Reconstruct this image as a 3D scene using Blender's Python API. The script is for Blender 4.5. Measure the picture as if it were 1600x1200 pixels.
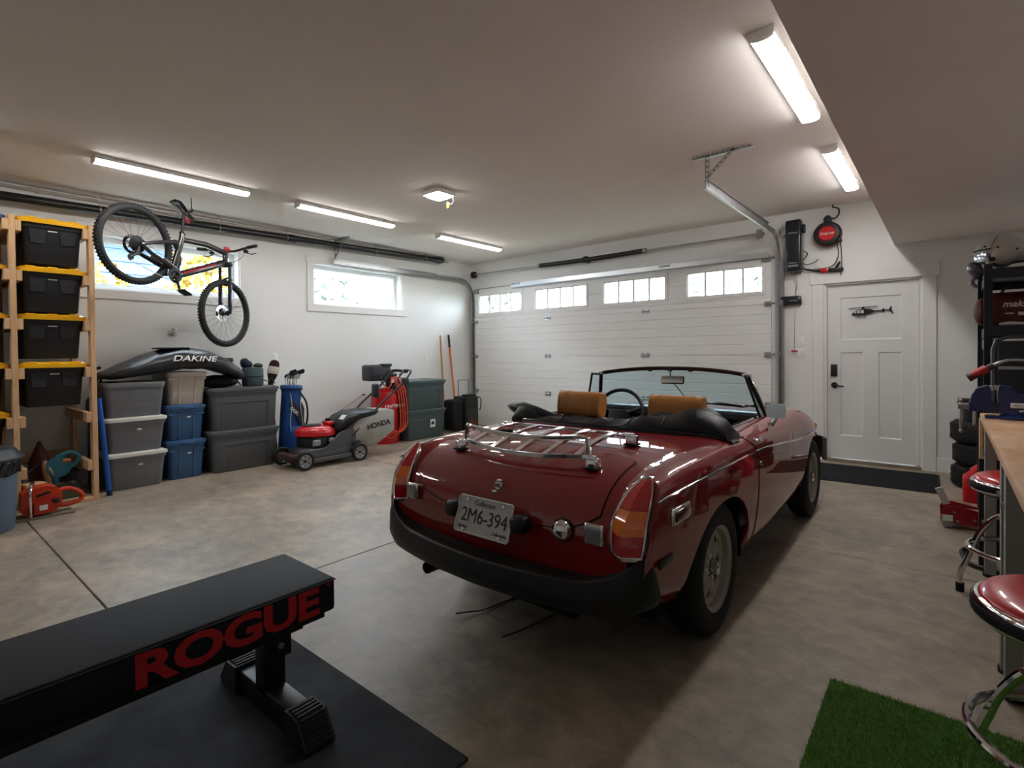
import bpy, bmesh, math, random
from mathutils import Vector, Matrix, Euler, Quaternion
for o in list(bpy.data.objects): bpy.data.objects.remove(o, do_unlink=True)
S = bpy.context.scene
COL = S.collection
rad = math.radians
rnd = random.Random(7)

# ---------------------------------------------------------------- camera, world, exposure
cam_d = bpy.data.cameras.new('camera'); cam = bpy.data.objects.new('camera', cam_d); COL.objects.link(cam)
cam_d.sensor_fit = 'HORIZONTAL'; cam_d.sensor_width = 36.0
cam_d.lens = 820.24 / 1600 * 36.0
cam_d.shift_y = -34.95 / 1600
cam_d.clip_start = 0.02
_rx, _ry, _rz = 0.01463484, 0.69256785, -0.01031125
_m = (Matrix.Rotation(_rz, 3, 'Z') @ Matrix.Rotation(_rx, 3, 'X') @ Matrix.Rotation(_ry, 3, 'Y')) @ Matrix(((1, 0, 0), (0, 0, -1), (0, 1, 0)))
_r, _d, _f = _m[0], _m[1], _m[2]
_cm = Matrix((( _r[0], -_d[0], -_f[0], 0.0), (_r[1], -_d[1], -_f[1], 0.0), (_r[2], -_d[2], -_f[2], 1.27), (0, 0, 0, 1)))
cam.matrix_world = _cm
S.camera = cam

world = bpy.data.worlds.new('sky'); S.world = world; world.use_nodes = True
_bg = world.node_tree.nodes['Background']
_bg.inputs[0].default_value = (0.80, 0.90, 1.0, 1); _bg.inputs[1].default_value = 8.0
S.view_settings.view_transform = 'Standard'; S.view_settings.look = 'None'
S.view_settings.gamma = 1.0; S.view_settings.use_curve_mapping = False
S.view_settings.exposure = 1.55
LAMP = 12.0          # emission strength of the LED diffusers
S.cycles.max_bounces = 10; S.cycles.diffuse_bounces = 6; S.cycles.glossy_bounces = 4
S.cycles.transparent_max_bounces = 12; S.cycles.caustics_reflective = False; S.cycles.caustics_refractive = False
S.cycles.sample_clamp_indirect = 6.0
S.cycles.use_denoising = True

# room dimensions
XL, XR, YB, YF, ZC = -6.76, 0.64, 6.98, -3.2, 2.92
XBH, ZBH = -0.44, 2.40      # bulkhead edge and underside

# portals: guide sampling of the daylight that comes in through the windows
def portal(loc, rot, sx, sy):
    l = bpy.data.lights.new('window_portal', 'AREA'); l.shape = 'RECTANGLE'; l.size = sx; l.size_y = sy
    l.cycles.is_portal = True
    o = bpy.data.objects.new('window_portal', l); COL.objects.link(o); o.location = loc; o.rotation_euler = rot
    return o
portal((XL - 0.23, 4.62, 2.275), (0, -rad(90), 0), 0.62, 1.56)
portal((XL - 0.23, 2.135, 2.275), (0, -rad(90), 0), 0.62, 1.50)
for _x in (-6.015, -4.75, -3.475, -2.21): portal((_x, YB + 0.03, 2.16), (-rad(90), 0, 0), 0.98, 0.33)

# ---------------------------------------------------------------- materials
def lin(c):
    if isinstance(c, str):
        c = c.lstrip('#'); c = [int(c[i:i + 2], 16) / 255 for i in (0, 2, 4)]
        c = [(x / 12.92 if x <= 0.04045 else ((x + 0.055) / 1.055) ** 2.4) for x in c]
    return (c[0], c[1], c[2], 1.0)
MATS = {}
def pm(name, col, rough=0.5, metal=0.0, var=0.0, vscale=8.0, bump=0.0, bscale=120.0, coat=0.0, spec=0.5, trans=0.0, ior=1.45, emit=0.0, aniso=None, col2=None, sheen=0.0):
    """principled material with optional procedural colour variation (towards col2 or a darker tone) and fine relief"""
    if name in MATS: return MATS[name]
    m = bpy.data.materials.new(name); m.use_nodes = True; nt = m.node_tree; N = nt.nodes; L = nt.links
    b = N['Principled BSDF']
    c = lin(col)
    b.inputs['Base Color'].default_value = c
    b.inputs['Roughness'].default_value = rough; b.inputs['Metallic'].default_value = metal
    b.inputs['Specular IOR Level'].default_value = spec; b.inputs['Coat Weight'].default_value = coat
    b.inputs['Coat Roughness'].default_value = 0.04
    b.inputs['Transmission Weight'].default_value = trans; b.inputs['IOR'].default_value = ior
    if coat >= 1.0: b.inputs['Coat IOR'].default_value = 1.75; b.inputs['Coat Roughness'].default_value = 0.02
    if sheen: b.inputs['Sheen Weight'].default_value = sheen
    if emit: b.inputs['Emission Color'].default_value = c; b.inputs['Emission Strength'].default_value = emit
    if var > 0 or bump > 0:
        tc = N.new('ShaderNodeTexCoord'); mp = N.new('ShaderNodeMapping'); L.new(tc.outputs['Object'], mp.inputs[0])
        if aniso: mp.inputs['Scale'].default_value = aniso
    if var > 0:
        n = N.new('ShaderNodeTexNoise'); n.inputs['Scale'].default_value = vscale; n.inputs['Detail'].default_value = 6; n.inputs['Roughness'].default_value = 0.6
        L.new(mp.outputs[0], n.inputs['Vector'])
        mx = N.new('ShaderNodeMix'); mx.data_type = 'RGBA'
        c2 = lin(col2) if col2 else tuple(x * (1 - var) for x in c[:3]) + (1,)
        mx.inputs['A'].default_value = c; mx.inputs['B'].default_value = c2
        rp = N.new('ShaderNodeValToRGB'); rp.color_ramp.elements[0].position = 0.35; rp.color_ramp.elements[1].position = 0.68
        L.new(n.outputs['Fac'], rp.inputs[0]); L.new(rp.outputs[0], mx.inputs['Factor']); L.new(mx.outputs['Result'], b.inputs['Base Color'])
    if bump > 0:
        n2 = N.new('ShaderNodeTexNoise'); n2.inputs['Scale'].default_value = bscale; n2.inputs['Detail'].default_value = 3
        L.new(mp.outputs[0], n2.inputs['Vector'])
        bp = N.new('ShaderNodeBump'); bp.inputs['Strength'].default_value = bump; bp.inputs['Distance'].default_value = 0.01
        L.new(n2.outputs['Fac'], bp.inputs['Height']); L.new(bp.outputs[0], b.inputs['Normal'])
    MATS[name] = m
    return m
def glass_mat(name, tint=(0.95, 0.98, 1.0), refl=0.12):
    """thin pane: clear with a fresnel reflection, no refraction"""
    m = bpy.data.materials.new(name); m.use_nodes = True; nt = m.node_tree; N = nt.nodes; L = nt.links
    N.remove(N['Principled BSDF']); out = N['Material Output']
    t = N.new('ShaderNodeBsdfTransparent'); t.inputs[0].default_value = (*tint, 1)
    g = N.new('ShaderNodeBsdfGlossy'); g.inputs['Roughness'].default_value = 0.02
    lw = N.new('ShaderNodeLayerWeight'); lw.inputs[0].default_value = 0.5
    pw = N.new('ShaderNodeMath'); pw.operation = 'POWER'; pw.inputs[1].default_value = 4.0; L.new(lw.outputs['Facing'], pw.inputs[0])
    fr = N.new('ShaderNodeMath'); fr.operation = 'MULTIPLY_ADD'; fr.inputs[1].default_value = 0.8; fr.inputs[2].default_value = 0.05; L.new(pw.outputs[0], fr.inputs[0])
    mx = N.new('ShaderNodeMixShader'); L.new(fr.outputs[0], mx.inputs[0]); L.new(t.outputs[0], mx.inputs[1]); L.new(g.outputs[0], mx.inputs[2])
    L.new(mx.outputs[0], out.inputs[0]); MATS[name] = m
    return m

# ---------------------------------------------------------------- mesh helpers
def TR(loc=(0, 0, 0), rot=(0, 0, 0), sc=(1, 1, 1)):
    return Matrix.LocRotScale(Vector(loc), Euler(rot, 'XYZ'), Vector(sc))
def frame(d, up=Vector((0, 0, 1))):
    d = Vector(d).normalized()
    if abs(d.dot(up)) > 0.98: up = Vector((1, 0, 0))
    a = up.cross(d).normalized(); b = d.cross(a)
    return a, b, d
_rb = {}
class MB:
    def __init__(s): s.v = []; s.f = []
    def add(s, vs, fs, T=None):
        n = len(s.v)
        s.v += [tuple(T @ Vector(v)) for v in vs] if T is not None else [tuple(v) for v in vs]
        s.f += [tuple(i + n for i in f) for f in fs]
        return s
    def box(s, c, d, T=None):
        x, y, z = d[0] / 2, d[1] / 2, d[2] / 2
        vs = [(c[0] + i * x, c[1] + j * y, c[2] + k * z) for i in (-1, 1) for j in (-1, 1) for k in (-1, 1)]
        return s.add(vs, [(0, 1, 3, 2), (4, 6, 7, 5), (0, 4, 5, 1), (2, 3, 7, 6), (0, 2, 6, 4), (1, 5, 7, 3)], T)
    def bx(s, x0, x1, y0, y1, z0, z1, T=None):
        return s.box(((x0 + x1) / 2, (y0 + y1) / 2, (z0 + z1) / 2), (abs(x1 - x0), abs(y1 - y0), abs(z1 - z0)), T)
    def rbox(s, c, d, r=0.01, seg=2, T=None, taper=None):
        """box with rounded edges; taper = (sx, sy) scale of the bottom relative to the top"""
        r = min(r, min(d) * 0.499)
        bm = bmesh.new(); bmesh.ops.create_cube(bm, size=1.0)
        for v in bm.verts: v.co = Vector((v.co.x * d[0], v.co.y * d[1], v.co.z * d[2]))
        bmesh.ops.bevel(bm, geom=list(bm.edges), offset=r, segments=seg, profile=0.5, affect='EDGES')
        vs = []
        for v in bm.verts:
            p = v.co
            if taper:
                k = 0.5 - p.z / d[2]
                p = Vector((p.x * (1 + (taper[0] - 1) * k), p.y * (1 + (taper[1] - 1) * k), p.z))
            vs.append((p.x + c[0], p.y + c[1], p.z + c[2]))
        bm.verts.index_update(); fs = [tuple(v.index for v in f.verts) for f in bm.faces]; bm.free()
        return s.add(vs, fs, T)
    def cyl(s, p0, p1, r0, r1=None, n=16, caps=True, T=None):
        r1 = r0 if r1 is None else r1
        p0, p1 = Vector(p0), Vector(p1); a, b, d = frame(p1 - p0)
        vs = []
        for p, r in ((p0, r0), (p1, r1)):
            for i in range(n):
                t = 2 * math.pi * i / n; vs.append(p + a * (r * math.cos(t)) + b * (r * math.sin(t)))
        fs = [(i, (i + 1) % n, n + (i + 1) % n, n + i) for i in range(n)]
        if caps: fs += [tuple(range(n))[::-1], tuple(range(n, 2 * n))]
        return s.add(vs, fs, T)
    def tube(s, pts, r, n=8, closed=False, T=None, caps=True, flat=None):
        pts = [Vector(p) for p in pts]; m = len(pts)
        rs = r if isinstance(r, (list, tuple)) else [r] * m
        tang = []
        for i in range(m):
            if closed: t = pts[(i + 1) % m] - pts[i - 1]
            else: t = pts[min(i + 1, m - 1)] - pts[max(i - 1, 0)]
            tang.append(t.normalized())
        a, b, _ = frame(tang[0]); vs = []
        for i in range(m):
            if i:
                q = tang[i - 1].rotation_difference(tang[i]); a = q @ a; b = q @ b
            for k in range(n):
                t = 2 * math.pi * k / n; vs.append(pts[i] + a * (rs[i] * math.cos(t)) + b * (rs[i] * math.sin(t) * (flat or 1)))
        fs = []
        for i in range(m if closed else m - 1):
            j = (i + 1) % m
            for k in range(n): fs.append((i * n + k, i * n + (k + 1) % n, j * n + (k + 1) % n, j * n + k))
        if not closed and caps: fs += [tuple(range(n))[::-1], tuple(range((m - 1) * n, m * n))]
        return s.add(vs, fs, T)
    def lathe(s, prof, n=24, T=None, arc=2 * math.pi):
        """prof: (r, z) points, turned about z"""
        full = abs(arc - 2 * math.pi) < 1e-6; k = n if full else n + 1; vs = []; m = len(prof)
        for i in range(k):
            t = arc * i / n
            for r, z in prof: vs.append((r * math.cos(t), r * math.sin(t), z))
        fs = []
        for i in range(n):
            j = (i + 1) % k
            for q in range(m - 1): fs.append((i * m + q, j * m + q, j * m + q + 1, i * m + q + 1))
        return s.add(vs, fs, T)
    def prism(s, poly, z0, z1, T=None):
        n = len(poly)
        vs = [(x, y, z0) for x, y in poly] + [(x, y, z1) for x, y in poly]
        fs = [(i, (i + 1) % n, n + (i + 1) % n, n + i) for i in range(n)] + [tuple(range(n))[::-1], tuple(range(n, 2 * n))]
        return s.add(vs, fs, T)
    def loft(s, secs, closed=True, cap=True, T=None):
        n = len(secs[0]); vs = [p for q in secs for p in q]; fs = []
        for i in range(len(secs) - 1):
            for k in range(n if closed else n - 1): fs.append((i * n + k, i * n + (k + 1) % n, (i + 1) * n + (k + 1) % n, (i + 1) * n + k))
        if cap and closed: fs += [tuple(range(n))[::-1], tuple(range((len(secs) - 1) * n, len(secs) * n))]
        return s.add(vs, fs, T)
    def torus(s, R_, r, n=32, m=10, T=None):
        vs = []; fs = []
        for i in range(n):
            t = 2 * math.pi * i / n
            for k in range(m):
                q = 2 * math.pi * k / m; rr = R_ + r * math.cos(q); vs.append((rr * math.cos(t), rr * math.sin(t), r * math.sin(q)))
        for i in range(n):
            for k in range(m): fs.append((i * m + k, ((i + 1) % n) * m + k, ((i + 1) % n) * m + (k + 1) % m, i * m + (k + 1) % m))
        return s.add(vs, fs, T)
    def ball(s, c, r, n=20, m=12, T=None, z0=-1.0, z1=1.0):
        rx, ry, rz = r if isinstance(r, (tuple, list)) else (r, r, r)
        vs = []; a0, a1 = math.asin(z0), math.asin(z1)
        for j in range(m + 1):
            a = a0 + (a1 - a0) * j / m
            for i in range(n):
                t = 2 * math.pi * i / n; vs.append((c[0] + rx * math.cos(a) * math.cos(t), c[1] + ry * math.cos(a) * math.sin(t), c[2] + rz * math.sin(a)))
        fs = [(j * n + i, j * n + (i + 1) % n, (j + 1) * n + (i + 1) % n, (j + 1) * n + i) for j in range(m) for i in range(n)]
        return s.add(vs, fs, T)
    def grid(s, fn, nu, nv, T=None, wrap=False):
        vs = [fn(i / nu, j / nv) for i in range(nu + 1) for j in range(nv + 1)]
        fs = [(i * (nv + 1) + j, (i + 1) * (nv + 1) + j, (i + 1) * (nv + 1) + j + 1, i * (nv + 1) + j + 1) for i in range(nu) for j in range(nv)]
        return s.add(vs, fs, T)
    def clip_below(s, z):
        s.f = [f for f in s.f if min(s.v[i][2] for i in f) > z]; return s
    def build(s, name, mat, parent=None, ang=35, solid=0.0, recalc=True, weld=False):
        me = bpy.data.meshes.new(name); me.from_pydata(s.v, [], s.f); me.update()
        bm = bmesh.new(); bm.from_mesh(me)
        if weld: bmesh.ops.remove_doubles(bm, verts=list(bm.verts), dist=1e-5)
        if recalc: bmesh.ops.recalc_face_normals(bm, faces=list(bm.faces))
        if solid: bmesh.ops.solidify(bm, geom=list(bm.faces), thickness=solid)
        bm.to_mesh(me); bm.free()
        if ang:
            me.polygons.foreach_set('use_smooth', [True] * len(me.polygons)); me.set_sharp_from_angle(angle=rad(ang))
        o = bpy.data.objects.new(name, me); COL.objects.link(o)
        if mat: me.materials.append(mat)
        if parent: o.parent = parent
        return o
def tag(o, label=None, cat=None, group=None, kind=None):
    if label: o['label'] = label
    if cat: o['category'] = cat
    if group: o['group'] = group
    if kind: o['kind'] = kind
    return o
def thing(name, label, cat, loc=(0, 0, 0), rz=0.0, group=None, rot=None, sc=1.0):
    o = bpy.data.objects.new(name, None); COL.objects.link(o); o.empty_display_size = 0.1
    o.location = loc; o.rotation_euler = rot if rot else (0, 0, rz); o.scale = (sc, sc, sc)
    return tag(o, label, cat, group)
def kids(o): return [c for c in bpy.data.objects if c.parent == o]
def copy_tree(o, parent=None):
    c = o.copy(); COL.objects.link(c); c.parent = parent
    for ch in kids(o): copy_tree(ch, c)
    return c
def catmull(ps, n=6, closed=False):
    """smooth curve through points"""
    ps = [Vector(p) for p in ps]; m = len(ps); out = []
    for i in range(m if closed else m - 1):
        p0 = ps[i - 1] if (i or closed) else ps[0] * 2 - ps[1]; p1 = ps[i]; p2 = ps[(i + 1) % m]
        p3 = ps[(i + 2) % m] if (closed or i + 2 < m) else ps[-1] * 2 - ps[-2]
        for k in range(n):
            t = k / n
            out.append(0.5 * ((2 * p1) + (p2 - p0) * t + (2 * p0 - 5 * p1 + 4 * p2 - p3) * t * t + (3 * p1 - p0 - 3 * p2 + p3) * t ** 3))
    if not closed: out.append(ps[-1])
    return out
def interp(xs, ys, x):
    """monotone-ish smooth interpolation of keyed values"""
    if x <= xs[0]: return ys[0]
    if x >= xs[-1]: return ys[-1]
    i = max(k for k in range(len(xs)) if xs[k] <= x); i = min(i, len(xs) - 2)
    h = xs[i + 1] - xs[i]; d = (ys[i + 1] - ys[i]) / h
    def slope(k):
        if k == 0: return (ys[1] - ys[0]) / (xs[1] - xs[0])
        if k == len(xs) - 1: return (ys[-1] - ys[-2]) / (xs[-1] - xs[-2])
        a = (ys[k] - ys[k - 1]) / (xs[k] - xs[k - 1]); b = (ys[k + 1] - ys[k]) / (xs[k + 1] - xs[k])
        return 0 if a * b <= 0 else 2 * a * b / (a + b)
    m0, m1 = slope(i), slope(i + 1); t = (x - xs[i]) / h
    return (2 * t ** 3 - 3 * t * t + 1) * ys[i] + (t ** 3 - 2 * t * t + t) * h * m0 + (-2 * t ** 3 + 3 * t * t) * ys[i + 1] + (t ** 3 - t * t) * h * m1
def arc_pts(c, r, a0, a1, n, plane='xz'):
    out = []
    for i in range(n + 1):
        a = rad(a0 + (a1 - a0) * i / n); u, w = r * math.cos(a), r * math.sin(a)
        out.append((c[0] + u, c[1], c[2] + w) if plane == 'xz' else (c[0], c[1] + u, c[2] + w) if plane == 'yz' else (c[0] + u, c[1] + w, c[2]))
    return out
def text(name, string, size, T, mat, parent=None, depth=0.001, shear=0.0, xs=1.0, space=1.0, bold=0.0, align='CENTER'):
    """lettering as a mesh; T maps the text plane (x right, y up) to its place"""
    c = bpy.data.curves.new(name, 'FONT'); c.body = string; c.size = size; c.extrude = depth; c.shear = shear
    c.align_x = align; c.align_y = 'CENTER'; c.space_character = space; c.offset = bold; c.resolution_u = 3
    o = bpy.data.objects.new(name, c); COL.objects.link(o)
    dg = bpy.context.evaluated_depsgraph_get(); me = bpy.data.meshes.new_from_object(o.evaluated_get(dg))
    bpy.data.objects.remove(o, do_unlink=True); bpy.data.curves.remove(c)
    me.transform(T @ Matrix.Diagonal((xs, 1, 1, 1)))
    me.materials.clear(); me.materials.append(mat); me.name = name
    o = bpy.data.objects.new(name, me); COL.objects.link(o)
    if parent: o.parent = parent
    return o
# planes for lettering: columns are (text x, text y, normal)
def plane(o, ex, ey):
    ex = Vector(ex).normalized(); ey = Vector(ey); ez = ex.cross(ey).normalized(); ey = ez.cross(ex)
    return Matrix(((ex.x, ey.x, ez.x, o[0]), (ex.y, ey.y, ez.y, o[1]), (ex.z, ey.z, ez.z, o[2]), (0, 0, 0, 1)))
# ================================================================ THE SETTING
M_wall = pm('wall_paint', '#e9eae8', 0.75, var=0.05, vscale=1.5, bump=0.05, bscale=220)
M_ceil = pm('ceiling_paint', '#eae4e0', 0.85, var=0.05, vscale=1.2, bump=0.06, bscale=160)
M_trim = pm('trim_paint', '#e9e8e6', 0.45, var=0.03)
M_steel = pm('galvanised_steel', '#b4b6b8', 0.34, 1.0, var=0.25, vscale=14)
M_white_door = pm('white_panel', '#e6e7e6', 0.5, var=0.03, vscale=3)
M_black = pm('black_plastic', '#17181a', 0.45, bump=0.05, bscale=300)
M_rubber = pm('black_rubber', '#131314', 0.7, var=0.3, vscale=20, bump=0.1, bscale=200)
M_chrome = pm('chrome', '#e8e8ea', 0.07, 1.0)
M_glass = glass_mat('window_glass', (0.96, 0.985, 1.0))
M_wood = pm('pine_lumber', '#dcb890', 0.6, var=0.5, vscale=5, col2='#c79a6c', aniso=(14, 14, 1.2), bump=0.05, bscale=60)
M_label = pm('white_label', '#e6e6e2', 0.6, var=0.05)
M_outlet = pm('outlet_plastic', '#efefec', 0.4)
M_darkseam = pm('dark_gap', '#0b0b0c', 0.8)

def concrete():
    m = bpy.data.materials.new('concrete'); m.use_nodes = True; nt = m.node_tree; N = nt.nodes; L = nt.links; b = N['Principled BSDF']
    g = N.new('ShaderNodeNewGeometry')
    mp = N.new('ShaderNodeMapping'); L.new(g.outputs['Position'], mp.inputs[0]); mp.inputs['Rotation'].default_value = (0, 0, 0.5); mp.inputs['Scale'].default_value = (1, 1.2, 1)
    n1 = N.new('ShaderNodeTexNoise'); n1.inputs['Scale'].default_value = 1.3; n1.inputs['Detail'].default_value = 9; n1.inputs['Roughness'].default_value = 0.62; n1.inputs['Distortion'].default_value = 0.25
    n2 = N.new('ShaderNodeTexNoise'); n2.inputs['Scale'].default_value = 7; n2.inputs['Detail'].default_value = 8; n2.inputs['Roughness'].default_value = 0.7; n2.inputs['Distortion'].default_value = 0.45
    n3 = N.new('ShaderNodeTexNoise'); n3.inputs['Scale'].default_value = 60; n3.inputs['Detail'].default_value = 4
    for n in (n1, n2): L.new(mp.outputs[0], n.inputs['Vector'])
    L.new(g.outputs['Position'], n3.inputs['Vector'])
    r1 = N.new('ShaderNodeValToRGB'); e = r1.color_ramp.elements
    e[0].position = 0.34; e[0].color = lin('#6f6a62'); e[1].position = 0.64; e[1].color = lin('#b3a18b')
    x = e.new(0.5); x.color = lin('#928472')
    L.new(n1.outputs['Fac'], r1.inputs[0])
    r2 = N.new('ShaderNodeValToRGB'); e = r2.color_ramp.elements; e[0].position = 0.36; e[0].color = lin('#77726b'); e[1].position = 0.66; e[1].color = lin('#bcae9b')
    L.new(n2.outputs['Fac'], r2.inputs[0])
    mx = N.new('ShaderNodeMix'); mx.data_type = 'RGBA'; mx.inputs['Factor'].default_value = 0.5
    L.new(r1.outputs[0], mx.inputs['A']); L.new(r2.outputs[0], mx.inputs['B'])
    # sparse dark pits
    r3 = N.new('ShaderNodeValToRGB'); e = r3.color_ramp.elements; e[0].position = 0.27; e[0].color = (0.25, 0.24, 0.22, 1); e[1].position = 0.34; e[1].color = (1, 1, 1, 1)
    L.new(n3.outputs['Fac'], r3.inputs[0])
    mm = N.new('ShaderNodeMix'); mm.data_type = 'RGBA'; mm.blend_type = 'MULTIPLY'; mm.inputs['Factor'].default_value = 0.6
    L.new(mx.outputs['Result'], mm.inputs['A']); L.new(r3.outputs[0], mm.inputs['B'])
    L.new(mm.outputs['Result'], b.inputs['Base Color'])
    rr = N.new('ShaderNodeMapRange'); rr.inputs['To Min'].default_value = 0.34; rr.inputs['To Max'].default_value = 0.58
    L.new(n2.outputs['Fac'], rr.inputs[0]); L.new(rr.outputs[0], b.inputs['Roughness'])
    bp = N.new('ShaderNodeBump'); bp.inputs['Strength'].default_value = 0.06; bp.inputs['Distance'].default_value = 0.01
    L.new(n2.outputs['Fac'], bp.inputs['Height']); L.new(bp.outputs[0], b.inputs['Normal'])
    return m
M_conc = concrete()

def struct(name, mb, mat, parent=None, **k):
    o = mb.build(name, mat, parent, **k)
    if not parent: o['kind'] = 'structure'
    return o

# ---- floor: a bed and four big slabs separated by saw-cut joints
fl = struct('floor', MB().bx(XL - 0.3, XR + 0.1, YF - 0.1, YB + 0.35, -0.12, -0.03), pm('joint_filler', '#4b4842', 0.9))
jx, jy, jw = [XL - 0.02, -2.90, XR + 0.02], [YF - 0.02, 0.715, 3.80, YB + 0.3], 0.0035
for i in range(2):
    for j in range(3):
        MB().rbox(((jx[i] + jx[i + 1]) / 2, (jy[j] + jy[j + 1]) / 2, -0.02), (jx[i + 1] - jx[i] - 2 * jw, jy[j + 1] - jy[j] - 2 * jw, 0.04), 0.004, 1).build('concrete_slab', M_conc, fl, ang=0)

# ---- ceiling and the boxed bulkhead along the right side
struct('ceiling', MB().bx(XL - 0.1, XR + 0.1, YF - 0.1, YB + 0.1, ZC, ZC + 0.12), M_ceil)
bh = struct('ceiling_bulkhead', MB().bx(XBH, XR + 0.05, YF, YB, ZBH, ZC), M_ceil)

# ---- walls; the left and back walls have window and door openings
W1 = (1.40, 2.87); W2 = (3.855, 5.385); WZ = (1.985, 2.565)
T = 0.22
w = MB()
ys = [YF, W1[0], W1[1], W2[0], W2[1], YB + T]
for i in range(5):
    if i in (1, 3):
        w.bx(XL - T, XL, ys[i], ys[i + 1], -0.02, WZ[0]); w.bx(XL - T, XL, ys[i], ys[i + 1], WZ[1], ZC)
    else: w.bx(XL - T, XL, ys[i], ys[i + 1], -0.02, ZC)
struct('wall_left', w, M_wall, ang=0)
GX = (-6.56, -1.70); GZ = 2.42; DX = (-1.09, -0.21); DZ = 2.035
w = MB()
w.bx(XL, GX[0], YB, YB + T, -0.02, ZC).bx(GX[0], GX[1], YB, YB + T, GZ, ZC).bx(GX[1], DX[0], YB, YB + T, -0.02, ZC)
w.bx(DX[0], DX[1], YB, YB + T, DZ, ZC).bx(DX[1], XR, YB, YB + T, -0.02, ZC)
struct('wall_back', w, M_wall, ang=0)
struct('wall_right', MB().bx(XR, XR + 0.15, YF, YB + T, -0.02, ZC), M_wall, ang=0)
struct('wall_front', MB().bx(XL - T, XR + 0.15, YF - 0.15, YF, -0.02, ZC), M_wall, ang=0)
struct('baseboard_back', MB().rbox(((-0.10 + XR) / 2, YB - 0.008, 0.075), (XR + 0.10, 0.016, 0.15), 0.004, 1), M_trim)

# ---- the two awning windows in the left wall
def window(n, y0, y1, z0, z1, label):
    root = thing('window_%d' % n, label, 'window', (XL, (y0 + y1) / 2, z0)); root['kind'] = 'structure'; del root['category']
    h, wd = z1 - z0, (y1 - y0) / 2
    c = 0.095
    # casing boards on the room side: head (overhanging), sill, two jambs
    MB().rbox((0.011, 0, h + c / 2), (0.022, 2 * wd + 2 * c + 0.03, c), 0.003, 1).build('casing_board', M_trim, root)
    MB().rbox((0.011, 0, -c / 2), (0.022, 2 * wd + 2 * c, c), 0.003, 1).build('casing_board', M_trim, root)
    for s in (-1, 1): MB().rbox((0.0095, s * (wd + c / 2), h / 2), (0.019, c, h), 0.003, 1).build('casing_board', M_trim, root)
    # reveal lining
    r = MB(); t = 0.012
    r.bx(-0.2, 0, -wd, wd, 0, t).bx(-0.2, 0, -wd, wd, h - t, h).bx(-0.2, 0, -wd, -wd + t, t, h - t).bx(-0.2, 0, wd - t, wd, t, h - t)
    r.build('reveal', M_trim, root, ang=0)
    # vinyl sash
    f = MB(); a = 0.055; xs = (-0.2, -0.13)
    f.bx(*xs, -wd + t, wd - t, t, t + a).bx(*xs, -wd + t, wd - t, h - t - a, h - t).bx(*xs, -wd + t, -wd + t + a, t + a, h - t - a).bx(*xs, wd - t - a, wd - t, t + a, h - t - a)
    fo = f.build('sash', pm('vinyl', '#e4e8ea', 0.4), root, ang=0)
    MB().bx(-0.168, -0.162, -wd + t + a - 0.004, wd - t - a + 0.004, t + a - 0.004, h - t - a + 0.004).build('pane', M_glass, fo, ang=0)
    return root
window(1, *W1, *WZ, 'wide white framed window behind the hanging bicycle')
window(2, *W2, *WZ, 'wide white framed window between the bicycle and the garage door')

# ---- man door in the back wall
d = thing('door_1', 'white three panel door with a black helicopter on it', 'door', ((DX[0] + DX[1]) / 2, YB, 0)); d['kind'] = 'structure'; del d['category']
hw = (DX[1] - DX[0]) / 2; c = 0.125
MB().rbox((0, -0.013, DZ + 0.075), (2 * hw + 2 * c + 0.05, 0.026, 0.15), 0.004, 1).build('casing_board', M_trim, d)
for s in (-1, 1): MB().rbox((s * (hw + c / 2 + 0.004), -0.010, DZ / 2), (c - 0.01, 0.020, DZ), 0.004, 1).build('casing_board', M_trim, d)
fr = MB()
for s in (-1, 1): fr.bx(s * hw - s * 0.018, s * hw, 0.0, 0.16, 0, DZ)
fr.bx(-hw, hw, 0.0, 0.16, DZ - 0.018, DZ).build('door_frame', M_trim, d, ang=0)
MB().bx(-hw + .018, hw - .018, 0.081, 0.10, DZ - .05, DZ - .018).bx(-hw + .018, -hw + .05, 0.081, 0.10, .03, DZ - .05).bx(hw - .05, hw - .018, 0.081, 0.10, .03, DZ - .05).build('door_stop', M_trim, d, ang=0)
MB().bx(-hw, hw, -0.02, 0.12, 0.0, 0.035).build('threshold', pm('threshold_wood', '#8d8070', 0.5, var=0.3), d, ang=0)
# leaf: stiles and rails around three recessed panels
dw, z0, z1, y0 = hw - 0.022, 0.04, DZ - 0.022, 0.035
lf = MB()
panels = [(-dw + 0.125, dw - 0.145, 1.39, z1 - 0.145), (-dw + 0.125, -0.075, 0.30, 1.25), (0.065, dw - 0.145, 0.30, 1.25)]
xsb = sorted({-dw, dw} | {p[0] for p in panels} | {p[1] for p in panels}); zsb = sorted({z0, z1} | {p[2] for p in panels} | {p[3] for p in panels})
for i in range(len(xsb) - 1):
    for k in range(len(zsb) - 1):
        mx_, mz_ = (xsb[i] + xsb[i + 1]) / 2, (zsb[k] + zsb[k + 1]) / 2
        if not any(p[0] < mx_ < p[1] and p[2] < mz_ < p[3] for p in panels):
            lf.bx(xsb[i], xsb[i + 1], y0, y0 + 0.044, zsb[k], zsb[k + 1])
leaf = lf.build('door_leaf', M_white_door, d, ang=0)
for p in panels:
    q = MB(); b_ = 0.012
    x0, x1, a0, a1 = p
    q.add([(x0, y0, a0), (x1, y0, a0), (x1, y0, a1), (x0, y0, a1), (x0 + b_, y0 + 0.012, a0 + b_), (x1 - b_, y0 + 0.012, a0 + b_), (x1 - b_, y0 + 0.012, a1 - b_), (x0 + b_, y0 + 0.012, a1 - b_)],
          [(0, 1, 5, 4), (1, 2, 6, 5), (2, 3, 7, 6), (3, 0, 4, 7), (4, 5, 6, 7)])
    q.build('door_panel', M_white_door, leaf, ang=0)
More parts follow.
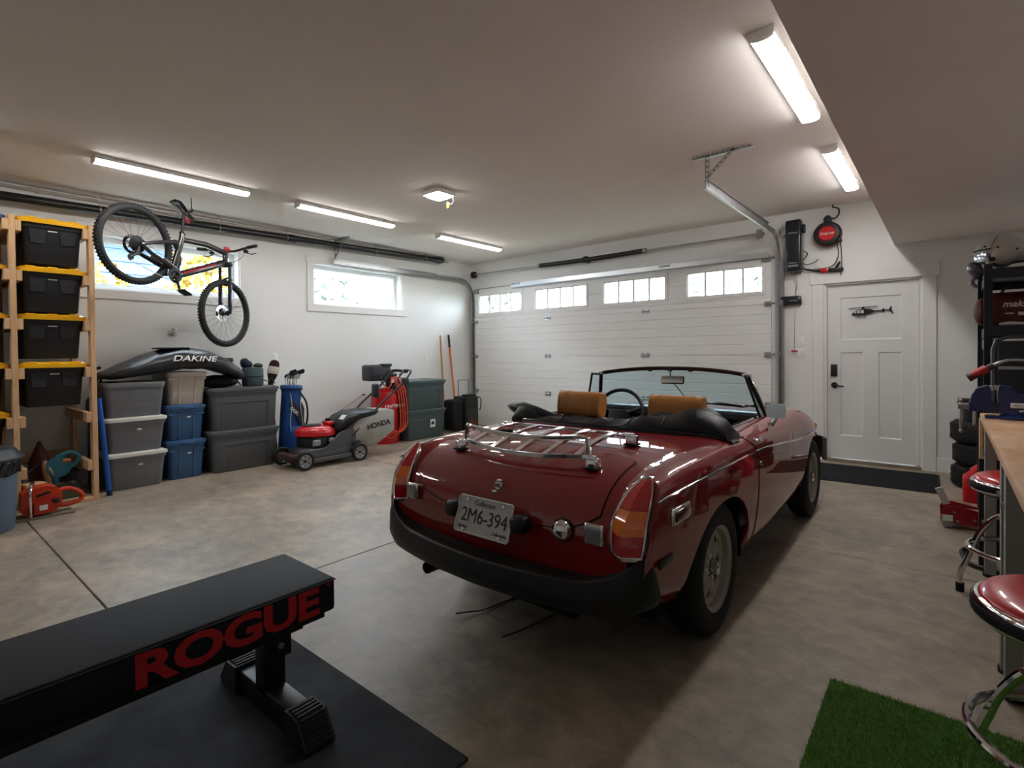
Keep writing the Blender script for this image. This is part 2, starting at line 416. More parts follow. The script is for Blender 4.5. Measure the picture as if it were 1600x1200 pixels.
kp = MB().rbox((-dw + 0.065, y0 - 0.012, 1.045), (0.065, 0.028, 0.135), 0.008).build('keypad_lock', M_black, d)
MB().cyl((-dw + 0.065, y0 - 0.026, 1.012), (-dw + 0.065, y0 - 0.034, 1.012), 0.014, n=14).build('thumb_turn', M_black, kp)
lv = MB(); lv.cyl((-dw + 0.068, y0 + 0.002, 0.875), (-dw + 0.068, y0 - 0.012, 0.875), 0.033, n=24).cyl((-dw + 0.068, y0 - 0.01, 0.875), (-dw + 0.068, y0 - 0.055, 0.875), 0.011)
lv.tube([(-dw + 0.068, y0 - 0.05, 0.875), (-dw + 0.10, y0 - 0.052, 0.873), (-dw + 0.165, y0 - 0.05, 0.862)], 0.0085)
lv.build('lever_handle', M_black, d)

# helicopter sign: a thing of its own, cut from black sheet and stuck on the top panel
he = thing('helicopter_cutout', 'black helicopter silhouette mounted on the upper panel of the white door', 'wall decoration', ((DX[0] + DX[1]) / 2 - 0.02, YB + y0 + 0.0, 1.70))
PL = plane((0, -0.002, 0), (1, 0, 0), (0, 0, 1))
def flat(poly, d0=0.0, d1=0.006): return MB().prism(poly, d0, d1, PL)
M_blk = pm('black_sheet', '#0d0d0e', 0.5)
k = 0.001
def sc_(pts): return [(x * k, y * k) for x, y in pts]
flat(sc_([(-165, -28), (-150, -8), (-128, 10), (-100, 24), (-60, 30), (-10, 30), (25, 22), (45, 8), (52, -2), (20, -22), (-30, -34), (-120, -38), (-158, -34)])).build('fuselage', M_blk, he)
flat(sc_([(30, 6), (190, 14), (190, 2), (40, -8)])).build('tail_boom', M_blk, he)
flat(sc_([(176, 6), (196, 46), (206, 46), (200, 12), (222, -30), (210, -32), (190, -2)])).build('tail_fin', M_blk, he)
flat(sc_([(120, -10), (140, -10), (140, 24), (120, 24)])).build('stabiliser', M_blk, he)
flat(sc_([(-190, 44), (-190, 38), (-60, 44), (80, 52), (80, 58), (-60, 52)])).build('rotor_blade', M_blk, he)
flat(sc_([(-72, 26), (-60, 56), (-48, 56), (-36, 26)])).build('rotor_mast', M_blk, he)
flat(sc_([(-130, -62), (-125, -56), (-20, -56), (-20, -62)])).build('landing_skid', M_blk, he)
for px in (-100, -40): flat(sc_([(px, -60), (px + 6, -60), (px + 6, -30), (px, -30)])).build('skid_strut', M_blk, he)
M_cut = pm('door_white_cut', '#d9d8d4', 0.5)
for poly in ([(-140, -8), (-122, 8), (-116, 8), (-118, -14), (-138, -14)], [(-110, -14), (-108, 14), (-90, 20), (-84, 20), (-84, -16)], [(-76, -16), (-76, 20), (-50, 20), (-48, -16)]):
    flat(sc_(poly), 0.0055, 0.0075).build('window_cut', M_cut, he)

# ---- exterior seen through the panes
struct('ground_outside', MB().bx(-40, 20, -25, 45, -0.35, -0.30), pm('lawn', '#5a6048', 0.9, var=0.4, vscale=1.0)).__setitem__('label', 'ground outside')
def tree(x, y, h, r, label, mat, n=260, seed=1, cat='tree', trunk=True):
    rg = random.Random(seed)
    t = thing('bush' if not trunk else 'tree', label, cat, (x, y, -0.3))
    if trunk: MB().tube([(0, 0, 0), (0.05, 0, h * 0.5), (0, 0.05, h * 0.92)], [0.16, 0.1, 0.03], 7).build('trunk', pm('bark', '#5b4a3a', 0.9, var=0.3), t)
    mb = MB()
    for i in range(n):
        a, u = rg.uniform(0, 6.28), rg.uniform(-1, 1); rr = rg.random() ** 0.4
        zc = h * (0.6 if trunk else 0.5)
        p = Vector((r * rr * math.cos(a) * math.sqrt(1 - u * u), r * rr * math.sin(a) * math.sqrt(1 - u * u), zc + u * rr * h * (0.42 if trunk else 0.5)))
        s_ = rg.uniform(0.10, 0.24) * (1.0 if trunk else 0.55); q = Euler((rg.uniform(0, 6), rg.uniform(0, 6), rg.uniform(0, 6))).to_matrix().to_4x4(); q.translation = p
        mb.add([(-s_, 0, 0), (0, -s_ * .5, s_ * .2), (s_, 0, 0), (0, s_ * .5, s_ * .2)], [(0, 1, 2, 3)], q)
    tag(mb.build('foliage', mat, t, ang=0, recalc=False), kind='stuff')
    return t
M_yel = pm('yellow_leaves', '#a08028', 0.8, var=0.5, vscale=3.0, col2='#6a5a20')
M_grn = pm('green_leaves', '#6a7468', 0.8, var=0.4, vscale=1.0)
M_blu = pm('conifer_needles', '#56665c', 0.8, var=0.4, vscale=1.0)
tree(-10.4, 3.95, 3.75, 1.1, 'yellow leaved shrub outside, lower right in the bicycle window', M_yel, 1500, 3, 'shrub', False)
tree(-11.6, 2.35, 3.35, 1.0, 'yellow leaved shrub outside, lower middle in the bicycle window', M_yel, 1200, 4, 'shrub', False)
tree(-22.0, 11.0, 7.0, 3.4, 'pale tree seen through the window beside the bicycle, nearer the garage door', M_grn, 700, 5)
tree(-19.0, 20.0, 7.5, 3.2, 'pale tree seen through the left half of the window nearest the garage door', M_grn, 700, 6)
tree(-6.0, 30.0, 8.0, 3.5, 'pale tree seen through the third pane group of the garage door', M_grn, 700, 8)
cf = thing('conifer', 'small conifer seen through the rightmost garage door window', 'tree', (-7.35, 19.5, -0.3))
MB().cyl((0, 0, 0), (0, 0, 4.9), 0.1, 0.02, 7).build('trunk', pm('bark', '#5b4a3a', 0.9, var=0.3), cf)
mb = MB()
for i in range(13):
    z = 0.8 + i * 0.30; mb.lathe([(1.0 * (1 - i / 13.5), z), (0.03, z + 0.75)], 9, TR((0, 0, 0), (0, 0, i * .3)))
mb.build('foliage', M_blu, cf)
# neighbour's house: siding boards and a window
hs = thing('neighbour_house', 'neighbouring house with pale blue siding seen through the bicycle window', 'house', (-13.6, 1.0, -0.3))
M_side = pm('siding', '#5a708c', 0.6)
MB().bx(-4, -0.03, -5, 3.4, 0, 4.2).build('wall', M_side, hs, ang=0)
for i in range(16):
    MB().add([(-0.03, -5, i * .26), (0.02, -5, i * .26), (-0.02, -5, i * .26 + .26), (-0.03, 3.4, i * .26), (0.02, 3.4, i * .26), (-0.02, 3.4, i * .26 + .26)], [(0, 1, 2), (3, 5, 4), (1, 4, 5, 2), (0, 3, 4, 1)]).build('siding_board', M_side, hs, ang=0)
hwn = MB().bx(0.0, 0.06, -0.4, 1.4, 2.1, 3.3).build('window', M_trim, hs, ang=0)
MB().bx(0.055, 0.07, -0.3, 1.3, 2.2, 3.2).build('pane', pm('far_glass', '#5f6f80', 0.15), hwn, ang=0)
MB().prism([(-4.6, 4.1), (0.5, 4.1), (-2, 6.0)], -5.3, 3.7, Matrix(((1, 0, 0, 0), (0, 0, 1, 0), (0, 1, 0, 0), (0, 0, 0, 1)))).build('roof', pm('shingle', '#6b6a6c', 0.8, var=0.3), hs, ang=0)
# ================================================================ GARAGE DOOR, TRACKS, OPENER
PF = YB - 0.052          # inner face of the door panels
gd = thing('garage_door', 'white sectional overhead garage door with a row of four windows', 'garage door', ((GX[0] + GX[1]) / 2, PF, 0))
gx = gd.location.x; hwid = (-1.65 - -6.61) / 2
SZ = [0.0, 0.615, 1.23, 1.848, 2.445]
wins = [(-6.50, -5.53), (-5.235, -4.26), (-3.953, -2.995), (-2.682, -1.743)]
for i in range(4):
    a, b_ = SZ[i] + (0.0035 if i else 0.0), SZ[i + 1] - 0.0035
    sec = MB()
    # ribbed sheet: shallow grooves across each section
    def sheet(x0, x1, z0, z1, mb, groove):
        gz = [g for g in groove if z0 < g < z1]
        prof = [(0.0, z0)]
        for g in gz: prof += [(0.0, g - 0.007), (0.007, g - 0.001), (0.007, g + 0.001), (0.0, g + 0.007)]
        prof += [(0.0, z1), (0.045, z1), (0.045, z0)]
        n = len(prof)
        vs = [(x0, p[0], p[1]) for p in prof] + [(x1, p[0], p[1]) for p in prof]
        fs = [(k, (k + 1) % n, n + (k + 1) % n, n + k) for k in range(n)] + [tuple(range(n)), tuple(range(2 * n - 1, n - 1, -1))]
        mb.add(vs, fs)
    gr = [a + (b_ - a) * t for t in (0.2, 0.4, 0.6, 0.8)]
    if i < 3: sheet(-hwid, hwid, a, b_, sec, gr)
    else:
        wz0, wz1 = 2.0, 2.322
        sheet(-hwid, hwid, a, wz0, sec, [a + 0.075]); sheet(-hwid, hwid, wz1, b_, sec, [])
        xs = [-hwid] + [v - gx for w_ in wins for v in w_] + [hwid]
        for k in range(0, len(xs), 2): sheet(xs[k], xs[k + 1], wz0, wz1, sec, [wz0 + 0.16])
    if i < 3: sec.bx(-hwid, hwid, 0.012, 0.044, b_ - 0.002, b_ + 0.010)
    so = sec.build('door_section', M_white_door, gd, ang=20)
    if i == 3:
        for (x0, x1) in wins:
            x0 -= gx; x1 -= gx; f = MB(); e = 0.035
            f.bx(x0 - e, x1 + e, -0.012, 0.004, wz0 - e, wz0).bx(x0 - e, x1 + e, -0.012, 0.004, wz1, wz1 + e).bx(x0 - e, x0, -0.012, 0.004, wz0, wz1).bx(x1, x1 + e, -0.012, 0.004, wz0, wz1)
            f.bx(x0, x0 + 0.012, 0.004, 0.05, wz0, wz1).bx(x1 - 0.012, x1, 0.004, 0.05, wz0, wz1).bx(x0, x1, 0.004, 0.05, wz0, wz0 + 0.012).bx(x0, x1, 0.004, 0.05, wz1 - 0.012, wz1)
            fo = f.build('window_frame', M_trim, gd, ang=0)
            for k in range(4):
                p0, p1 = x0 + (x1 - x0) * k / 4, x0 + (x1 - x0) * (k + 1) / 4
                MB().bx(p0 + (0.010 if k else 0.012), p1 - (0.010 if k < 3 else 0.012), 0.020, 0.026, wz0 + 0.012, wz1 - 0.012).build('pane', M_glass, fo, ang=0)
                if k: MB().bx(p0 - 0.015, p0 + 0.015, 0.010, 0.036, wz0 + 0.012, wz1 - 0.012).build('glazing_bar', M_trim, fo, ang=0)
# hinges on the section joints
for z in SZ[1:4]:
    for x in (-4.99, -3.29):
        h = MB().bx(x - gx - 0.055, x - gx - 0.02, -0.006, 0, z - 0.035, z + 0.035).bx(x - gx + 0.02, x - gx + 0.055, -0.006, 0, z - 0.035, z + 0.035)
        h.cyl((x - gx - 0.05, -0.012, z), (x - gx + 0.05, -0.012, z), 0.011, n=10).bx(x - gx - 0.02, x - gx + 0.02, -0.012, 0, z - 0.018, z + 0.018)
        h.build('hinge', M_steel, gd)
    for s in (-1, 1):
        MB().bx(s * (hwid - 0.07), s * (hwid - 0.005), -0.02, 0, z - 0.03, z + 0.03).cyl((s * (hwid - 0.03), -0.03, z), (s * (hwid + 0.05), -0.03, z), 0.012).build('roller_hinge', M_steel, gd)
for s in (-1, 1):
    MB().bx(s * (hwid - 0.10), s * (hwid - 0.005), -0.03, 0, 2.36, 2.43).cyl((s * (hwid - 0.05), -0.035, 2.40), (s * (hwid + 0.05), -0.035, 2.40), 0.014).build('top_roller_bracket', M_steel, gd)
# stiffening strut across the top
st = MB(); st.bx(-1.58, hwid - 0.02, -0.055, -0.002, 2.425, 2.445).bx(-1.58, hwid - 0.02, -0.058, -0.052, 2.405, 2.470).bx(-1.58, hwid - 0.02, -0.006, 0.0, 2.40, 2.445)
st.build('strut', pm('bright_strut', '#cfd2d3', 0.35, 0.9), gd, ang=0)
MB().tube([(-hwid + 0.02, -0.02, 2.44), (-1.6, -0.02, 2.445)], 0.008).build('strut_rod', M_steel, gd)
for x in (-5.6, -2.98):
    MB().rbox((x - gx, -0.05, 2.45), (0.16, 0.05, 0.028), 0.008).build('strut_clip', M_steel, gd)

def track(x, label, yend, s, zt=2.655):
    t = thing('garage_door_track', label, 'door track', (x, PF, 0))
    yb = 0.0; r = 0.30
    path = [(0, yb, 0.02), (0, yb, zt - r)] + [(0, yb - r + r * math.cos(rad(a)), zt - r + r * math.sin(rad(a))) for a in range(9, 91, 9)] + [(0, yend - PF, zt)]
    # C-shaped channel swept along the path
    prof = [(-0.006, 0.03), (-0.024, 0.030), (-0.026, -0.028), (-0.008, -0.030), (-0.008, -0.026), (-0.022, -0.024), (-0.020, 0.026), (-0.006, 0.026)]
    secs = []
    for i, p in enumerate(path):
        p = Vector(p); a_ = Vector(path[max(i - 1, 0)]); b2 = Vector(path[min(i + 1, len(path) - 1)]); tg = (b2 - a_).normalized(); nrm = Vector((1, 0, 0)).cross(tg).normalized()
        secs.append([tuple(p + Vector((-s * u, 0, 0)) + nrm * v) for u, v in prof])
    MB().loft(secs).build('rail', M_steel, t, ang=30)
    MB().bx(s * 0.028, s * 0.062, 0.0, 0.05, 0.02, 2.35).build('jamb_angle', M_steel, t, ang=0)
    for z in (0.55, 1.23, 1.85): MB().bx(-s * 0.03 * 0 + min(0, s * 0.06), max(0, s * 0.06), -0.02, 0.03, z - 0.03, z + 0.03).cyl((s * 0.03, -0.02, z), (s * 0.03, -0.034, z), 0.01, n=8).build('track_bracket', M_steel, t)
    L_ = MB().bx(-0.002 + s * 0.026, 0.002 + s * 0.026, yend - PF + 0.02, yend - PF + 1.95, zt - 0.03, zt + 0.045).bx(s * 0.026 - 0.02, s * 0.026 + 0.02, yend - PF + 0.02, yend - PF + 1.95, zt + 0.041, zt + 0.045)
    L_.build('reinforcing_angle', M_steel, t, ang=0)
    return t
tl = track(-6.655, 'left galvanised garage door track, bending towards the window', 4.12, -1, 2.60)
tr = track(-1.575, 'right galvanised garage door track, bending towards the ceiling hanger', 4.42, 1, 2.66)

def hanger(x, y, ztrack, label, dx, dy, back=.35):
    """perforated angle iron: ceiling bar, drop leg, diagonal brace"""
    t = thing('track_hanger', label, 'bracket', (x, y, 0))
    def perf(p0, p1, name, wdt=0.034):
        p0, p1 = Vector(p0), Vector(p1); a, b_, d_ = frame(p1 - p0, Vector((0, 1, 0)) if abs((p1 - p0).normalized().y) < 0.9 else Vector((1, 0, 0)))
        ln = (p1 - p0).length; n = max(2, int(ln / 0.04)); mb = MB()
        for i in range(n):     # ladder of webs leaves real slots
            for (u0, u1, w0, w1) in ((0, 1, -0.5, -0.25), (0, 1, 0.25, 0.5), (0, 0.45, -0.25, 0.25)):
                q0, q1 = (i + u0) / n * ln, (i + u1) / n * ln
                vs = [p0 + d_ * q + a * (w_ * wdt) + b_ * h for q in (q0, q1) for w_ in (w0, w1) for h in (-0.0015, 0.0015)]
                mb.add(vs, [(0, 1, 3, 2), (4, 6, 7, 5), (0, 4, 5, 1), (2, 3, 7, 6), (0, 2, 6, 4), (1, 5, 7, 3)])
        vs = [p0 + d_ * q + a * (0.5 * wdt) + b_ * h + a * o_ for q in (0, ln) for o_ in (0, 0.002) for h in (0, 0.028)]
        mb.add(vs, [(0, 1, 3, 2), (4, 6, 7, 5), (0, 4, 5, 1), (2, 3, 7, 6), (0, 2, 6, 4), (1, 5, 7, 3)])
        mb.build(name, M_steel, t, ang=0)
    zc = ZC - 0.003
    perf((-dx * back, -dy * back, zc), (dx, dy, zc), 'ceiling_bar')
    perf((0, 0, zc), (0, 0, ztrack - 0.03), 'drop_leg')
    perf((dx * 0.6, dy * 0.6, zc), (0.0, 0.0, ztrack + 0.05), 'diagonal_brace', 0.028)
    return t
hanger(-1.548, 4.45, 2.68, 'perforated steel hanger holding the right door track to the ceiling', 0.36, 0.0)
hanger(-6.69, 4.16, 2.62, 'perforated steel hanger holding the left door track above the window', 0.36, 0.0, .06)

ts = thing('torsion_shaft', 'steel torsion shaft with a black spring sleeve above the garage door', 'door spring', (-4.18, PF - 0.05, 2.70))
MB().cyl((-2.44, 0, 0), (2.47, 0, 0.0), 0.0125, n=12).build('shaft', M_steel, ts)
MB().tube([(-0.93 + 1.84 * i / 20, 0.0, -0.012 * math.sin(math.pi * i / 20)) for i in range(21)], 0.034, 14).build('spring_sleeve', M_black, ts)
for x in (-0.93, 0.91): MB().cyl((x - 0.02, 0, 0), (x + 0.02, 0, 0), 0.036, n=14).build('winding_cone', M_steel, ts)
cb = MB().bx(-0.075, -0.035, -0.02, 0.10, -0.05, 0.04).cyl((-0.085, 0, -0.005), (-0.025, 0, -0.005), 0.045, n=16).build('centre_bearing', M_black, ts)
for s, x in ((-1, -2.40), (1, 2.42)):
    MB().cyl((x - 0.02, 0, 0), (x + 0.02, 0, 0), 0.052, n=20).cyl((x - 0.028, 0, 0), (x - 0.02, 0, 0), 0.06, n=20).cyl((x + 0.02, 0, 0), (x + 0.028, 0, 0), 0.06, n=20).build('cable_drum', M_black if s < 0 else M_steel, ts)

M_navy = pm('opener_housing', '#12161d', 0.3, coat=0.4)
go = thing('garage_door_opener', 'black wall mounted garage door opener beside the door track', 'door opener', (-1.392, YB, 2.20))
MB().rbox((0, -0.075, 0.305), (0.165, 0.13, 0.60), 0.022, 3).build('housing', M_navy, go)
MB().bx(-0.06, 0.06, -0.012, 0, -0.02, 0.62).build('back_plate', M_steel, go, ang=0)
MB().cyl((-0.15, -0.10, 0.49), (-0.06, -0.10, 0.49), 0.03, n=14).bx(-0.12, -0.08, -0.14, 0.0, 0.44, 0.54).build('drive_collar', M_steel, go)
MB().rbox((0.098, -0.05, 0.50), (0.03, 0.06, 0.10), 0.01).build('light_sensor', M_black, go)
MB().bx(0.084, 0.092, -0.03, -0.005, 0.05, 0.50).build('side_bracket', M_steel, go, ang=0)
PT = plane((0, -0.1412, 0), (1, 0, 0), (0, 0, 1))
text('brand_lettering', 'LiftMaster', 0.026, TR((0.0, -0.1412, 0.45)) @ plane((0, 0, 0), (1, 0, 0), (0, 0, 1)), pm('grey_print', '#c9ccd2', 0.5), go)
text('warning_lettering', 'LiftMaster', 0.022, TR((0.0, -0.1412, 0.10)) @ plane((0, 0, 0), (1, 0, 0), (0, 0, 1)), pm('grey_print', '#c9ccd2', 0.5), go)
MB().bx(-0.055, 0.055, -0.1415, -0.139, 0.055, 0.078).build('caution_strip', pm('silver_strip', '#8e939b', 0.4, var=0.4, vscale=60), go, ang=0)
M_redwire = pm('red_wire', '#8c1f1f', 0.5)
for k_ in range(2):
    MB().tube(catmull([(0.0 + k_ * 0.01, -0.04, 0.0), (0.012 - k_ * 0.03, -0.03, -0.08), (0.02 - k_ * .01, -0.02, -0.16), (0.0, -0.02, -0.26), (0.006, -0.02, -0.36)], 5), 0.0022, 5).build('wire', M_redwire, go)
# emergency release cord with red handle
MB().tube([(0.0, -0.03, -0.44), (-0.01, -0.03, -0.92)], 0.0022, 5).build('release_cord', M_redwire, go)
MB().rbox((-0.01, -0.03, -0.93), (0.07, 0.018, 0.018), 0.006).build('release_handle', pm('red_plastic', '#b3231f', 0.4), go)

gb = thing('battery_box', 'small black box on the wall below the door opener', 'control box', (-1.435, YB, 1.815))
MB().rbox((0, -0.03, 0.055), (0.22, 0.06, 0.105), 0.01).build('housing', M_navy, gb)
text('brand_lettering', 'LiftMaster', 0.022, TR((0.03, -0.0605, 0.055)) @ plane((0, 0, 0), (1, 0, 0), (0, 0, 1)), pm('grey_print', '#c9ccd2', 0.5), gb)

# hose / cord reel on a ceiling hook
M_red = pm('red_gloss_plastic', '#c01a1e', 0.3, coat=0.3)
hk = tag(MB().tube(catmull([(-1.00, YB - 0.075, ZC - 0.005), (-0.995, YB - 0.075, ZC - 0.03), (-0.945, YB - 0.075, ZC - 0.055), (-0.94, YB - 0.075, ZC - 0.115), (-0.975, YB - 0.075, ZC - 0.155), (-1.035, YB - 0.075, ZC - 0.15), (-1.045, YB - 0.075, ZC - 0.115)], 6), 0.008, 8).build('ceiling_hook', M_black), 'bent black steel hook in the ceiling above the cord reel', 'hook')
rl = thing('cord_reel', 'round black cord reel with a red face hanging from the ceiling hook', 'cord reel', (-1.05, YB - 0.075, 2.595))
AX = Matrix.Rotation(rad(90), 4, 'X')
MB().lathe([(0.0, -0.06), (0.12, -0.06), (0.135, -0.05), (0.135, 0.035), (0.12, 0.05), (0.09, 0.055), (0.088, 0.048), (0.0, 0.048)], 36, AX).build('drum', M_black, rl)
MB().lathe([(0.0, 0.058), (0.078, 0.058), (0.085, 0.050), (0.085, 0.045), (0.0, 0.045)], 32, AX).build('face_disc', M_red, rl)
MB().lathe([(0.136, -0.052), (0.14, -0.045), (0.14, -0.03), (0.136, -0.025)], 36, AX).build('red_rim', M_red, rl)
MB().rbox((0, 0.0, 0.155), (0.075, 0.07, 0.07), 0.012).tube(arc_pts((0, 0, 0.175), 0.03, 0, 180, 8), 0.008).build('swivel_mount', M_black, rl)
MB().rbox((0.115, 0.0, -0.085), (0.05, 0.05, 0.05), 0.012).build('cord_outlet', M_black, rl)
text('lettering', 'Snap-on', 0.042, TR((0.0, -0.0585, 0.0)) @ plane((0, 0, 0), (1, 0, 0), (0, 0, 1)), pm('white_print', '#f0f0f0', 0.5), rl, shear=0.25)
MB().tube(catmull([(0.125, 0, -0.10), (0.135, 0, -0.25), (0.135, 0.0, -0.40), (0.125, -0.005, -0.475)], 6), 0.005, 6).build('cord', M_black, rl)
MB().tube(catmull([(0.09, 0.02, -0.12), (0.10, 0.03, -0.25), (0.04, 0.045, -0.36), (-0.08, 0.05, -0.375), (-0.14, 0.05, -0.37)], 6), 0.005, 6).build('cord', M_black, rl)
wl = thing('work_light', 'red and black handheld work light resting on the door casing', 'work light', (-1.05, YB - 0.045, 2.19))
MB().loft([[(x, -0.02 * q * c_ , z + 0.02 * q * s_) for c_, s_ in [(math.cos(a * math.pi / 4), math.sin(a * math.pi / 4)) for a in range(8)]] for x, z, q in ((-0.28, 0.055, 0.35), (-0.22, 0.03, 0.6), (-0.12, 0.005, 0.8), (-0.07, 0.0, 1.0))]).build('lamp_arm', M_black, wl)
MB().rbox((-0.035, 0, 0.0), (0.09, 0.04, 0.055), 0.012).build('red_collar', M_red, wl)
MB().rbox((0.075, 0, -0.005), (0.15, 0.045, 0.048), 0.012).build('grip', M_black, wl)
MB().cyl((0.07, 0, 0.01), (0.115, 0, 0.085), 0.014, 0.011).build('plug', M_black, wl)
MB().tube(catmull([(-0.26, 0, 0.06), (-0.30, 0.0, 0.10), (-0.24, 0, 0.16), (-0.21, 0, 0.22), (-0.27, 0, 0.25), (-0.29, 0.0, 0.18), (-0.23, 0, 0.09), (-0.13, 0, 0.11), (-0.10, 0, 0.14)], 7), 0.005, 6).build('cord', M_black, wl)

def plate(x, y, z, face, label, gangs=1, kind='switch'):
    """wall plate with rocker switches or sockets"""
    rot = {'back': 0, 'left': rad(90)}[face]
    t = thing('wall_switch' if kind == 'switch' else 'wall_outlet', label, kind, (x, y, z), rot)
    wd = 0.07 + 0.046 * (gangs - 1)
    MB().rbox((0, -0.003, 0), (wd, 0.006, 0.115), 0.003).build('plate', M_outlet, t)
    for g in range(gangs):
        gx_ = (g - (gangs - 1) / 2) * 0.046
        if kind == 'switch': MB().rbox((gx_, -0.007, 0), (0.032, 0.006, 0.066), 0.002).build('rocker', M_trim, t)
        else:
            for s in (-1, 1): MB().rbox((gx_, -0.006, s * 0.022), (0.03, 0.005, 0.032), 0.002).build('socket', M_trim, t)
    return t
plate(-1.345, YB, 1.245, 'back', 'double white light switch left of the white door, lower of two', 2)
plate(-1.335, YB, 1.375, 'back', 'single white light switch left of the white door, upper of two', 1)
plate(XL, 3.30, 1.25, 'left', 'white wall outlet behind the golf clubs', 1, 'outlet')
plate(XL, 5.87, 1.22, 'left', 'white wall outlet above the green totes', 1, 'outlet')
# ================================================================ CEILING LIGHTS, DRAIN PIPE
def lamp_mat(name, col, strength):
    m = bpy.data.materials.new(name); m.use_nodes = True; N = m.node_tree.nodes; b = N['Principled BSDF']
    b.inputs['Base Color'].default_value = (0.9, 0.9, 0.9, 1); b.inputs['Roughness'].default_value = 0.5
    b.inputs['Emission Color'].default_value = (*col, 1); b.inputs['Emission Strength'].default_value = strength
    return m
M_diff = lamp_mat('led_diffuser', (1.0, 0.98, 0.955), LAMP)
M_fix = pm('fixture_white', '#e4e2df', 0.5)
def led(x, y0, y1, label):
    t = thing('ceiling_light', label, 'ceiling light', (x, (y0 + y1) / 2, ZC), group='LED wraparound ceiling lights')
    h = (y1 - y0) / 2
    MB().rbox((0, 0, -0.019), (0.125, 2 * h - 0.004, 0.038), 0.006).build('base', M_fix, t)
    n = 14; prof = [(-0.056 * math.cos(math.pi * k / n), -0.037 - 0.024 * math.sin(math.pi * k / n) ** .6) for k in range(n + 1)]
    secs = [[(a, yy, z) for a, z in prof] for yy in (-h + 0.012, h - 0.012)]
    MB().loft(secs, closed=True).build('diffuser', M_diff, t)
    for s in (-1, 1):
        MB().loft([[(a * 1.04, s * h - s * e, z * 1.03) for a, z in prof] for e in (0.0, 0.013)], closed=True).build('end_cap', M_fix, t)
    for yy in (-h * 0.62, h * 0.62): MB().rbox((0.066, yy, -0.03), (0.012, 0.05, 0.02), 0.003).build('clip', M_fix, t)
    return t
led(-5.34, 1.13, 2.37, 'long LED ceiling light above the hanging bicycle')
led(-5.34, 2.87, 4.13, 'long LED ceiling light, middle of the left row')
led(-5.34, 4.88, 6.16, 'long LED ceiling light nearest the far left corner')
led(-5.34, -0.75, 0.49, 'long LED ceiling light of the left row behind the viewpoint')
led(-0.735, 2.90, 4.17, 'LED ceiling light beside the bulkhead, nearer one')
led(-0.735, 4.90, 6.22, 'LED ceiling light beside the bulkhead, further one near the door')
sq = thing('square_ceiling_light', 'small square ceiling light with a yellow tag on a cord', 'ceiling light', (-3.95, 3.63, ZC))
MB().rbox((0, 0, -0.025), (0.235, 0.235, 0.05), 0.01).build('base', M_fix, sq)
MB().grid(lambda u, v: ((u - .5) * .215, (v - .5) * .215, -0.05 - 0.032 * (1 - (2 * u - 1) ** 4) * (1 - (2 * v - 1) ** 4)), 10, 10).build('diffuser', M_diff, sq)
MB().tube(catmull([(0.08, 0.10, -0.045), (0.10, 0.11, -0.09), (0.075, 0.10, -0.125), (0.04, 0.08, -0.10)], 6), 0.0025, 6).build('cord', M_fix, sq)
MB().rbox((0.045, 0.085, -0.135), (0.035, 0.006, 0.055), 0.004).build('tag', pm('yellow_tag', '#d8c22a', 0.5), sq)

# black drain pipe, falling slightly towards the camera end
M_abs = pm('abs_pipe', '#141518', 0.35, coat=0.2)
XP = XL + 0.16
dp = thing('drain_pipe', 'long black plastic drain pipe hung below the ceiling along the window wall', 'pipe', (XP, 0, 0))
zp = lambda y: 2.752 + 0.0205 * (y - 0.72)
MB().cyl((0, YF, zp(YF)), (0, 6.05, zp(6.05)), 0.043, n=20).build('pipe_run', M_abs, dp)
MB().tube([(0, 6.0, zp(6)), (0, 6.08, zp(6.08)), (-0.02, 6.14, zp(6.1) + 0.01), (-0.09, 6.17, zp(6.1) + 0.02), (-0.16, 6.17, zp(6.1) + 0.02)], 0.048, 16).build('elbow', M_abs, dp)
for y in (3.42, 5.95): MB().cyl((0, y, zp(y)), (0, y + 0.10, zp(y)), 0.049, n=20).build('coupling', M_abs, dp)
for y in (-1.2, 1.45, 2.58, 3.40, 4.78, 5.75):
    h = MB(); h.torus(0.047, 0.005, 20, 6, TR((0, y, zp(y)), (rad(90), 0, 0))); h.cyl((0, y, zp(y) + 0.047), (0, y, ZC), 0.004, n=6); h.bx(-0.02, 0.02, y - 0.012, y + 0.012, ZC - 0.006, ZC)
    h.build('hanger', M_steel, dp)
# thin painted conduit in the corner between wall and ceiling
cd = thing('conduit', 'thin painted conduit running along the top of the window wall', 'conduit', (XL + 0.02, 0, ZC - 0.035))
MB().cyl((0, YF, 0), (0, 6.4, 0), 0.016, n=10).build('tube', pm('painted_conduit', '#b9b1a7', 0.6), cd)
for y in (1.0, 2.2, 3.4, 4.6, 5.8): MB().bx(-0.02, 0.006, y - 0.01, y + 0.01, -0.022, 0.022).build('strap', M_steel, cd, ang=0)
# ================================================================ THE ROADSTER
car = thing('sports_car', 'dark red open top vintage roadster with a chrome luggage rack', 'car', (-1.49, 2.40, 0))
M_paint = pm('maroon_paint', '#86040f', 0.55, coat=1.0, spec=0.15)
M_vinyl = pm('black_vinyl', '#15161a', 0.42, bump=0.12, bscale=180)
M_blk_trim = pm('black_trim', '#0e0f11', 0.4)
M_bumper = pm('bumper_rubber', '#1b1c1e', 0.48, var=0.25, vscale=5, bump=0.04, bscale=260)
M_tan = pm('tan_leather', '#c08448', 0.42, var=0.18, vscale=9, bump=0.08, bscale=160)
M_alloy = pm('alloy_grey', '#b3aea4', 0.38, 0.55, var=0.12)
M_well = pm('wheel_well', '#070707', 0.9)
Ky = [-.76, -.5, -.2, .2, .8, 1.2, 1.6, 1.9, 2.2, 2.45, 2.65, 2.80, 2.88]
KDx = [.700, .715, .725, .728, .728, .722, .713, .706, .692, .665, .61, .53, .43]
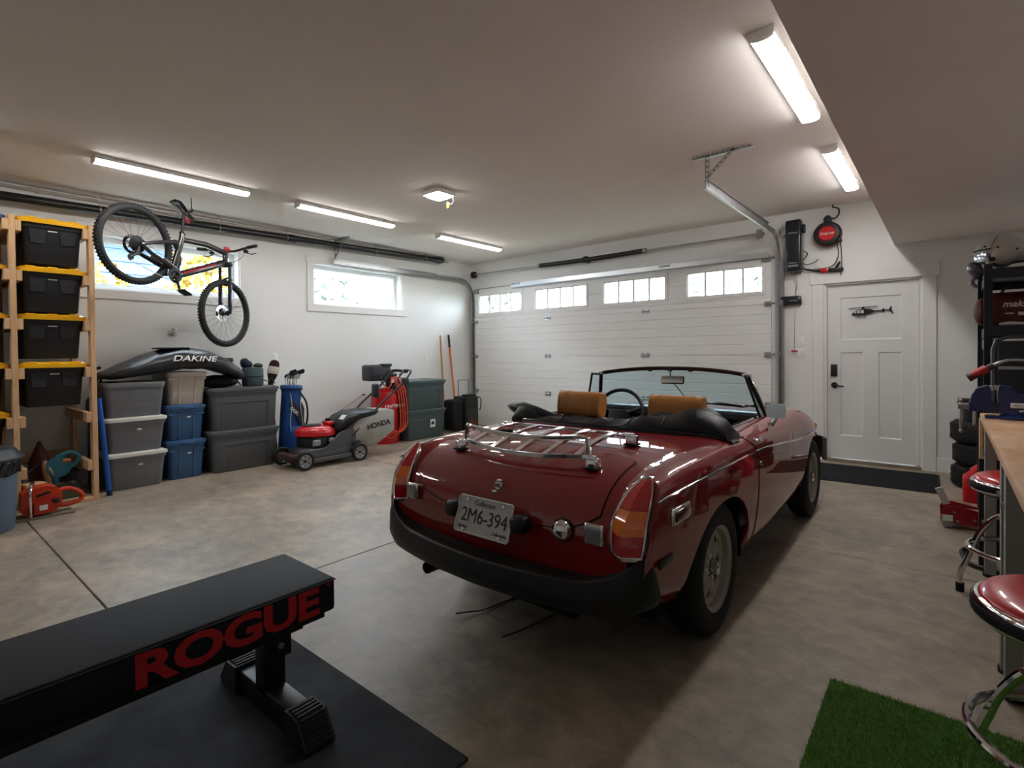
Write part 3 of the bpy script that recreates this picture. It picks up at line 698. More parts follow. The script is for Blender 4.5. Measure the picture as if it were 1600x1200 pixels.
def Dx(y): return interp(Ky, KDx, y)
tr_ = {
 'Az': ([-.76, -.45, -.2, .4, 1.5, 1.9, 2.5, 2.88], [.37, .30, .25, .24, .245, .26, .28, .36]),
 'Dz': ([-.76, -.52, 0, .485, 1.0, 1.5, 2.2, 2.88], [.732, .75, .756, .754, .722, .678, .645, .61]),
 'Ez': ([-.76, -.5, 0, .5, 1.0, 1.5, 2.1, 2.5, 2.75, 2.88], [.782, .80, .815, .812, .80, .785, .755, .705, .66, .62]),
 'Fz': ([-.76, -.60, -.45, -.1, .3, .6, 1.0, 1.4, 1.7, 2.1, 2.5, 2.7, 2.88], [.785, .803, .826, .84, .842, .845, .85, .85, .84, .815, .745, .69, .63]),
 'Gz': ([-.745, -.73, -.69, -.63, -.55, -.45, -.3, -.1, .1, .3, .6, 1.0, 1.3, 1.7, 2.1, 2.5, 2.7, 2.88], [.57, .635, .70, .75, .79, .815, .833, .843, .848, .85, .855, .862, .862, .853, .828, .76, .70, .635]),
}
def tk(k, y): return interp(tr_[k][0], tr_[k][1], y)
def side_ctrl(y):
    d = Dx(y); az = tk('Az', y); dz = tk('Dz', y)
    gx_ = d - .15
    if y < -.5: gx_ = interp([-.76, -.5], [.562, d - .15], y)
    return [(d - .065, az), (d - .022, az + .075), (d + .004, az + (dz - az) * .55), (d, dz), (d - .026, tk('Ez', y)), (d - .085, tk('Fz', y)), (gx_, tk('Gz', y))]
def side_pt(y, t, off=0.0):
    cp = side_ctrl(y); n = len(cp) - 1; u = min(max(t, 0), 1) * n; i = min(int(u), n - 1); f = u - i
    g = lambda k: Vector(cp[k]) if 0 <= k <= n else (Vector(cp[0]) * 2 - Vector(cp[1]) if k < 0 else Vector(cp[n]) * 2 - Vector(cp[n - 1]))
    p0, p1, p2, p3 = g(i - 1), g(i), g(i + 1), g(i + 2)
    p = 0.5 * ((2 * p1) + (p2 - p0) * f + (2 * p0 - 5 * p1 + 4 * p2 - p3) * f * f + (3 * p1 - p0 - 3 * p2 + p3) * f ** 3)
    if off:
        q = side_pt(y, t + 0.01) - side_pt(y, t - 0.01) if 0.01 < t < 0.99 else (side_pt(y, min(t + .02, 1)) - side_pt(y, max(t - .02, 0)))
        nr = Vector((q.z, 0, -q.x)).normalized(); return Vector((p[0], y, p[1])) + nr * off
    return Vector((p[0], y, p[1]))
AXF = 2.19
def arch(y):
    for c0, hl in ((0.0, .405), (AXF, .395)):
        d = (y - c0) / hl
        if abs(d) < 1: return .285 + .325 * (1 - abs(d) ** 2.2) ** 0.5
    return 0.0
cols = []
y = -.755
def frange(a, b, n): return [a + (b - a) * i / n for i in range(n + 1)]
cols = sorted(set([round(v, 4) for v in frange(-.755, -.40, 16) + frange(-.42, .42, 56) + frange(.42, 1.78, 30) + frange(1.78, 2.60, 52) + frange(2.6, 2.88, 12)]))
NR = 30
def side_shell(sgn):
    mb = MB(); rows = []
    for yy in cols:
        dense = [side_pt(yy, k / 80) for k in range(81)]
        za = arch(yy)
        k0 = 0
        if za > dense[0].z:
            k0 = next(k for k in range(81) if dense[k].z >= za)
        if k0:
            a_, b_ = dense[k0 - 1], dense[k0]; f = (za - a_.z) / max(b_.z - a_.z, 1e-6); st = a_.lerp(b_, f); pts = [st] + dense[k0:]
        else: pts = dense
        # resample by length
        ls = [0]
        for i in range(1, len(pts)): ls.append(ls[-1] + (pts[i] - pts[i - 1]).length)
        row = []; j = 0
        for r in range(NR + 1):
            s_ = ls[-1] * r / NR
            while j < len(ls) - 2 and ls[j + 1] < s_: j += 1
            f = (s_ - ls[j]) / max(ls[j + 1] - ls[j], 1e-9); p = pts[j].lerp(pts[j + 1], min(max(f, 0), 1)); row.append((sgn * p.x, p.y, p.z))
        row = [(a_, max(b2, interp([.50, .56, .66, .70, .76, .80], [-.745, -.735, -.712, -.685, -.640, -.602], c2)), c2) for a_, b2, c2 in row]
        # inward return flange below
        p = row[0]; row = [(p[0] - sgn * .016, p[1], p[2] + 0.002)] + row
        rows.append(row)
    n = NR + 2
    vs = [p for r in rows for p in r]
    fs = [(i * n + k, i * n + k + 1, (i + 1) * n + k + 1, (i + 1) * n + k) for i in range(len(rows) - 1) for k in range(n - 1)]
    fs.append(tuple(range(n)))           # rear end of the wing
    mb.add(vs, fs); return mb
for s in (1, -1):
    side_shell(s).build('wing_and_side', M_paint, car, ang=40)
# --- rear deck: lines run back over the boot and down the tail panel
Cp = [(.30, .852), (.1, .853), (-.1, .851), (-.3, .842), (-.45, .824), (-.55, .797), (-.63, .757), (-.69, .703), (-.727, .64), (-.745, .57), (-.747, .48), (-.735, .38)]
Ep = [(.30, .85), (.1, .848), (-.1, .843), (-.3, .833), (-.45, .815), (-.55, .79), (-.63, .75), (-.69, .70), (-.73, .635), (-.745, .57), (-.745, .48), (-.735, .38)]
Cd = catmull([(0, *p) for p in Cp], 8); Ed = catmull([(0, *p) for p in Ep], 8); NS = len(Cd) - 1
def deck_pt(u, v, off=0.0):
    """u 0..1 front to tail bottom, v -1..1 across"""
    q = min(max(u, 0), 1) * NS; i = min(int(q), NS - 1); f = q - i
    c_, e_ = Cd[i].lerp(Cd[i + 1], f), Ed[i].lerp(Ed[i + 1], f)
    yy = e_.y; gx_ = side_ctrl(max(yy, -.745))[-1][0] if e_.z > .56 else .60
    if e_.z <= .62: gx_ = max(gx_, .562) + (.03 if e_.z < .56 else 0)
    w_ = abs(v) ** 2.2; p = c_.lerp(e_, w_)
    P = Vector((v * gx_, p.y, p.z))
    if off:
        a_ = deck_pt(u + .01, v) - deck_pt(u - .01, v); b_ = deck_pt(u, min(v + .02, 1)) - deck_pt(u, max(v - .02, -1)); n = b_.cross(a_).normalized()
        if n.z < 0 and n.y > 0: n = -n
        if n.z < -0.3: n = -n
        P = P + n * off
    return P
MB().grid(lambda u, v: tuple(deck_pt(u, 2 * v - 1)), 88, 36).build('rear_deck', M_paint, car, ang=60)
# --- boot lid: raised patch with rounded corners and a dark shut line round it
def patch(fn, off, grow, nu=44, nv=40, thick=0.0):
    mb = MB(); mb.grid(lambda a, b_: tuple(fn(a, b_, off, grow)), nu, nv)
    return mb
def lid_fn(a, b_, off, g):
    v = (2 * b_ - 1); vm = .905 + g
    u0, u1 = .315 - g * .6, .795 + g * .6
    k = abs(v) ** 7; u0_ = u0 + .045 * k; u1_ = u1 - .115 * abs(v) ** 4.5
    return deck_pt(u0_ + (u1_ - u0_) * a, v * vm, off)
patch(lid_fn, 0.0008, 0.010).build('boot_shut_line', M_darkseam, car, ang=60)
def skirt(mb, nu, nv, fn, drop):
    """turn the border of a grid patch down so that it has thickness"""
    idx = [(i, 0) for i in range(nu + 1)] + [(nu, j) for j in range(1, nv + 1)] + [(i, nv) for i in range(nu - 1, -1, -1)] + [(0, j) for j in range(nv - 1, 0, -1)]
    base = len(mb.v); n = len(idx)
    mb.v += [tuple(fn(i / nu, j / nv, drop)) for i, j in idx]
    for k in range(n):
        a_, b_ = idx[k], idx[(k + 1) % n]
        mb.f.append((a_[0] * (nv + 1) + a_[1], b_[0] * (nv + 1) + b_[1], base + (k + 1) % n, base + k))
    return mb
mb = patch(lid_fn, 0.0045, 0.0); skirt(mb, 44, 40, lambda a, b_, d_: lid_fn(a, b_, d_, 0.0), -0.002)
lid = mb.build('boot_lid', M_paint, car, ang=50)
# --- bonnet and scuttle
ckey = ([1.12, 1.35, 1.8, 2.3, 2.6, 2.8, 2.88], [.868, .885, .878, .825, .745, .665, .60])
def front_pt(a, b_, off=0.0, g=0.0):
    yy = 1.16 + (2.88 - 1.16) * a; v = 2 * b_ - 1; gx_, gz = side_ctrl(yy)[-1]
    zc = interp(*ckey, yy); return Vector((v * gx_, yy, zc + (gz - zc) * abs(v) ** 2 + off))
MB().grid(lambda a, b_: tuple(front_pt(a, b_)), 40, 30).build('bonnet', M_paint, car, ang=60)
# nose closing panel, front bumper, side repeaters
MB().loft([[(x, 2.88, z) for x, z in ((-.43, .36), (.43, .36), (.43, .62), (-.43, .62))], [(x * .9, 2.90, z) for x, z in ((-.43, .37), (.43, .37), (.43, .6), (-.43, .6))]]).build('nose_panel', M_blk_trim, car, ang=0)
fb = []
for k in range(-12, 13):
    t = k / 12; x = .70 * math.sin(t * math.pi / 2); yy = 2.97 - .02 * x * x - .42 * max(0, abs(t) - .55) ** 1.3 * 1.6
    fb.append([(x, yy, .34), (x * .98, yy - .10, .36), (x * .98, yy - .10, .54), (x, yy, .52)])
MB().loft(fb).build('front_bumper', M_bumper, car)
for s in (1, -1):
    MB().ball((s * .615, 2.70, .632), (.018, .03, .022), 12, 8).build('turn_signal', pm('amber_lens', '#d9761c', 0.15, coat=0.5), car)
    MB().lathe([(0, 0), (.085, 0.0), (.09, -.02), (.09, -.06)], 24, TR((s * .50, 2.865, .60), (rad(-90), 0, 0))).build('headlamp', M_chrome, car)
# --- underbody, inner wheel arches
MB().bx(-.60, .60, -.45, 2.82, .20, .26).bx(-.40, .40, -.735, .30, .26, .50).build('underbody', M_well, car, ang=0)
for s in (1, -1):
    for c0 in (0.0, AXF):
        MB().lathe([(.0, 0), (.13, 0), (.26, 0), (.395, 0), (.395, .24), (.385, .24), (.385, .01), (.26, .01), (.13, .01), (0, .01)], 60, TR((s * .44, c0, .27), (0, s * rad(90), 0)) @ TR((0, 0, 0), (0, 0, rad(90))), math.pi * 2).clip_below(.225).build('wheel_well', M_well, car)
# --- doors as patches on the body side
def door_fn(sgn):
    def fn(a, b_, off, g):
        t = .075 - g * .9 + (.985 - .075 + g * 1.0) * b_
        yr = interp([0, .25, .45, .55, .8, 1], [.48, .515, .525, .47, .40, .34], t) - g
        yf = interp([0, .25, .45, .62, .8, 1], [1.50, 1.55, 1.555, 1.54, 1.44, 1.20], t) + g
        p = side_pt(yr + (yf - yr) * a, min(t, 1.0), off); return Vector((sgn * p.x, p.y, p.z))
    return fn
for s in (1, -1):
    fn = door_fn(s)
    patch(fn, 0.0006, 0.0055, 30, 30).build('door_shut_line', M_darkseam, car, ang=60)
    mb = patch(fn, 0.0032, 0.0, 30, 30); skirt(mb, 30, 30, lambda a, b_, d_: fn(a, b_, d_, 0.0), -0.002)
    dr = mb.build('door', M_paint, car, ang=50)
    # handle, escutcheon lock
    X_ = lambda yy, t: side_pt(yy, t)
    p = side_pt(.53, .615); MB().rbox((s * (p.x + .014), .545, p.z), (.012, .095, .02), .005).rbox((s * (p.x + .006), .51, p.z), (.02, .025, .028), .006).cyl((s * p.x, .585, p.z), (s * (p.x + .016), .585, p.z), .011).build('handle', M_chrome, dr)
    p = side_pt(.555, .44); MB().cyl((s * p.x, .55, p.z), (s * (p.x + .010), .55, p.z), .014, n=16).build('lock', M_chrome, dr)
    # chrome waist strip follows the body
    st = []
    for yy in frange(-.668, 2.62, 90):
        o_ = .003; p = side_pt(yy, .5, o_); q = side_pt(yy, .5 + .007, o_); r = side_pt(yy, .5 - .006, o_); m_ = side_pt(yy, .5, o_ + .006)
        st.append([(s * r.x, r.y, r.z), (s * m_.x, m_.y, m_.z - .003), (s * m_.x, m_.y, m_.z + .003), (s * q.x, q.y, q.z)])
    MB().loft(st).build('waist_strip', M_chrome, car)
    # rear side marker
    pr = side_pt(-.50, .40)
    rot = TR((s * (pr.x + .001), -.495, .668), (0, 0, 0))
    mk = MB().rbox((0, 0, 0), (.02, .165, .062), .009, 3, rot).build('side_marker', M_chrome, car)
    MB().rbox((s * .006, 0, 0), (.02, .142, .042), .008, 3, rot).build('lens', pm('dark_red_lens', '#4a0508', 0.12, coat=0.8), mk)
    # door top rail inside the cockpit
    MB().tube([(s * .585, .36 + i * .09, tk('Gz', .36 + i * .09) + .004) for i in range(9)], .014, 8).build('door_top_trim', M_chrome if s > 0 else M_blk_trim, car)
# --- cockpit
tub = MB(); tub.bx(-.585, -.565, .28, 1.25, .26, .85).bx(.565, .585, .28, 1.25, .26, .85).bx(-.585, .585, .24, .30, .26, .835).bx(-.58, .58, .28, 1.30, .26, .30).bx(-.58, .58, 1.26, 1.30, .26, .85)
tub.build('cockpit_tub', M_blk_trim, car, ang=0)
cons = MB().rbox((0, .78, .40), (.20, .9, .22), .03).build('centre_console', M_vinyl, car)
# dashboard with padded roll and gauges
ds = MB(); secs = []
for k in range(-10, 11):
    x = .585 * k / 10; b_ = .035 * (1 - (k / 10) ** 2)
    secs.append([(x, 1.14 + b_, .66), (x, 1.11 + b_, .80), (x, 1.085 + b_, .835), (x, 1.09 + b_, .862), (x, 1.12 + b_, .878), (x, 1.20 + b_, .884), (x, 1.28 + b_, .87), (x, 1.28 + b_, .66)])
dash = MB().loft(secs).build('dashboard', pm('dash_pad', '#141a24', 0.3, coat=0.2), car)
for x, r in ((-.33, .038), (-.225, .038), (-.12, .024), (-.06, .024), (.0, .022)):
    MB().cyl((x, 1.135, .775), (x, 1.112, .778), r, n=24).build('gauge_dial', pm('gauge_face', '#2c2f33', 0.2, coat=0.6), dash)
    MB().torus(r, .004, 24, 6, TR((x, 1.112, .778), (rad(84), 0, 0))).build('gauge_bezel', M_chrome, dash)
MB().cyl((.45, 1.125, .79), (.45, 1.10, .79), .010).build('knob', M_chrome, dash)
# steering wheel
sw = MB(); TS = TR((-.285, .895, .835), (rad(68), 0, 0)); sw.torus(.185, .013, 40, 10, TS)
for a in (20, 160, 270): sw.tube([(0.03 * math.cos(rad(a)), .03 * math.sin(rad(a)), -.012), (.182 * math.cos(rad(a)), .182 * math.sin(rad(a)), 0)], .012, 6, T=TS)
stw = sw.build('steering_wheel', M_vinyl, car)
MB().rbox((0, 0, -.008), (.15, .085, .04), .016, 3, TS).build('horn_pad', M_vinyl, stw)
MB().cyl((0, 0, -.02), (0, 0, -.26), .022, T=TS).build('column', M_blk_trim, stw)
# seats
for s in (1, -1):
    st = MB().rbox((0, .56, .40), (.44, .50, .16), .06, 3).build('seat_cushion', M_tan, car); st.location.x = s * .315
    T_ = TR((s * .315, .45, .64), (rad(-12), 0, 0))
    sb = MB().rbox((0, 0, 0), (.43, .12, .46), .05, 4, T_).build('seat_back', M_tan, car)
    for x in (-.11, .11): MB().tube([(x, -.062, -.2), (x, -.064, .2)], .004, 5, T=T_).build('seam', pm('dark_stitch', '#7a4a1c', 0.6), sb)
    # headrest: padded roll with end caps and piping
    secs = []
    for k in range(-8, 9):
        t = k / 8; x = .152 * t; e = 1 - .10 * abs(t) ** 6; ring = []
        for q in range(20):
            a = 2 * math.pi * q / 20; ca, sa = math.cos(a), math.sin(a); sq = (abs(ca) ** 3.2 + abs(sa) ** 3.2) ** (-1 / 3.2)
            ring.append((x, .052 * ca * sq * e, .080 * sa * sq * e))
        secs.append(ring)
    TH = TR((s * .315, .47, .945), (rad(-8), 0, 0))
    hr = MB().loft(secs, T=TH).build('headrest', M_tan, car, ang=50)
    for x in (-.095, .095, -.148, .148):
        MB().tube([(x, .0525 * math.cos(a) * (abs(math.cos(a)) ** 3.2 + abs(math.sin(a)) ** 3.2) ** (-1 / 3.2), .0805 * math.sin(a) * (abs(math.cos(a)) ** 3.2 + abs(math.sin(a)) ** 3.2) ** (-1 / 3.2)) for a in [2 * math.pi * q / 20 for q in range(20)]], .003, 5, True, TH).build('piping', pm('tan_piping', '#c98a45', 0.5), hr)
# --- windscreen
def ws_base(t): return Vector((.605 * t, 1.30 - .10 * t * t, .872 - .030 * t * t))
def ws_top(t): return Vector((.522 * t, 1.135 - .055 * t * t, 1.158 - .038 * abs(t) ** 2.4))
scr = MB().grid(lambda a, b_: tuple(ws_base(2 * b_ - 1).lerp(ws_top(2 * b_ - 1), a)), 8, 24).build('windscreen_glass', glass_mat('tinted_glass', (0.70, 0.86, 0.90)), car, recalc=False)
MB().tube([ws_top(-1.0 + i / 14) for i in range(29)], .0135, 8).build('screen_header', pm('header_rail', '#3a2a26', 0.3, 0.6), car)
MB().tube([ws_base(-1.0 + i / 14) for i in range(29)], .012, 8).build('screen_base_seal', M_blk_trim, car)
for s in (1, -1):
    a_, b_ = ws_base(s), ws_top(s); a2 = a_ + Vector((s * .01, -.0, -.03))
    MB().tube([a2, a_.lerp(b_, .5), b_ + Vector((0, 0, .004))], .0135, 8).build('screen_pillar', M_blk_trim, car)
    MB().tube([a_ + Vector((s * .014, .006, -.02)), a_.lerp(b_, .5) + Vector((s * .014, .006, 0)), b_ + Vector((s * .012, .004, .0))], .006, 6).build('pillar_chrome', M_chrome, car)
    MB().rbox((b_.x, b_.y - .01, b_.z), (.05, .05, .022), .006).build('header_catch', M_chrome, car)
    # quarterlight: frame and glass
    q0, q1, q2 = Vector((s * .612, 1.02, .868)), Vector((s * .540, .975, 1.118)), b_
    ql = MB().tube([q0, q1], .008, 8).tube([q1, b_ + Vector((0, -.02, -.008))], .008, 8).build('quarterlight_frame', M_blk_trim, car)
    MB().add([tuple(q0), tuple(a_ + Vector((s * .006, -.02, 0))), tuple(b_ + Vector((0, -.01, 0))), tuple(q1)], [(0, 1, 2, 3)]).build('pane', MATS['tinted_glass'], ql, ang=0, recalc=False)
mr = MB().tube([ws_top(0) + Vector((0, -.01, 0)), (0.03, 1.06, 1.075), ], .004, 6).tube([(0.03, 1.07, 1.08), ws_base(.16) + Vector((0, -.01, .01))], .003, 6).build('mirror_rod', M_blk_trim, car)
TRM = TR((.055, 1.035, 1.082), (rad(-7), 0, rad(6)))
rm = MB().rbox((0, 0, 0), (.155, .02, .055), .009, 3, TRM).build('rear_view_mirror', M_blk_trim, car)
MB().rbox((0, -.0115, 0), (.143, .004, .046), .0019, 2, TRM).build('mirror_glass', pm('mirror', '#dfe3e6', 0.03, 1.0), rm)
for t in (-.28, .0, .28): MB().rbox(tuple(ws_top(t) + Vector((0, -.012, -.012))), (.03, .02, .016), .004).build('hood_catch', M_blk_trim, car)
for x0, dx in ((-.25, .30), (.12, .30), (.42, .16)):
    wi = MB().tube([(x0, 1.385 - .12 * x0 * x0, .892), (x0 + dx * .5, 1.37 - .12 * (x0 + dx) ** 2, .912), (x0 + dx, 1.33 - .12 * (x0 + dx) ** 2, .905)], .005, 6)
    wi.tube([(x0 + dx * .1, 1.365 - .12 * x0 * x0, .905), (x0 + dx * 1.05, 1.335 - .12 * (x0 + dx) ** 2, .897)], .006, 6).build('wiper', M_blk_trim, car)
# door mirrors (right one in view)
mt = MB().tube([(.70, .93, .835), (.715, .935, .87), (.715, .94, .90)], .012, 8).build('door_mirror_stalk', M_chrome, car)
secs = []
for k, (dy, f) in enumerate(((-.03, 1.0), (-.01, 1.0), (.012, .9), (.035, .6), (.045, .25))):
    ring = []
    for q in range(24):
        a = 2 * math.pi * q / 24; ca, sa = math.cos(a), math.sin(a); sq = (abs(ca) ** 4 + abs(sa) ** 4) ** (-.25); ring.append((.052 * ca * sq * f, dy, .042 * sa * sq * f))
    secs.append(ring)
TM = TR((.722, .935, .925), (0, 0, rad(8)))
dm = MB().loft(secs, T=TM).build('door_mirror', M_chrome, car, ang=50)
MB().rbox((0, -.0312, 0), (.098, .002, .078), .0009, 1, TM).build('mirror_glass', MATS['mirror'], dm)
# --- folded hood along the back of the cockpit
def fold(secs_, name, parent=car, mat=M_vinyl):
    return MB().loft(secs_).build(name, mat, parent, ang=70)
hs_ = []; rg = random.Random(3)
for k in range(41):
    t = k / 40; x = -.66 + 1.335 * t
    zb = .852 - .010 * abs(x / .66) ** 3
    hgt = .030 + .055 * math.exp(-((x + .60) / .13) ** 2) + .085 * math.exp(-((x - .50) / .17) ** 2) + .030 * math.exp(-((x - .22) / .10) ** 2)
    wv = .010 * math.sin(t * 31) + .006 * math.sin(t * 67 + 1)
    y0, y1 = .20 - .02 * math.exp(-((x + .6) / .1) ** 2), .36 + .05 * math.exp(-((x - .5) / .2) ** 2)
    if t in (0, 1): hgt *= .5
    hs_.append([(x, y0, zb - .02), (x, y0 - .005, zb + hgt * .5), (x, y0 + .035, zb + hgt + wv), (x, (y0 + y1) / 2, zb + hgt * 1.08 - wv), (x, y1 - .02, zb + hgt * .85 + wv), (x, y1 + .01, zb + hgt * .3), (x, y1, zb - .06), (x, (y0 + y1) / 2, zb - .06)])
hood = fold(hs_, 'folded_hood')
for k in (5, 11, 17, 24, 30, 35): MB().tube([Vector(p) + Vector((0, 0, .003)) for p in hs_[k][1:6]], .004, 5).build('fabric_seam', M_vinyl, hood)
# loose folds lying at both ends of the hood
fold([[(x + .02 * math.sin(q * 1.57), .26 + r_ * math.cos(q * math.pi / 4), z + r_ * 1.0 * math.sin(q * math.pi / 4)) for q in range(8)] for x, z, r_ in ((-.735, .915, .014), (-.70, .917, .036), (-.62, .912, .046), (-.52, .897, .040), (-.42, .882, .026), (-.34, .872, .012))], 'hood_fold', hood)
fold([[(x, y_ + r_ * 1.1 * math.cos(q * math.pi / 5), z + r_ * math.sin(q * math.pi / 5)) for q in range(10)] for x, y_, z, r_ in ((.10, .34, .868, .015), (.20, .36, .888, .035), (.28, .37, .900, .045), (.345, .37, .895, .035), (.43, .38, .912, .055), (.53, .39, .918, .062), (.575, .39, .90, .045), (.64, .36, .87, .025))], 'hood_fold', hood)
# hood hem laid on the deck, edged by a glossy bead
hm = []
for k in range(41):
    t = k / 40; x = -.665 + 1.36 * t; ye = .135 + .06 * abs(x / .66) ** 2.4; zz = .853 - .010 * abs(x / .6) ** 2.2
    if abs(x) > .56: zz -= .02 * ((abs(x) - .56) / .12) ** 1.5
    hm.append([(x, ye, zz + .002), (x, ye + .004, zz + .012), (x, ye + .10, zz + .014), (x, ye + .14, zz + .002)])
MB().loft(hm).build('hood_hem', M_vinyl, hood, ang=60)
MB().tube([(r[1][0], r[1][1] + .004, r[1][2] + .004) for r in hm], .0065, 6).build('hem_bead', pm('bead_vinyl', '#1a2230', 0.2, coat=0.6), hood)
# --- luggage rack on the boot lid
rk = MB(); RZ = .022
def on_deck(x, yy, h):
    for i in range(NS):
        if Cd[i].y >= yy >= Cd[i + 1].y:
            f = (Cd[i].y - yy) / (Cd[i].y - Cd[i + 1].y); return (x, yy, Cd[i].z + (Cd[i + 1].z - Cd[i].z) * f + h)
def flatbar(mb, pts, wdt, hgt):
    secs = []
    for i, p in enumerate(pts):
        p = Vector(p); t = (Vector(pts[min(i + 1, len(pts) - 1)]) - Vector(pts[max(i - 1, 0)])).normalized(); a_ = t.cross(Vector((0, 0, 1))).normalized(); b_ = a_.cross(t)
        secs.append([tuple(p + a_ * u * wdt / 2 + b_ * w_ * hgt / 2) for u, w_ in ((-1, -1), (1, -1), (1, 1), (-1, 1))])
    mb.loft(secs)
    return mb
rear_y = lambda x: -.585 + .055 * (x / .38) ** 2
rack_rail_r = [on_deck(x, rear_y(x), .045) for x in frange(-.36, .36, 16)]
rack_rail_f = [on_deck(x, -.205, .045 if abs(x) < .3 else .04) for x in frange(-.36, .36, 16)]
lr = thing('luggage_rack', 'x', 'x'); lr.parent = car; del lr['category']; del lr['label']
flatbar(MB(), rack_rail_r, .018, .016).build('rail', M_chrome, lr)
flatbar(MB(), rack_rail_f, .022, .014).build('rail', M_chrome, lr)
for x in (-.30, -.15, 0.0, .15, .30):
    p0, p1 = on_deck(x, rear_y(x), .047), on_deck(x * 1.0, -.205, .047); m_ = [Vector(p0).lerp(Vector(p1), k / 6) + Vector((0, 0, .016 * math.sin(math.pi * k / 6))) for k in range(7)]
    flatbar(MB(), m_, .026, .012).build('slat', M_chrome, lr)
hoop = [on_deck(-.355, rear_y(.355) + .0, .045), Vector(on_deck(-.345, rear_y(.345), .118))] + [Vector(on_deck(x, rear_y(x) - .01, .128)) for x in frange(-.33, .33, 12)] + [Vector(on_deck(.345, rear_y(.345), .118)), on_deck(.355, rear_y(.355), .045)]
MB().tube(hoop, .0105, 8).build('hoop', M_chrome, lr)
for x, yy in ((.378, -.548), (-.378, -.548), (.378, -.205), (-.378, -.205)):
    b0 = Vector(on_deck(x, yy, .0)); MB().rbox(tuple(b0 + Vector((0, 0, .022))), (.05, .05, .045), .010, 2).rbox(tuple(b0 + Vector((-.018 if x > 0 else .018, 0, .042))), (.06, .026, .022), .006).build('foot', M_chrome, lr)
    MB().rbox(tuple(b0 + Vector((0, 0, .004))), (.062, .062, .010), .004).build('foot_pad', M_rubber, lr)
# --- tail: badge, lock, filler cap, reversing lamps, plate and its lamps
def tail_z(z, x=0):
    for i in range(NS // 2, NS):
        if Cd[i].z >= z >= Cd[i + 1].z: return Cd[i].y + (Cd[i + 1].y - Cd[i].y) * (Cd[i].z - z) / (Cd[i].z - Cd[i + 1].z)
zb = .705; yb = tail_z(zb)
bd = MB().prism([(.024 * math.cos(a) * 0.92, .024 * math.sin(a)) for a in [math.pi / 8 + k * math.pi / 4 for k in range(8)]], 0, .008, plane((0.0, yb - .008, zb), (1, 0, 0), (0, .5, 1)))
bdg = bd.build('badge', M_chrome, car)
text('badge_letters', 'MG', .022, plane((0.0, yb - .020, zb - .002), (1, 0, 0), (0, .5, 1)), M_blk_trim, bdg, .0006)
MB().rbox((-.012, yb - .026, zb - .028), (.030, .014, .016), .005).rbox((.012, yb - .020, zb + .022), (.03, .014, .014), .005).build('boot_lock', M_chrome, car)
fc = MB().lathe([(0, .030), (.022, .028), (.036, .018), (.040, .006), (.041, 0.0)], 28, TR((.362, -.752, .598), (rad(90), 0, 0))).build('filler_cap', M_chrome, car)
MB().lathe([(.041, 0), (.045, -.002), (.045, -.01)], 28, TR((.362, -.752, .598), (rad(90), 0, 0))).build('filler_seal', M_rubber, fc)
M_lampglass = pm('clear_lens', '#9aa0a0', 0.15, 0.3, var=0.3, vscale=90, coat=0.7)
for s in (1, -1):
    rv = MB().rbox((s * .505, -.757, .612), (.078, .02, .078), .009, 3).build('reversing_lamp', M_chrome, car)
    MB().rbox((s * .505, -.766, .612), (.064, .012, .064), .005, 2).build('lens', M_lampglass, rv)
    for k in range(4): MB().bx(s * .505 - .028, s * .505 + .028, -.7735, -.772, .588 + k * .014, .592 + k * .014).build('lens_rib', M_lampglass, rv, ang=0)
P0, P1 = Vector((0, -.783, .658)), Vector((0, -.826, .518)); up = (P0 - P1).normalized(); PC = (P0 + P1) / 2
TPl = plane(tuple(PC), (1, 0, 0), tuple(up))
pl = MB().rbox((0, 0, -.002), (.300, .148, .003), .0012, 1, TPl).build('number_plate', pm('plate_white', '#c9c9c6', 0.35, var=0.08, vscale=12), car)
fr = MB().tube([(a, b_, 0) for a, b_ in ((-.15, -.067), (-.143, -.074), (.143, -.074), (.15, -.067), (.15, .067), (.143, .074), (-.143, .074), (-.15, .067))], .0042, 6, True, TPl).build('plate_frame', pm('plate_frame_white', '#d9d9d6', 0.4), pl)
M_ink = pm('plate_ink', '#26282e', 0.5)
text('plate_number', '2M6-394', .082, TPl @ TR((0.004, -.004, .0005)), M_ink, pl, .0006, xs=.88)
text('plate_heading', 'Collector', .030, TPl @ TR((.0, .052, .0005)), M_ink, pl, .0005)
text('plate_footer', 'British', .020, TPl @ TR((-.105, -.052, .0005)), M_ink, pl, .0005)
text('plate_footer', 'Columbia', .020, TPl @ TR((.10, -.052, .0005)), M_ink, pl, .0005)
for a, b_ in ((-.10, .062), (.10, .062), (-.10, -.062), (.10, -.062)): MB().cyl((a, b_, 0), (a, b_, .004), .006, n=10, T=TPl).build('bolt', M_chrome, pl)
for s in (1, -1): MB().rbox((s * .185, -.785, .595), (.075, .075, .068), .022, 3).build('plate_lamp', M_blk_trim, car)
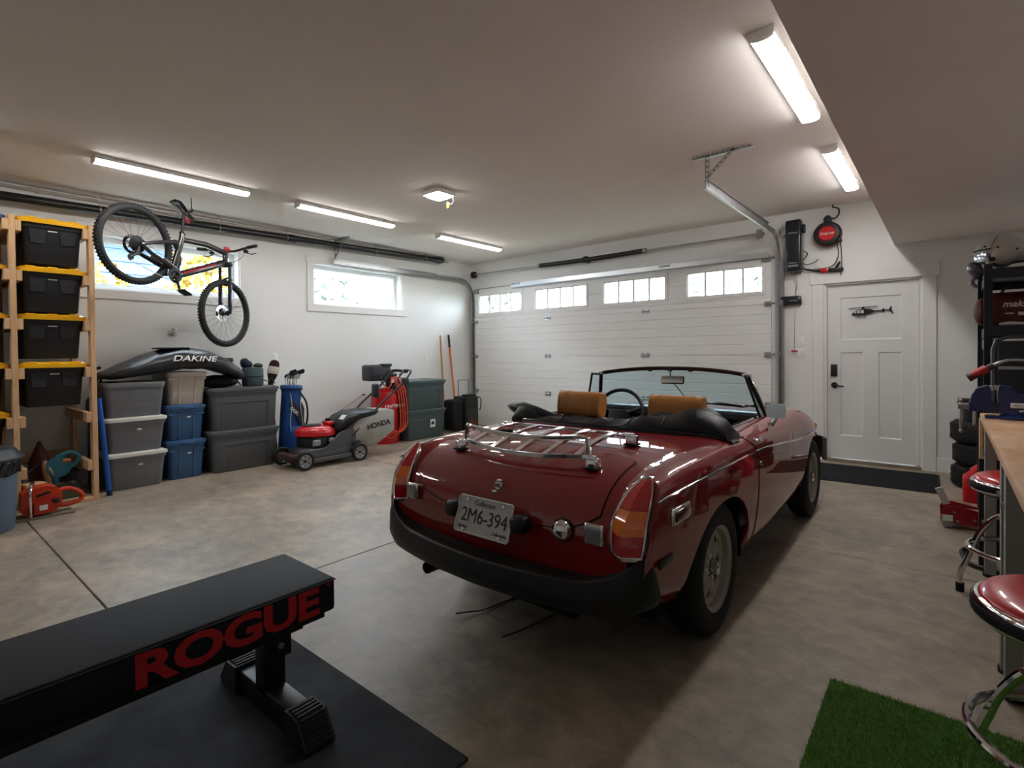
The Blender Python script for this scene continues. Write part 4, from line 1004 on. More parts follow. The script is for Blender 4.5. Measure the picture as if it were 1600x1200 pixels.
# --- tail lamps
def lamp_sec(z):
    zk = [.56, .61, .66, .70, .76, .792, .81]
    g = lambda v: interp(zk, v, z)
    xi, yi = g([.568, .564, .566, .573, .591, .612, .638]), g([-.742, -.740, -.735, -.715, -.665, -.625, -.602])
    xr, yr = g([.622, .624, .625, .630, .637, .642, .646]), g([-.778, -.776, -.768, -.738, -.682, -.640, -.608])
    xo, yo = g([.682, .689, .691, .689, .680, .668, .653]), g([-.742, -.733, -.722, -.700, -.650, -.618, -.600])
    return [(xi, yi), (xr, yr), (xo, yo), (xo - .02, yo + .12), (xi + .01, yi + .12)]
M_lred = pm('red_lens', '#c4121a', 0.12, coat=1.0); M_lamb = pm('amber_tail_lens', '#ff8a1c', 0.14, coat=1.0, var=.25, vscale=30, aniso=(40, 1, 1), col2='#ee6010')
for s in (1, -1):
    tl_ = MB().loft([[(s * x, y_ + .010, z) for x, y_ in lamp_sec(z)] for z in frange(.545, .808, 16)]).build('tail_lamp', M_chrome, car, ang=30)
    for nm, z0, z1, m_ in (('lens_lower', .562, .632, M_lred), ('lens_amber', .632, .713, M_lamb), ('lens_upper', .713, .808, M_lred)):
        ln = MB().loft([[(s * x, y_, z) for x, y_ in lamp_sec(z)] for z in frange(z0 + .0006, z1 - .0006, 8)]).build(nm, m_, tl_, ang=22)
    rim = [lamp_sec(z)[2] + (z,) for z in frange(.560, .81, 20)]
    rim2 = [lamp_sec(z)[0] + (z,) for z in frange(.81, .560, 20)]
    MB().tube([(s * x, y_, z) for x, y_, z in rim] + [(s * x, y_, z) for x, y_, z in rim2], .0045, 6).build('bezel', M_chrome, tl_)
    MB().tube([(s * x, y_, .560) for x, y_ in lamp_sec(.56)[:3]], .0045, 6).build('bezel', M_chrome, tl_)
# --- rear bumper: wraps round the corners, ends rise to the lamps
bs = []
def bump_path(t):
    """t -1..1 along the bumper, returns centre-line point, outward normal"""
    if abs(t) < .62:
        x = .58 * t / .62; yy = -.872 + .055 * abs(x / .58) ** 2.2; return x, yy
    k = (abs(t) - .62) / .38; sg = 1 if t > 0 else -1
    px = [(.58, -.817), (.645, -.79), (.690, -.75), (.708, -.70), (.714, -.655)]
    q = catmull([(a_, b_, 0) for a_, b_ in px], 8); i = min(int(k * (len(q) - 1)), len(q) - 2); f = k * (len(q) - 1) - i; p = q[i].lerp(q[i + 1], f)
    return sg * p.x, p.y
for t in frange(-1, 1, 72):
    x, yy = bump_path(t); x2, y2 = bump_path(min(t + .004, 1)); x1, y1 = bump_path(max(t - .004, -1)); tg = Vector((x2 - x1, y2 - y1, 0)).normalized(); nr = Vector((tg.y, -tg.x, 0))
    zt = interp([0, .45, .60, .68, .72, .73], [.437, .452, .492, .545, .575, .56], abs(x)) if abs(t) < .90 else interp([.90, 1.0], [.565, .47], abs(t))
    zbm = interp([0, .55, .70], [.330, .345, .375], abs(x)); dp_ = interp([0, .5, .65, .73], [.115, .10, .075, .03], abs(x))
    P = lambda o_, z: tuple(Vector((x, yy, z)) - nr * o_)
    bs.append([P(0.012, zbm), P(-.002, zbm + .035), P(0.0, zt - .055), P(.012, zt - .006), P(.022, zt), P(.034, zt - .004), P(max(dp_ * .6, .036), zt - .012), P(dp_, zt - .004), P(dp_, zbm)])
MB().loft(bs).build('rear_bumper', M_bumper, car, ang=30)
MB().tube([(-.435, -.55, .245), (-.435, -.68, .246), (-.435, -.74, .246)], .028, 14, caps=False).build('exhaust_pipe', pm('exhaust_steel', '#4a4744', 0.5, 0.8), car)
MB().bx(-.5, .5, -.735, -.66, .34, .46).build('rear_valance', M_well, car, ang=0)
for s in (1, -1): MB().rbox((s * (side_pt(-.60, .33).x + .001), -.61, .52), (.008, .12, .03), .0035, 2).build('side_slot', M_blk_trim, car)
# --- wheels
def wheel(x, yy, s):
    w_ = MB(); T_ = TR((s * x, yy, .295), (0, s * rad(90), 0))
    tp = [(.186, -.07), (.205, -.076), (.245, -.080), (.275, -.072), (.290, -.058), (.2945, -.04), (.295, 0), (.2945, .04), (.290, .058), (.275, .072), (.245, .080), (.205, .076), (.186, .07)]
    root = w_.lathe(tp, 48, T_).build('wheel', M_rubber, car)
    tread = MB()
    for k in (-.032, -.011, .011, .032): tread.torus(.2952, .0022, 48, 4, TR((s * x + k, yy, .295), (0, rad(90), 0)))
    tread.build('tread_groove', M_darkseam, root)
    rm_ = MB().lathe([(.150, .02), (.168, .035), (.172, .06), (.183, .068), (.190, .072), (.192, .066), (.188, .055), (.188, -.06), (.16, -.06)], 48, T_).build('rim', M_alloy, root)
    # pressed disc: hub, four pairs of petals with dark slots between
    MB().lathe([(0, .028), (.045, .028), (.055, .018), (.11, .012), (.155, .004), (.172, .010)], 40, T_).build('disc', pm('rim_recess', '#24221f', 0.6, 0.2), root)
    for k in range(8):
        pet = MB()
        a0 = k * math.pi / 4 + .39
        for r0, r1, w0, w1 in ((.045, .168, .012, .030),):
            secs = []
            for j in range(7):
                r = r0 + (r1 - r0) * j / 6; ww = w0 + (w1 - w0) * math.sin(math.pi * min(j / 6 * .75 + .1, 1)); zz = .030 - .012 * j / 6
                ring = []
                for q in range(5):
                    u = (q - 2) / 2; ring.append((r, u * ww, zz + .014 * (1 - u * u)))
                secs.append([(px * math.cos(a0) - py * math.sin(a0), px * math.sin(a0) + py * math.cos(a0), pz) for px, py, pz in ring + [(r, ww, zz - .02), (r, -ww, zz - .02)]])
            pet.loft(secs, T=T_).build('petal', M_alloy, root)
    MB().lathe([(0, .078), (.024, .077), (.031, .072), (.032, .034), (.042, .030), (.044, .022)], 24, T_).build('hub_cap', M_chrome, root)
    for k in range(4):
        a = k * math.pi / 2 + .2; MB().cyl((.05 * math.cos(a), .05 * math.sin(a), .024), (.05 * math.cos(a), .05 * math.sin(a), .042), .008, n=6, T=T_).build('wheel_nut', M_chrome, root)
for s in (1, -1):
    wheel(.625, 0.0, s); wheel(.622, AXF, s)
# ================================================================ LEFT WALL: tote rack, totes
def rrect(w, d, r, n=5):
    """rounded rectangle (x = depth, y = width), counter-clockwise"""
    out = []
    for cx, cy, a0 in ((d / 2 - r, w / 2 - r, 0), (-d / 2 + r, w / 2 - r, 90), (-d / 2 + r, -w / 2 + r, 180), (d / 2 - r, -w / 2 + r, 270)):
        for k in range(n + 1):
            a = rad(a0 + 90 * k / n); out.append((cx + r * math.cos(a), cy + r * math.sin(a)))
    return out
def tub_body(w, d, h, taper=0.88, r=0.04, rim=0.012, open_top=False):
    mb = MB(); secs = []
    for z, s_, e in ((0.0, taper, -0.006), (0.012, taper, 0.0), (h - 0.05, 0.985, 0.0), (h - 0.05, 0.985, rim * .8), (h - 0.012, 1.0, rim), (h, 1.0, rim * .7)):
        secs.append([(x * s_, y * s_, z) for x, y in rrect(w + 2 * e, d + 2 * e, r + e)])
    if open_top:
        for z, s_, e in ((h, 0.985, -.004), (h * .3, 0.94, -.006), (.02, taper, -.008)): secs.append([(x * s_, y * s_, z) for x, y in rrect(w + 2 * e, d + 2 * e, r)])
    return mb.loft(secs)
def lid_body(w, d, z, t=0.035, r=0.045):
    mb = MB(); secs = []
    for zz, e in ((z - .012, 0.0), (z - .012, .004), (z + t * .55, .004), (z + t * .6, -.012), (z + t, -.03), (z + t, -.05), (z + t * .8, -.06)):
        secs.append([(x, y, zz) for x, y in rrect(w + 2 * e, d + 2 * e, r)])
    return mb.loft(secs)
M_tblack = pm('tote_black', '#202124', 0.5, bump=0.04, bscale=250); M_tyel = pm('tote_yellow', '#f0b410', 0.42, var=0.08)
M_tgrey = pm('tote_grey', '#72757a', 0.42, var=0.12, vscale=4); M_twhite = pm('tote_white_lid', '#dcdad4', 0.45)
M_tblue = pm('tote_blue', '#3c628c', 0.42, var=0.12, vscale=5); M_tdark = pm('tote_charcoal', '#5a5d60', 0.42, var=0.1, vscale=4)
M_tbeige = pm('tote_beige', '#c4b8ac', 0.35, var=0.15, vscale=4); M_tgreen = pm('tote_green_grey', '#4a5c5e', 0.42, var=0.1, vscale=4)
M_tblid = pm('tote_blue_lid', '#2f4f7c', 0.42)

def rack_tote(x, y, ztop, label, lidmat=M_tyel, lab=True, w=0.40, d=0.62):
    h = 0.345
    t = thing('storage_tote', label, 'storage tote', (x, y, ztop - h), group='totes in the wooden rack')
    b = tub_body(w, d, h, 0.90, 0.035, 0.014).build('tub', M_tblack, t, ang=40)
    fx = lambda z: d / 2 * (0.90 + (0.985 - 0.90) * z / h)
    for s in (-1, 1):     # moulded grip pockets on the end
        zc = h - .10; MB().prism([(-.056, .055), (-.044, -.075), (.044, -.075), (.056, .055)], -.001, .010, plane((fx(zc) - .001, s * w * .25, zc), (0, 1, 0), (.075, 0, 1))).build('grip_pocket', pm('tote_pocket', '#2c2d31', .45), b)
    if lab: MB().prism([(-.032, -.009), (.032, -.009), (.032, .009), (-.032, .009)], 0, .0015, plane((fx(h - .08) + .0035, 0.0, h - .062), (0, 1, 0), (.075, 0, 1))).build('label_sticker', M_label, t)
    l = lid_body(w + .065, d + .05, h, .036).build('lid', lidmat, t, ang=35)
    for yy in (-w * .36, 0, w * .36): MB().rbox((d / 2 - .01, yy, h + .030), (.05, .07, .020), .006).build('lid_rib', lidmat, l)
    return t
Y1, Y2, XF = 0.708, 1.222, -5.86       # post centres, front face of the rack
LEV = [2.412, 2.003, 1.603, 1.193, 0.79, 0.362]
rack = thing('tote_rack', 'pine lumber rack holding black totes in front of the window wall', 'rack', (XF, Y2, 0))
def board(mb, *a): return mb.bx(*a)
def rk_(x0, x1, y0, y1, z0, z1, nm): return MB().rbox(((x0 + x1) / 2 - XF, (y0 + y1) / 2 - Y2, (z0 + z1) / 2), (x1 - x0, y1 - y0, z1 - z0), .003, 1).build(nm, M_wood, rack, ang=20)
Y0 = 0.18
for yc in (Y0, Y1, Y2):
    for xx in (XF - .089, XL + .06): rk_(xx, xx + .089, yc - .019, yc + .019, 0.0, 2.452, 'post')
    for z in LEV:
        if z < .7 and yc != Y2 and yc != Y1: continue
        sides = (-1, 1) if yc == Y1 else ((-1,) if yc == Y2 else (1,))
        for s in sides: rk_(XL + .05, XF - .012 + .010, yc + s * .019 + (-.038 if s < 0 else 0), yc + s * .019 + (0 if s < 0 else .038), z - .089, z, 'rail')
rk_(XF - .089 - .0, XF - .001, Y1 + .019, Y2 - .019, 0.0, .038, 'base_plate')
rk_(XL + .03, XL + .06, Y0, Y2 + .019, .29, .38, 'back_brace')
XT = XF - .06 - .31
names = ['topmost', 'second', 'third', 'lowest']
for k in range(4): rack_tote(XT + (.02, 0, -.01, .0)[k], (Y1 + Y2) / 2 + (.005, 0, -.006, 0)[k], LEV[k] + .012, 'black tote with a yellow lid in the pine rack, %s' % ('topmost', 'second from the top', 'third from the top', 'lowest')[k])
for k in range(5):
    lb = ('topmost, under a blue lid', 'second down', 'third down', 'fourth down', 'lowest')[k]
    rack_tote(XT, (Y0 + Y1) / 2, LEV[k] + .012, 'black tote cut off by the left picture edge, %s' % lb, M_tblid if k == 0 else M_tyel, False)

def stack_tote(name, label, xf, y0, y1, z, h, mat, lidmat=None, style='plain', d=0.55, lab=True, group=None, taper=.88, open_top=False, rimm=.012):
    w = y1 - y0 - 2 * rimm
    t = thing(name, label, 'storage tote', (xf - d / 2 - rimm, (y0 + y1) / 2, z), group=group)
    hb = h - (0.022 if lidmat else 0)
    b = tub_body(w, d, hb, taper, .045, rimm, open_top).build('tub', mat, t, ang=40)
    fx = lambda zz: d / 2 * (taper + (.985 - taper) * zz / hb)
    hx = (.985 - taper) * d / 2 / hb
    PLn = lambda yy, zz, o_=0.0: plane((fx(zz) + o_, yy, zz), (0, 1, 0), (hx, 0, 1))
    if style == 'rib':        # wide recessed-looking panel: a raised frame
        for (a, b_, c_, e) in ((-w * .36, w * .36, hb * .62, hb * .66), ):
            MB().prism([(a, -.006), (b_, -.006), (b_, .006), (a, .006)], -.002, .008, PLn(0, hb * .70)).build('panel_rib', mat, b)
        for s in (-1, 1):
            MB().prism([(-.006, -hb * .34), (.006, -hb * .34), (.006, hb * .34), (-.006, hb * .34)], -.002, .006, PLn(s * w * .34, hb * .36)).build('panel_rib', mat, b)
    if style == 'bay':        # upright pilasters either side of a centre bay
        for s in (-1, 1):
            MB().prism([(-.008, -hb * .46), (.008, -hb * .46), (.008, hb * .44), (-.008, hb * .44)], -.002, .008, PLn(s * w * .20, hb * .48)).build('pilaster', mat, b)
            MB().prism([(-w * .12, -.012), (w * .12, -.012), (w * .12, .012), (-w * .12, .012)], -.002, .010, PLn(s * w * .36, hb * .80)).build('step', mat, b)
    if style == 'plain':
        MB().prism([(-w * .44, 0)] + [(w * .44 * math.cos(math.pi - math.pi * k / 16), -.05 * math.sin(math.pi * k / 16)) for k in range(1, 16)] + [(w * .44, 0), (w * .44, .006), (-w * .44, .006)], -.002, .004, PLn(0, hb * .84)).build('moulded_arc', mat, b)
    if lab: MB().prism([(-.018, -.008), (.018, -.008), (.018, .008), (-.018, .008)], 0, .0015, PLn(.02, hb * .70, .007)).build('label_sticker', M_label, t)
    if lidmat:
        l = lid_body(w + .03, d + .03, hb, .026, .05).build('lid', lidmat, t, ang=35)
        if style == 'bay': MB().rbox((d / 2 + .012, 0, hb - .004), (.03, w * .34, .034), .008).build('latch_handle', lidmat, t)
    return t
G1 = 'grey totes stacked beside the pine rack'
stack_tote('storage_tote', 'grey tote with a white lid, bottom of the stack beside the pine rack', -6.05, 1.345, 1.845, 0.0, .352, M_tgrey, M_twhite, group=G1)
stack_tote('storage_tote', 'grey tote with a white lid, middle of the stack beside the pine rack', -6.05, 1.335, 1.845, .352, .340, M_tgrey, M_twhite, group=G1)
stack_tote('storage_tote', 'grey tote without a lid, top of the stack beside the pine rack', -6.05, 1.325, 1.848, .692, .340, M_tgrey, None, group=G1, lab=False, open_top=True)
G2 = 'narrow totes stacked in the middle'
stack_tote('storage_tote', 'blue lidded tote standing on the floor between grey and charcoal totes', -6.12, 1.862, 2.232, 0.0, .402, M_tblue, M_tblue, 'bay', group=G2)
stack_tote('storage_tote', 'blue lidded tote in the middle, right under the beige tote', -6.12, 1.862, 2.232, .402, .370, M_tblue, M_tblue, 'bay', group=G2)
stack_tote('storage_tote', 'beige translucent tote on top of the blue totes', -6.12, 1.868, 2.258, .772, .345, M_tbeige, None, 'bay', lab=False, group=G2, open_top=True)
G3 = 'large charcoal totes'
stack_tote('storage_tote', 'large charcoal tote on the floor next to the golf bag', -6.08, 2.262, 3.02, 0.0, .455, M_tdark, M_tdark, 'rib', lab=False, group=G3, taper=.93)
stack_tote('storage_tote', 'large charcoal tote stacked on top beneath the ski bag and bedroll', -6.08, 2.262, 3.02, .455, .470, M_tdark, M_tdark, 'rib', lab=False, group=G3, taper=.93)
G4 = 'green grey totes near the garage door'
stack_tote('storage_tote', 'green grey tote on the floor near the garage door with a white sticker', -6.05, 4.90, 5.68, 0.0, .442, M_tgreen, M_tgreen, 'rib', lab=False, group=G4, taper=.94, d=.5)
stack_tote('storage_tote', 'green grey tote stacked on top near the garage door', -6.05, 4.90, 5.68, .442, .445, M_tgreen, M_tgreen, 'rib', lab=False, group=G4, taper=.94, d=.5)
for o in kids(None): pass
_g = [o for o in bpy.data.objects if o.get('label', '').startswith('green grey tote on the floor')][0]
sk = MB().prism([(-.05, -.06), (.05, -.06), (.05, .06), (-.05, .06)], 0, .0015, plane((.2525, .10, .225), (0, 1, 0), (.04, 0, 1))).build('sticker', M_label, _g)
MB().prism([(-.03, -.02), (.03, -.02), (.034, .01), (.0, .034), (-.034, .01)], .0015, .0022, plane((.2525, .10, .225), (0, 1, 0), (.04, 0, 1))).build('sticker_mark', M_ink, _g)

# ---- ski bag lying over the totes
sb = thing('ski_bag', 'long black padded gear bag draped over the stacked totes', 'bag', (-6.33, 1.34, 1.03))
M_bag = pm('bag_nylon', '#26272b', 0.38, var=0.25, vscale=7, bump=0.25, bscale=14)
ctr = [(0.0, .065, .016), (.05, .075, .034), (.18, .11, .06), (.40, .182, .092), (.62, .236, .105), (.85, .236, .102), (1.05, .185, .095), (1.20, .115, .085), (1.31, .045, .055), (1.35, .02, .02)]
secs = []
cc = catmull([(a, b_, c_) for a, b_, c_ in ctr], 5)
for i, p in enumerate(cc):
    yy, zz, hh = p; ring = []
    wid = .27 * (1 - abs(2 * i / (len(cc) - 1) - 1) ** 3.2) + .02
    for k in range(28):
        a = 2 * math.pi * k / 28; ca, sa = math.cos(a), math.sin(a); sq = (abs(ca) ** 3 + abs(sa) ** 3) ** (-1 / 3)
        x = wid * ca * sq; z = zz + hh * sa * sq - .045 * max(0, ca) * (hh / .1)
        z += .005 * math.sin(11 * yy + 2.3 * k) + .004 * math.sin(27 * yy - k)
        ring.append((x, yy, z))
    secs.append(ring)
MB().loft(secs).build('shell', M_bag, sb, ang=60)
text('lettering', 'DAKINE', .085, plane((.292, .76, .222), (0, 1, -.03), (-.22, 0, 1)), pm('white_print', '#f0f0f0', 0.5), sb, .012, shear=.3, xs=1.35)
MB().rbox((.05, .62, .336), (.20, .30, .018), .008, 2).build('flap', M_vinyl, sb)
MB().rbox((.10, 1.13, .205), (.18, .13, .05), .022, 3, None).build('end_tab', M_vinyl, sb)
MB().tube(catmull([(.17, .12, .075), (.245, .34, .10), (.262, .62, .145), (.262, .85, .145), (.25, 1.05, .10), (.19, 1.24, .035)], 6), .006, 6).build('zip_piping', M_black, sb)
# ---- bedroll
br = thing('bedroll', 'rolled teal grey sleeping mat tied with navy cloth on the charcoal totes', 'bedroll', (-6.32, 2.815, .928))
MB().lathe([(0, 0), (.108, 0), (.115, .015), (.115, .19), (.108, .21), (.085, .218), (.08, .20), (.06, .22), (0, .215)], 28).build('roll', pm('teal_fabric', '#46575c', 0.8, var=.2, vscale=12, bump=.1), br)
M_navyc = pm('navy_cloth', '#18223a', 0.75, var=.3, vscale=10)
MB().ball((-.02, -.06, .25), (.075, .065, .05), 14, 10).ball((.0, -.09, .28), (.045, .05, .045), 12, 8).build('tied_cloth', M_navyc, br)
MB().ball((.01, .06, .235), (.07, .05, .03), 14, 8).build('tied_cloth', M_black, br)
MB().torus(.1165, .006, 30, 6, TR((0, 0, .11))).build('strap', M_black, br)
MB().tube(catmull([(.10, .06, .08), (.16, .11, .05), (.17, .14, .09), (.20, .17, .02)], 6), .006, 6).build('strap_tail', M_black, br)
# ---- dark gear squashed under the bag on the charcoal tote and in the open grey tote
dg_ = thing('duffel', 'crumpled black duffel squeezed under the ski bag on the charcoal totes', 'bag', (-6.34, 2.44, .925))
MB().loft([[(.2 * r_ * math.cos(q * math.pi / 6), yy, .07 + .075 * r_ * math.sin(q * math.pi / 6)) for q in range(12)] for yy, r_ in ((-.155, .3), (-.13, .8), (-.05, 1.0), (.05, .95), (.12, .85), (.17, .6), (.20, .2))]).build('body', M_bag, dg_, ang=60)
MB().tube(catmull([(.18, .0, .05), (.215, .06, .10), (.21, .13, .06), (.17, .17, .03)], 6), .008, 6).build('strap', M_black, dg_)
gg = thing('folded_jacket', 'crumpled black jacket poking out of the open grey tote', 'clothing', (-6.33, 1.58, .97))
MB().loft([[(.22 * r_ * math.cos(q * math.pi / 7), yy, .02 + (.05 + .012 * math.sin(5 * yy * 9 + q)) * r_ * math.sin(q * math.pi / 7)) for q in range(14)] for yy, r_ in ((-.20, .3), (-.17, .8), (-.08, 1.0), (.04, .92), (.13, 1.0), (.19, .7), (.215, .2))]).build('body', M_bag, gg, ang=60)
# ---- black umbrellas / ski poles ends standing behind the rack, blue pole and blue tarp
for k in range(3):
    u = thing('tent_pole', 'black tent pole bundle behind the pine rack, %s of three' % ('nearest', 'middle', 'furthest')[k], 'tent pole', (-6.42 - .05 * k, 1.285 + .012 * k, 0))
    MB().tube([(0, 0, .0), (.02, .0, .7), (.10 - .02 * k, .04 + .03 * k, 1.17 - .045 * k)], .011, 8).build('pole', M_black, u)
    MB().cyl((.10 - .02 * k, .04 + .03 * k, 1.165 - .045 * k), (.11 - .02 * k, .085 + .03 * k, 1.18 - .045 * k), .014, n=10).build('end_cap', M_black, u)
M_bluep = pm('blue_plastic', '#0f4fa8', 0.4, var=.1)
bp_ = thing('blue_pole', 'bright blue tube leaning between the pine rack and the grey totes', 'pole', (-5.955, 1.318, 0))
MB().tube([(0, 0.018, 0.0), (-.05, -.012, .60), (-.08, -.03, .90)], .0215, 14).build('tube', M_bluep, bp_)
MB().cyl((0, .018, 0), (-.002, .0175, .05), .024, n=14).build('end_cap', pm('navy_cap', '#10234a', .5), bp_)
bt = thing('blue_tarp', 'folded bright blue tarp wedged behind the rack post', 'tarp', (-6.23, 1.262, 0.0))
MB().loft([[(.09 * r_ * math.cos(q * math.pi / 5), .013 * math.sin(q * math.pi / 5) * r_ + .004 * math.sin(z * 20), z) for q in range(10)] for z, r_ in ((0.0, .6), (.2, .75), (.5, .8), (.72, 1.2), (.80, 1.5), (.86, 1.2), (.90, .4))]).build('cloth', pm('tarp_blue', '#1246a0', 0.5, var=.25, vscale=10), bt, ang=60)

# ---- rubbish bin at the left edge
tb = thing('rubbish_bin', 'grey blue round rubbish bin with a black bag and dark lid', 'bin', (-5.45, .43, 0))
M_bin = pm('bin_plastic', '#5f7285', 0.45, var=.1, vscale=3)
MB().lathe([(0, 0), (.195, 0), (.208, .02), (.236, .50), (.245, .505), (.245, .53), (.232, .53), (.20, .05), (0, .04)], 36).build('body', M_bin, tb)
bag_r = random.Random(2)
MB().grid(lambda u, v: ((.2465 + .006 * math.sin(u * 6.283 * 23 + 5 * v)) * math.cos(u * 6.283) * (1 - .02 * v), (.2465 + .006 * math.sin(u * 6.283 * 23 + 5 * v)) * math.sin(u * 6.283) * (1 - .02 * v), .535 - .115 * v + .008 * math.sin(u * 6.283 * 7) * v), 120, 6).build('bin_liner', pm('liner_black', '#0f1012', 0.22), tb)
MB().lathe([(.268, .525), (.272, .54), (.262, .555), (.235, .575), (.22, .60), (.20, .61), (.12, .618), (0, .622)], 36).build('lid', pm('lid_dark', '#2b3036', 0.4), tb)
MB().rbox((.04, .02, .628), (.03, .14, .022), .008).build('lid_grip', MATS['lid_dark'], tb)

# ---- chainsaw on a board
bd_ = thing('scrap_board', 'thin grey plywood board on the floor under the orange chainsaw', 'board', (-5.665, .80, 0))
MB().rbox((0, 0, .009), (.27, .42, .018), .002, 1).build('plywood', pm('old_ply', '#8a7f70', .7, var=.3, vscale=6), bd_)
M_org = pm('saw_orange', '#d8401a', 0.38, var=.15, vscale=8, col2='#a82a10'); M_org2 = pm('saw_orange_dark', '#b5331a', .45)
cs = thing('chainsaw', 'orange chainsaw lying on the plywood board in front of the rack', 'chainsaw', (-5.62, .82, .018))
PX = plane((0, 0, 0), (0, 1, 0), (0, 0, 1))     # side profile: x along wall, y up
def side(poly, x0, x1, nm, mat, par): return MB().prism(poly, x0, x1, PX).build(nm, mat, par, ang=25)
side([(-.14, .06), (-.13, .19), (-.09, .215), (.02, .232), (.08, .215), (.115, .17), (.115, .08), (.08, .03), (-.10, .0)], -.06, .06, 'body', M_org, cs)
side([(-.06, .02), (-.06, .11), (.03, .125), (.06, .09), (.06, .02)], .055, .085, 'starter_cover', M_org2, cs)
MB().rbox((.086, -.005, .068), (.004, .05, .04), .001, 1).build('emblem', M_label, cs)
MB().tube(catmull([(.0, .10, .17), (.0, .17, .175), (.0, .235, .135), (.0, .255, .095), (.0, .235, .062), (.0, .16, .045), (.0, .09, .05)], 6), .017, 10).build('rear_handle', M_org, cs)
MB().tube([(.0, .11, .075), (.0, .22, .078)], .011, 8).build('throttle_guard', pm('cream_plastic', '#c9b08c', .5), cs)
MB().tube(catmull([(.075, -.08, .0), (.10, -.085, .08), (.10, -.085, .2), (.06, -.07, .262), (-.03, -.05, .255), (-.07, -.04, .17)], 6), .0105, 10).build('front_handle', M_chrome, cs)
MB().rbox((.072, .075, .105), (.03, .045, .04), .008).build('filler_cap', M_black, cs)
side([(-.05, .165), (.03, .19), (.05, .175), (-.04, .15)], .058, .064, 'vent_slot', M_black, cs)
side([(-.27, .07), (-.13, .06), (-.13, .12), (-.27, .115), (-.285, .092)], -.012, .0, 'guide_bar', M_steel, cs)
# ---- second saw, wood block, hammer handle, circular saw
wb = thing('wood_block', 'short orange pine block behind the orange chainsaw', 'wood', (-5.93, .81, 0))
MB().rbox((0, 0, .11), (.14, .16, .20), .004, 1, TR((0, 0, 0), (0, 0, .3))).build('block', pm('block_wood', '#b06c2c', .6, var=.3, vscale=6, aniso=(2, 2, 12)), wb)
MB().rbox((0.0, .0, .216), (.12, .14, .012), .003, 1, TR((0, 0, 0), (0, 0, .3))).build('top_slat', M_wood, wb)
hg = thing('hand_tool', 'beige handled tool standing beside the pine block', 'tool', (-6.06, .93, 0))
MB().loft([[(.028 * r_ * math.cos(q * math.pi / 5) - .1 * (z - .2) * .3, .028 * r_ * math.sin(q * math.pi / 5) - (z - .2) * .12, z) for q in range(10)] for z, r_ in ((0.0, 1.0), (.10, .95), (.20, .9), (.27, 1.15), (.33, 1.1), (.37, .7), (.385, .2))]).build('handle', pm('worn_beige', '#ab9070', .45, var=.5, vscale=12, col2='#7c5c3c'), hg, ang=60)
MB().tube([(.0, -.02, .35), (-.02, -.05, .36), (-.02, -.09, .33), (.02, -.16, .27), (.05, -.2, .2)], .009, 8).build('cable', M_black, hg)
mx_ = thing('pointed_cover', 'dark maroon pointed cover standing behind the tools', 'cover', (-6.25, .90, 0))
MB().lathe([(.0, 0), (.075, 0), (.075, .36), (.06, .40), (.03, .48), (.008, .535), (0, .537)], 20).build('cone', pm('maroon_cloth', '#4a1018', .6, var=.3), mx_)
M_teal = pm('teal_tool', '#2b6a7c', .42)
cw = thing('circular_saw', 'teal circular saw standing among tools at the rack base', 'power saw', (-6.05, 1.03, 0))
MB().bx(-.05, .06, -.10, .08, .12, .17).bx(-.1, .1, -.08, .1, 0, .12).build('stand_block', pm('grey_case', '#4d5040', .7, var=.3), cw, ang=0)
MB().lathe([(0, -.02), (.085, -.02), (.095, 0), (.085, .02), (0, .02)], 28, TR((0, -.035, .31), (0, rad(90), 0))).build('blade_guard', M_teal, cw)
MB().tube(catmull([(0, -.055, .17), (0, -.06, .28), (0, -.045, .38), (0, -.02, .415)], 6), [.022, .024, .026, .026, .027, .027, .028, .028, .028, .028, .028, .028, .027, .027, .026, .026, .025, .025, .025], 10).build('motor_grip', M_teal, cw)
MB().tube(catmull([(0, -.02, .41), (0, .05, .43), (0, .105, .39), (0, .09, .33), (0, .04, .30)], 6), .020, 10).build('top_handle', M_teal, cw)
MB().rbox((.012, .02, .365), (.03, .06, .03), .01).build('trigger', pm('orange_trigger', '#c07a3a', .4), cw)
MB().rbox((.0, .06, .285), (.05, .03, .09), .008, 2, TR((0, 0, 0), (.5, 0, 0))).build('silver_plate', M_steel, cw)
MB().tube(catmull([(.02, .0, .175), (.10, .06, .15), (.12, .13, .14), (.10, .20, .08), (.08, .16, .015)], 6), .007, 6).build('power_cord', M_black, cw)
bx_ = thing('tool_case', 'black tool case on the floor in the corner of the pine rack', 'case', (-6.30, 1.115, 0))
MB().rbox((0, 0, .12), (.34, .13, .24), .02).build('case', M_black, bx_)
MB().tube(arc_pts((0, 0, .24), .06, 0, 180, 10), .008).build('handle', M_black, bx_)
# ---- hose bib on the wall
hb_ = thing('wall_tap', 'small chrome tap on the wall under the bicycle', 'tap', (XL, 2.13, 1.545))
MB().cyl((0, 0, 0), (.012, 0, 0), .03, n=20).build('flange', M_chrome, hb_)
MB().cyl((.01, 0, 0), (.07, 0, 0), .012).cyl((.06, 0, .0), (.085, 0, -.03), .011).cyl((.045, 0, 0), (.045, 0, .04), .008).build('body', M_chrome, hb_)
MB().rbox((.045, 0, .045), (.02, .06, .012), .005).build('tap_handle', M_chrome, hb_)
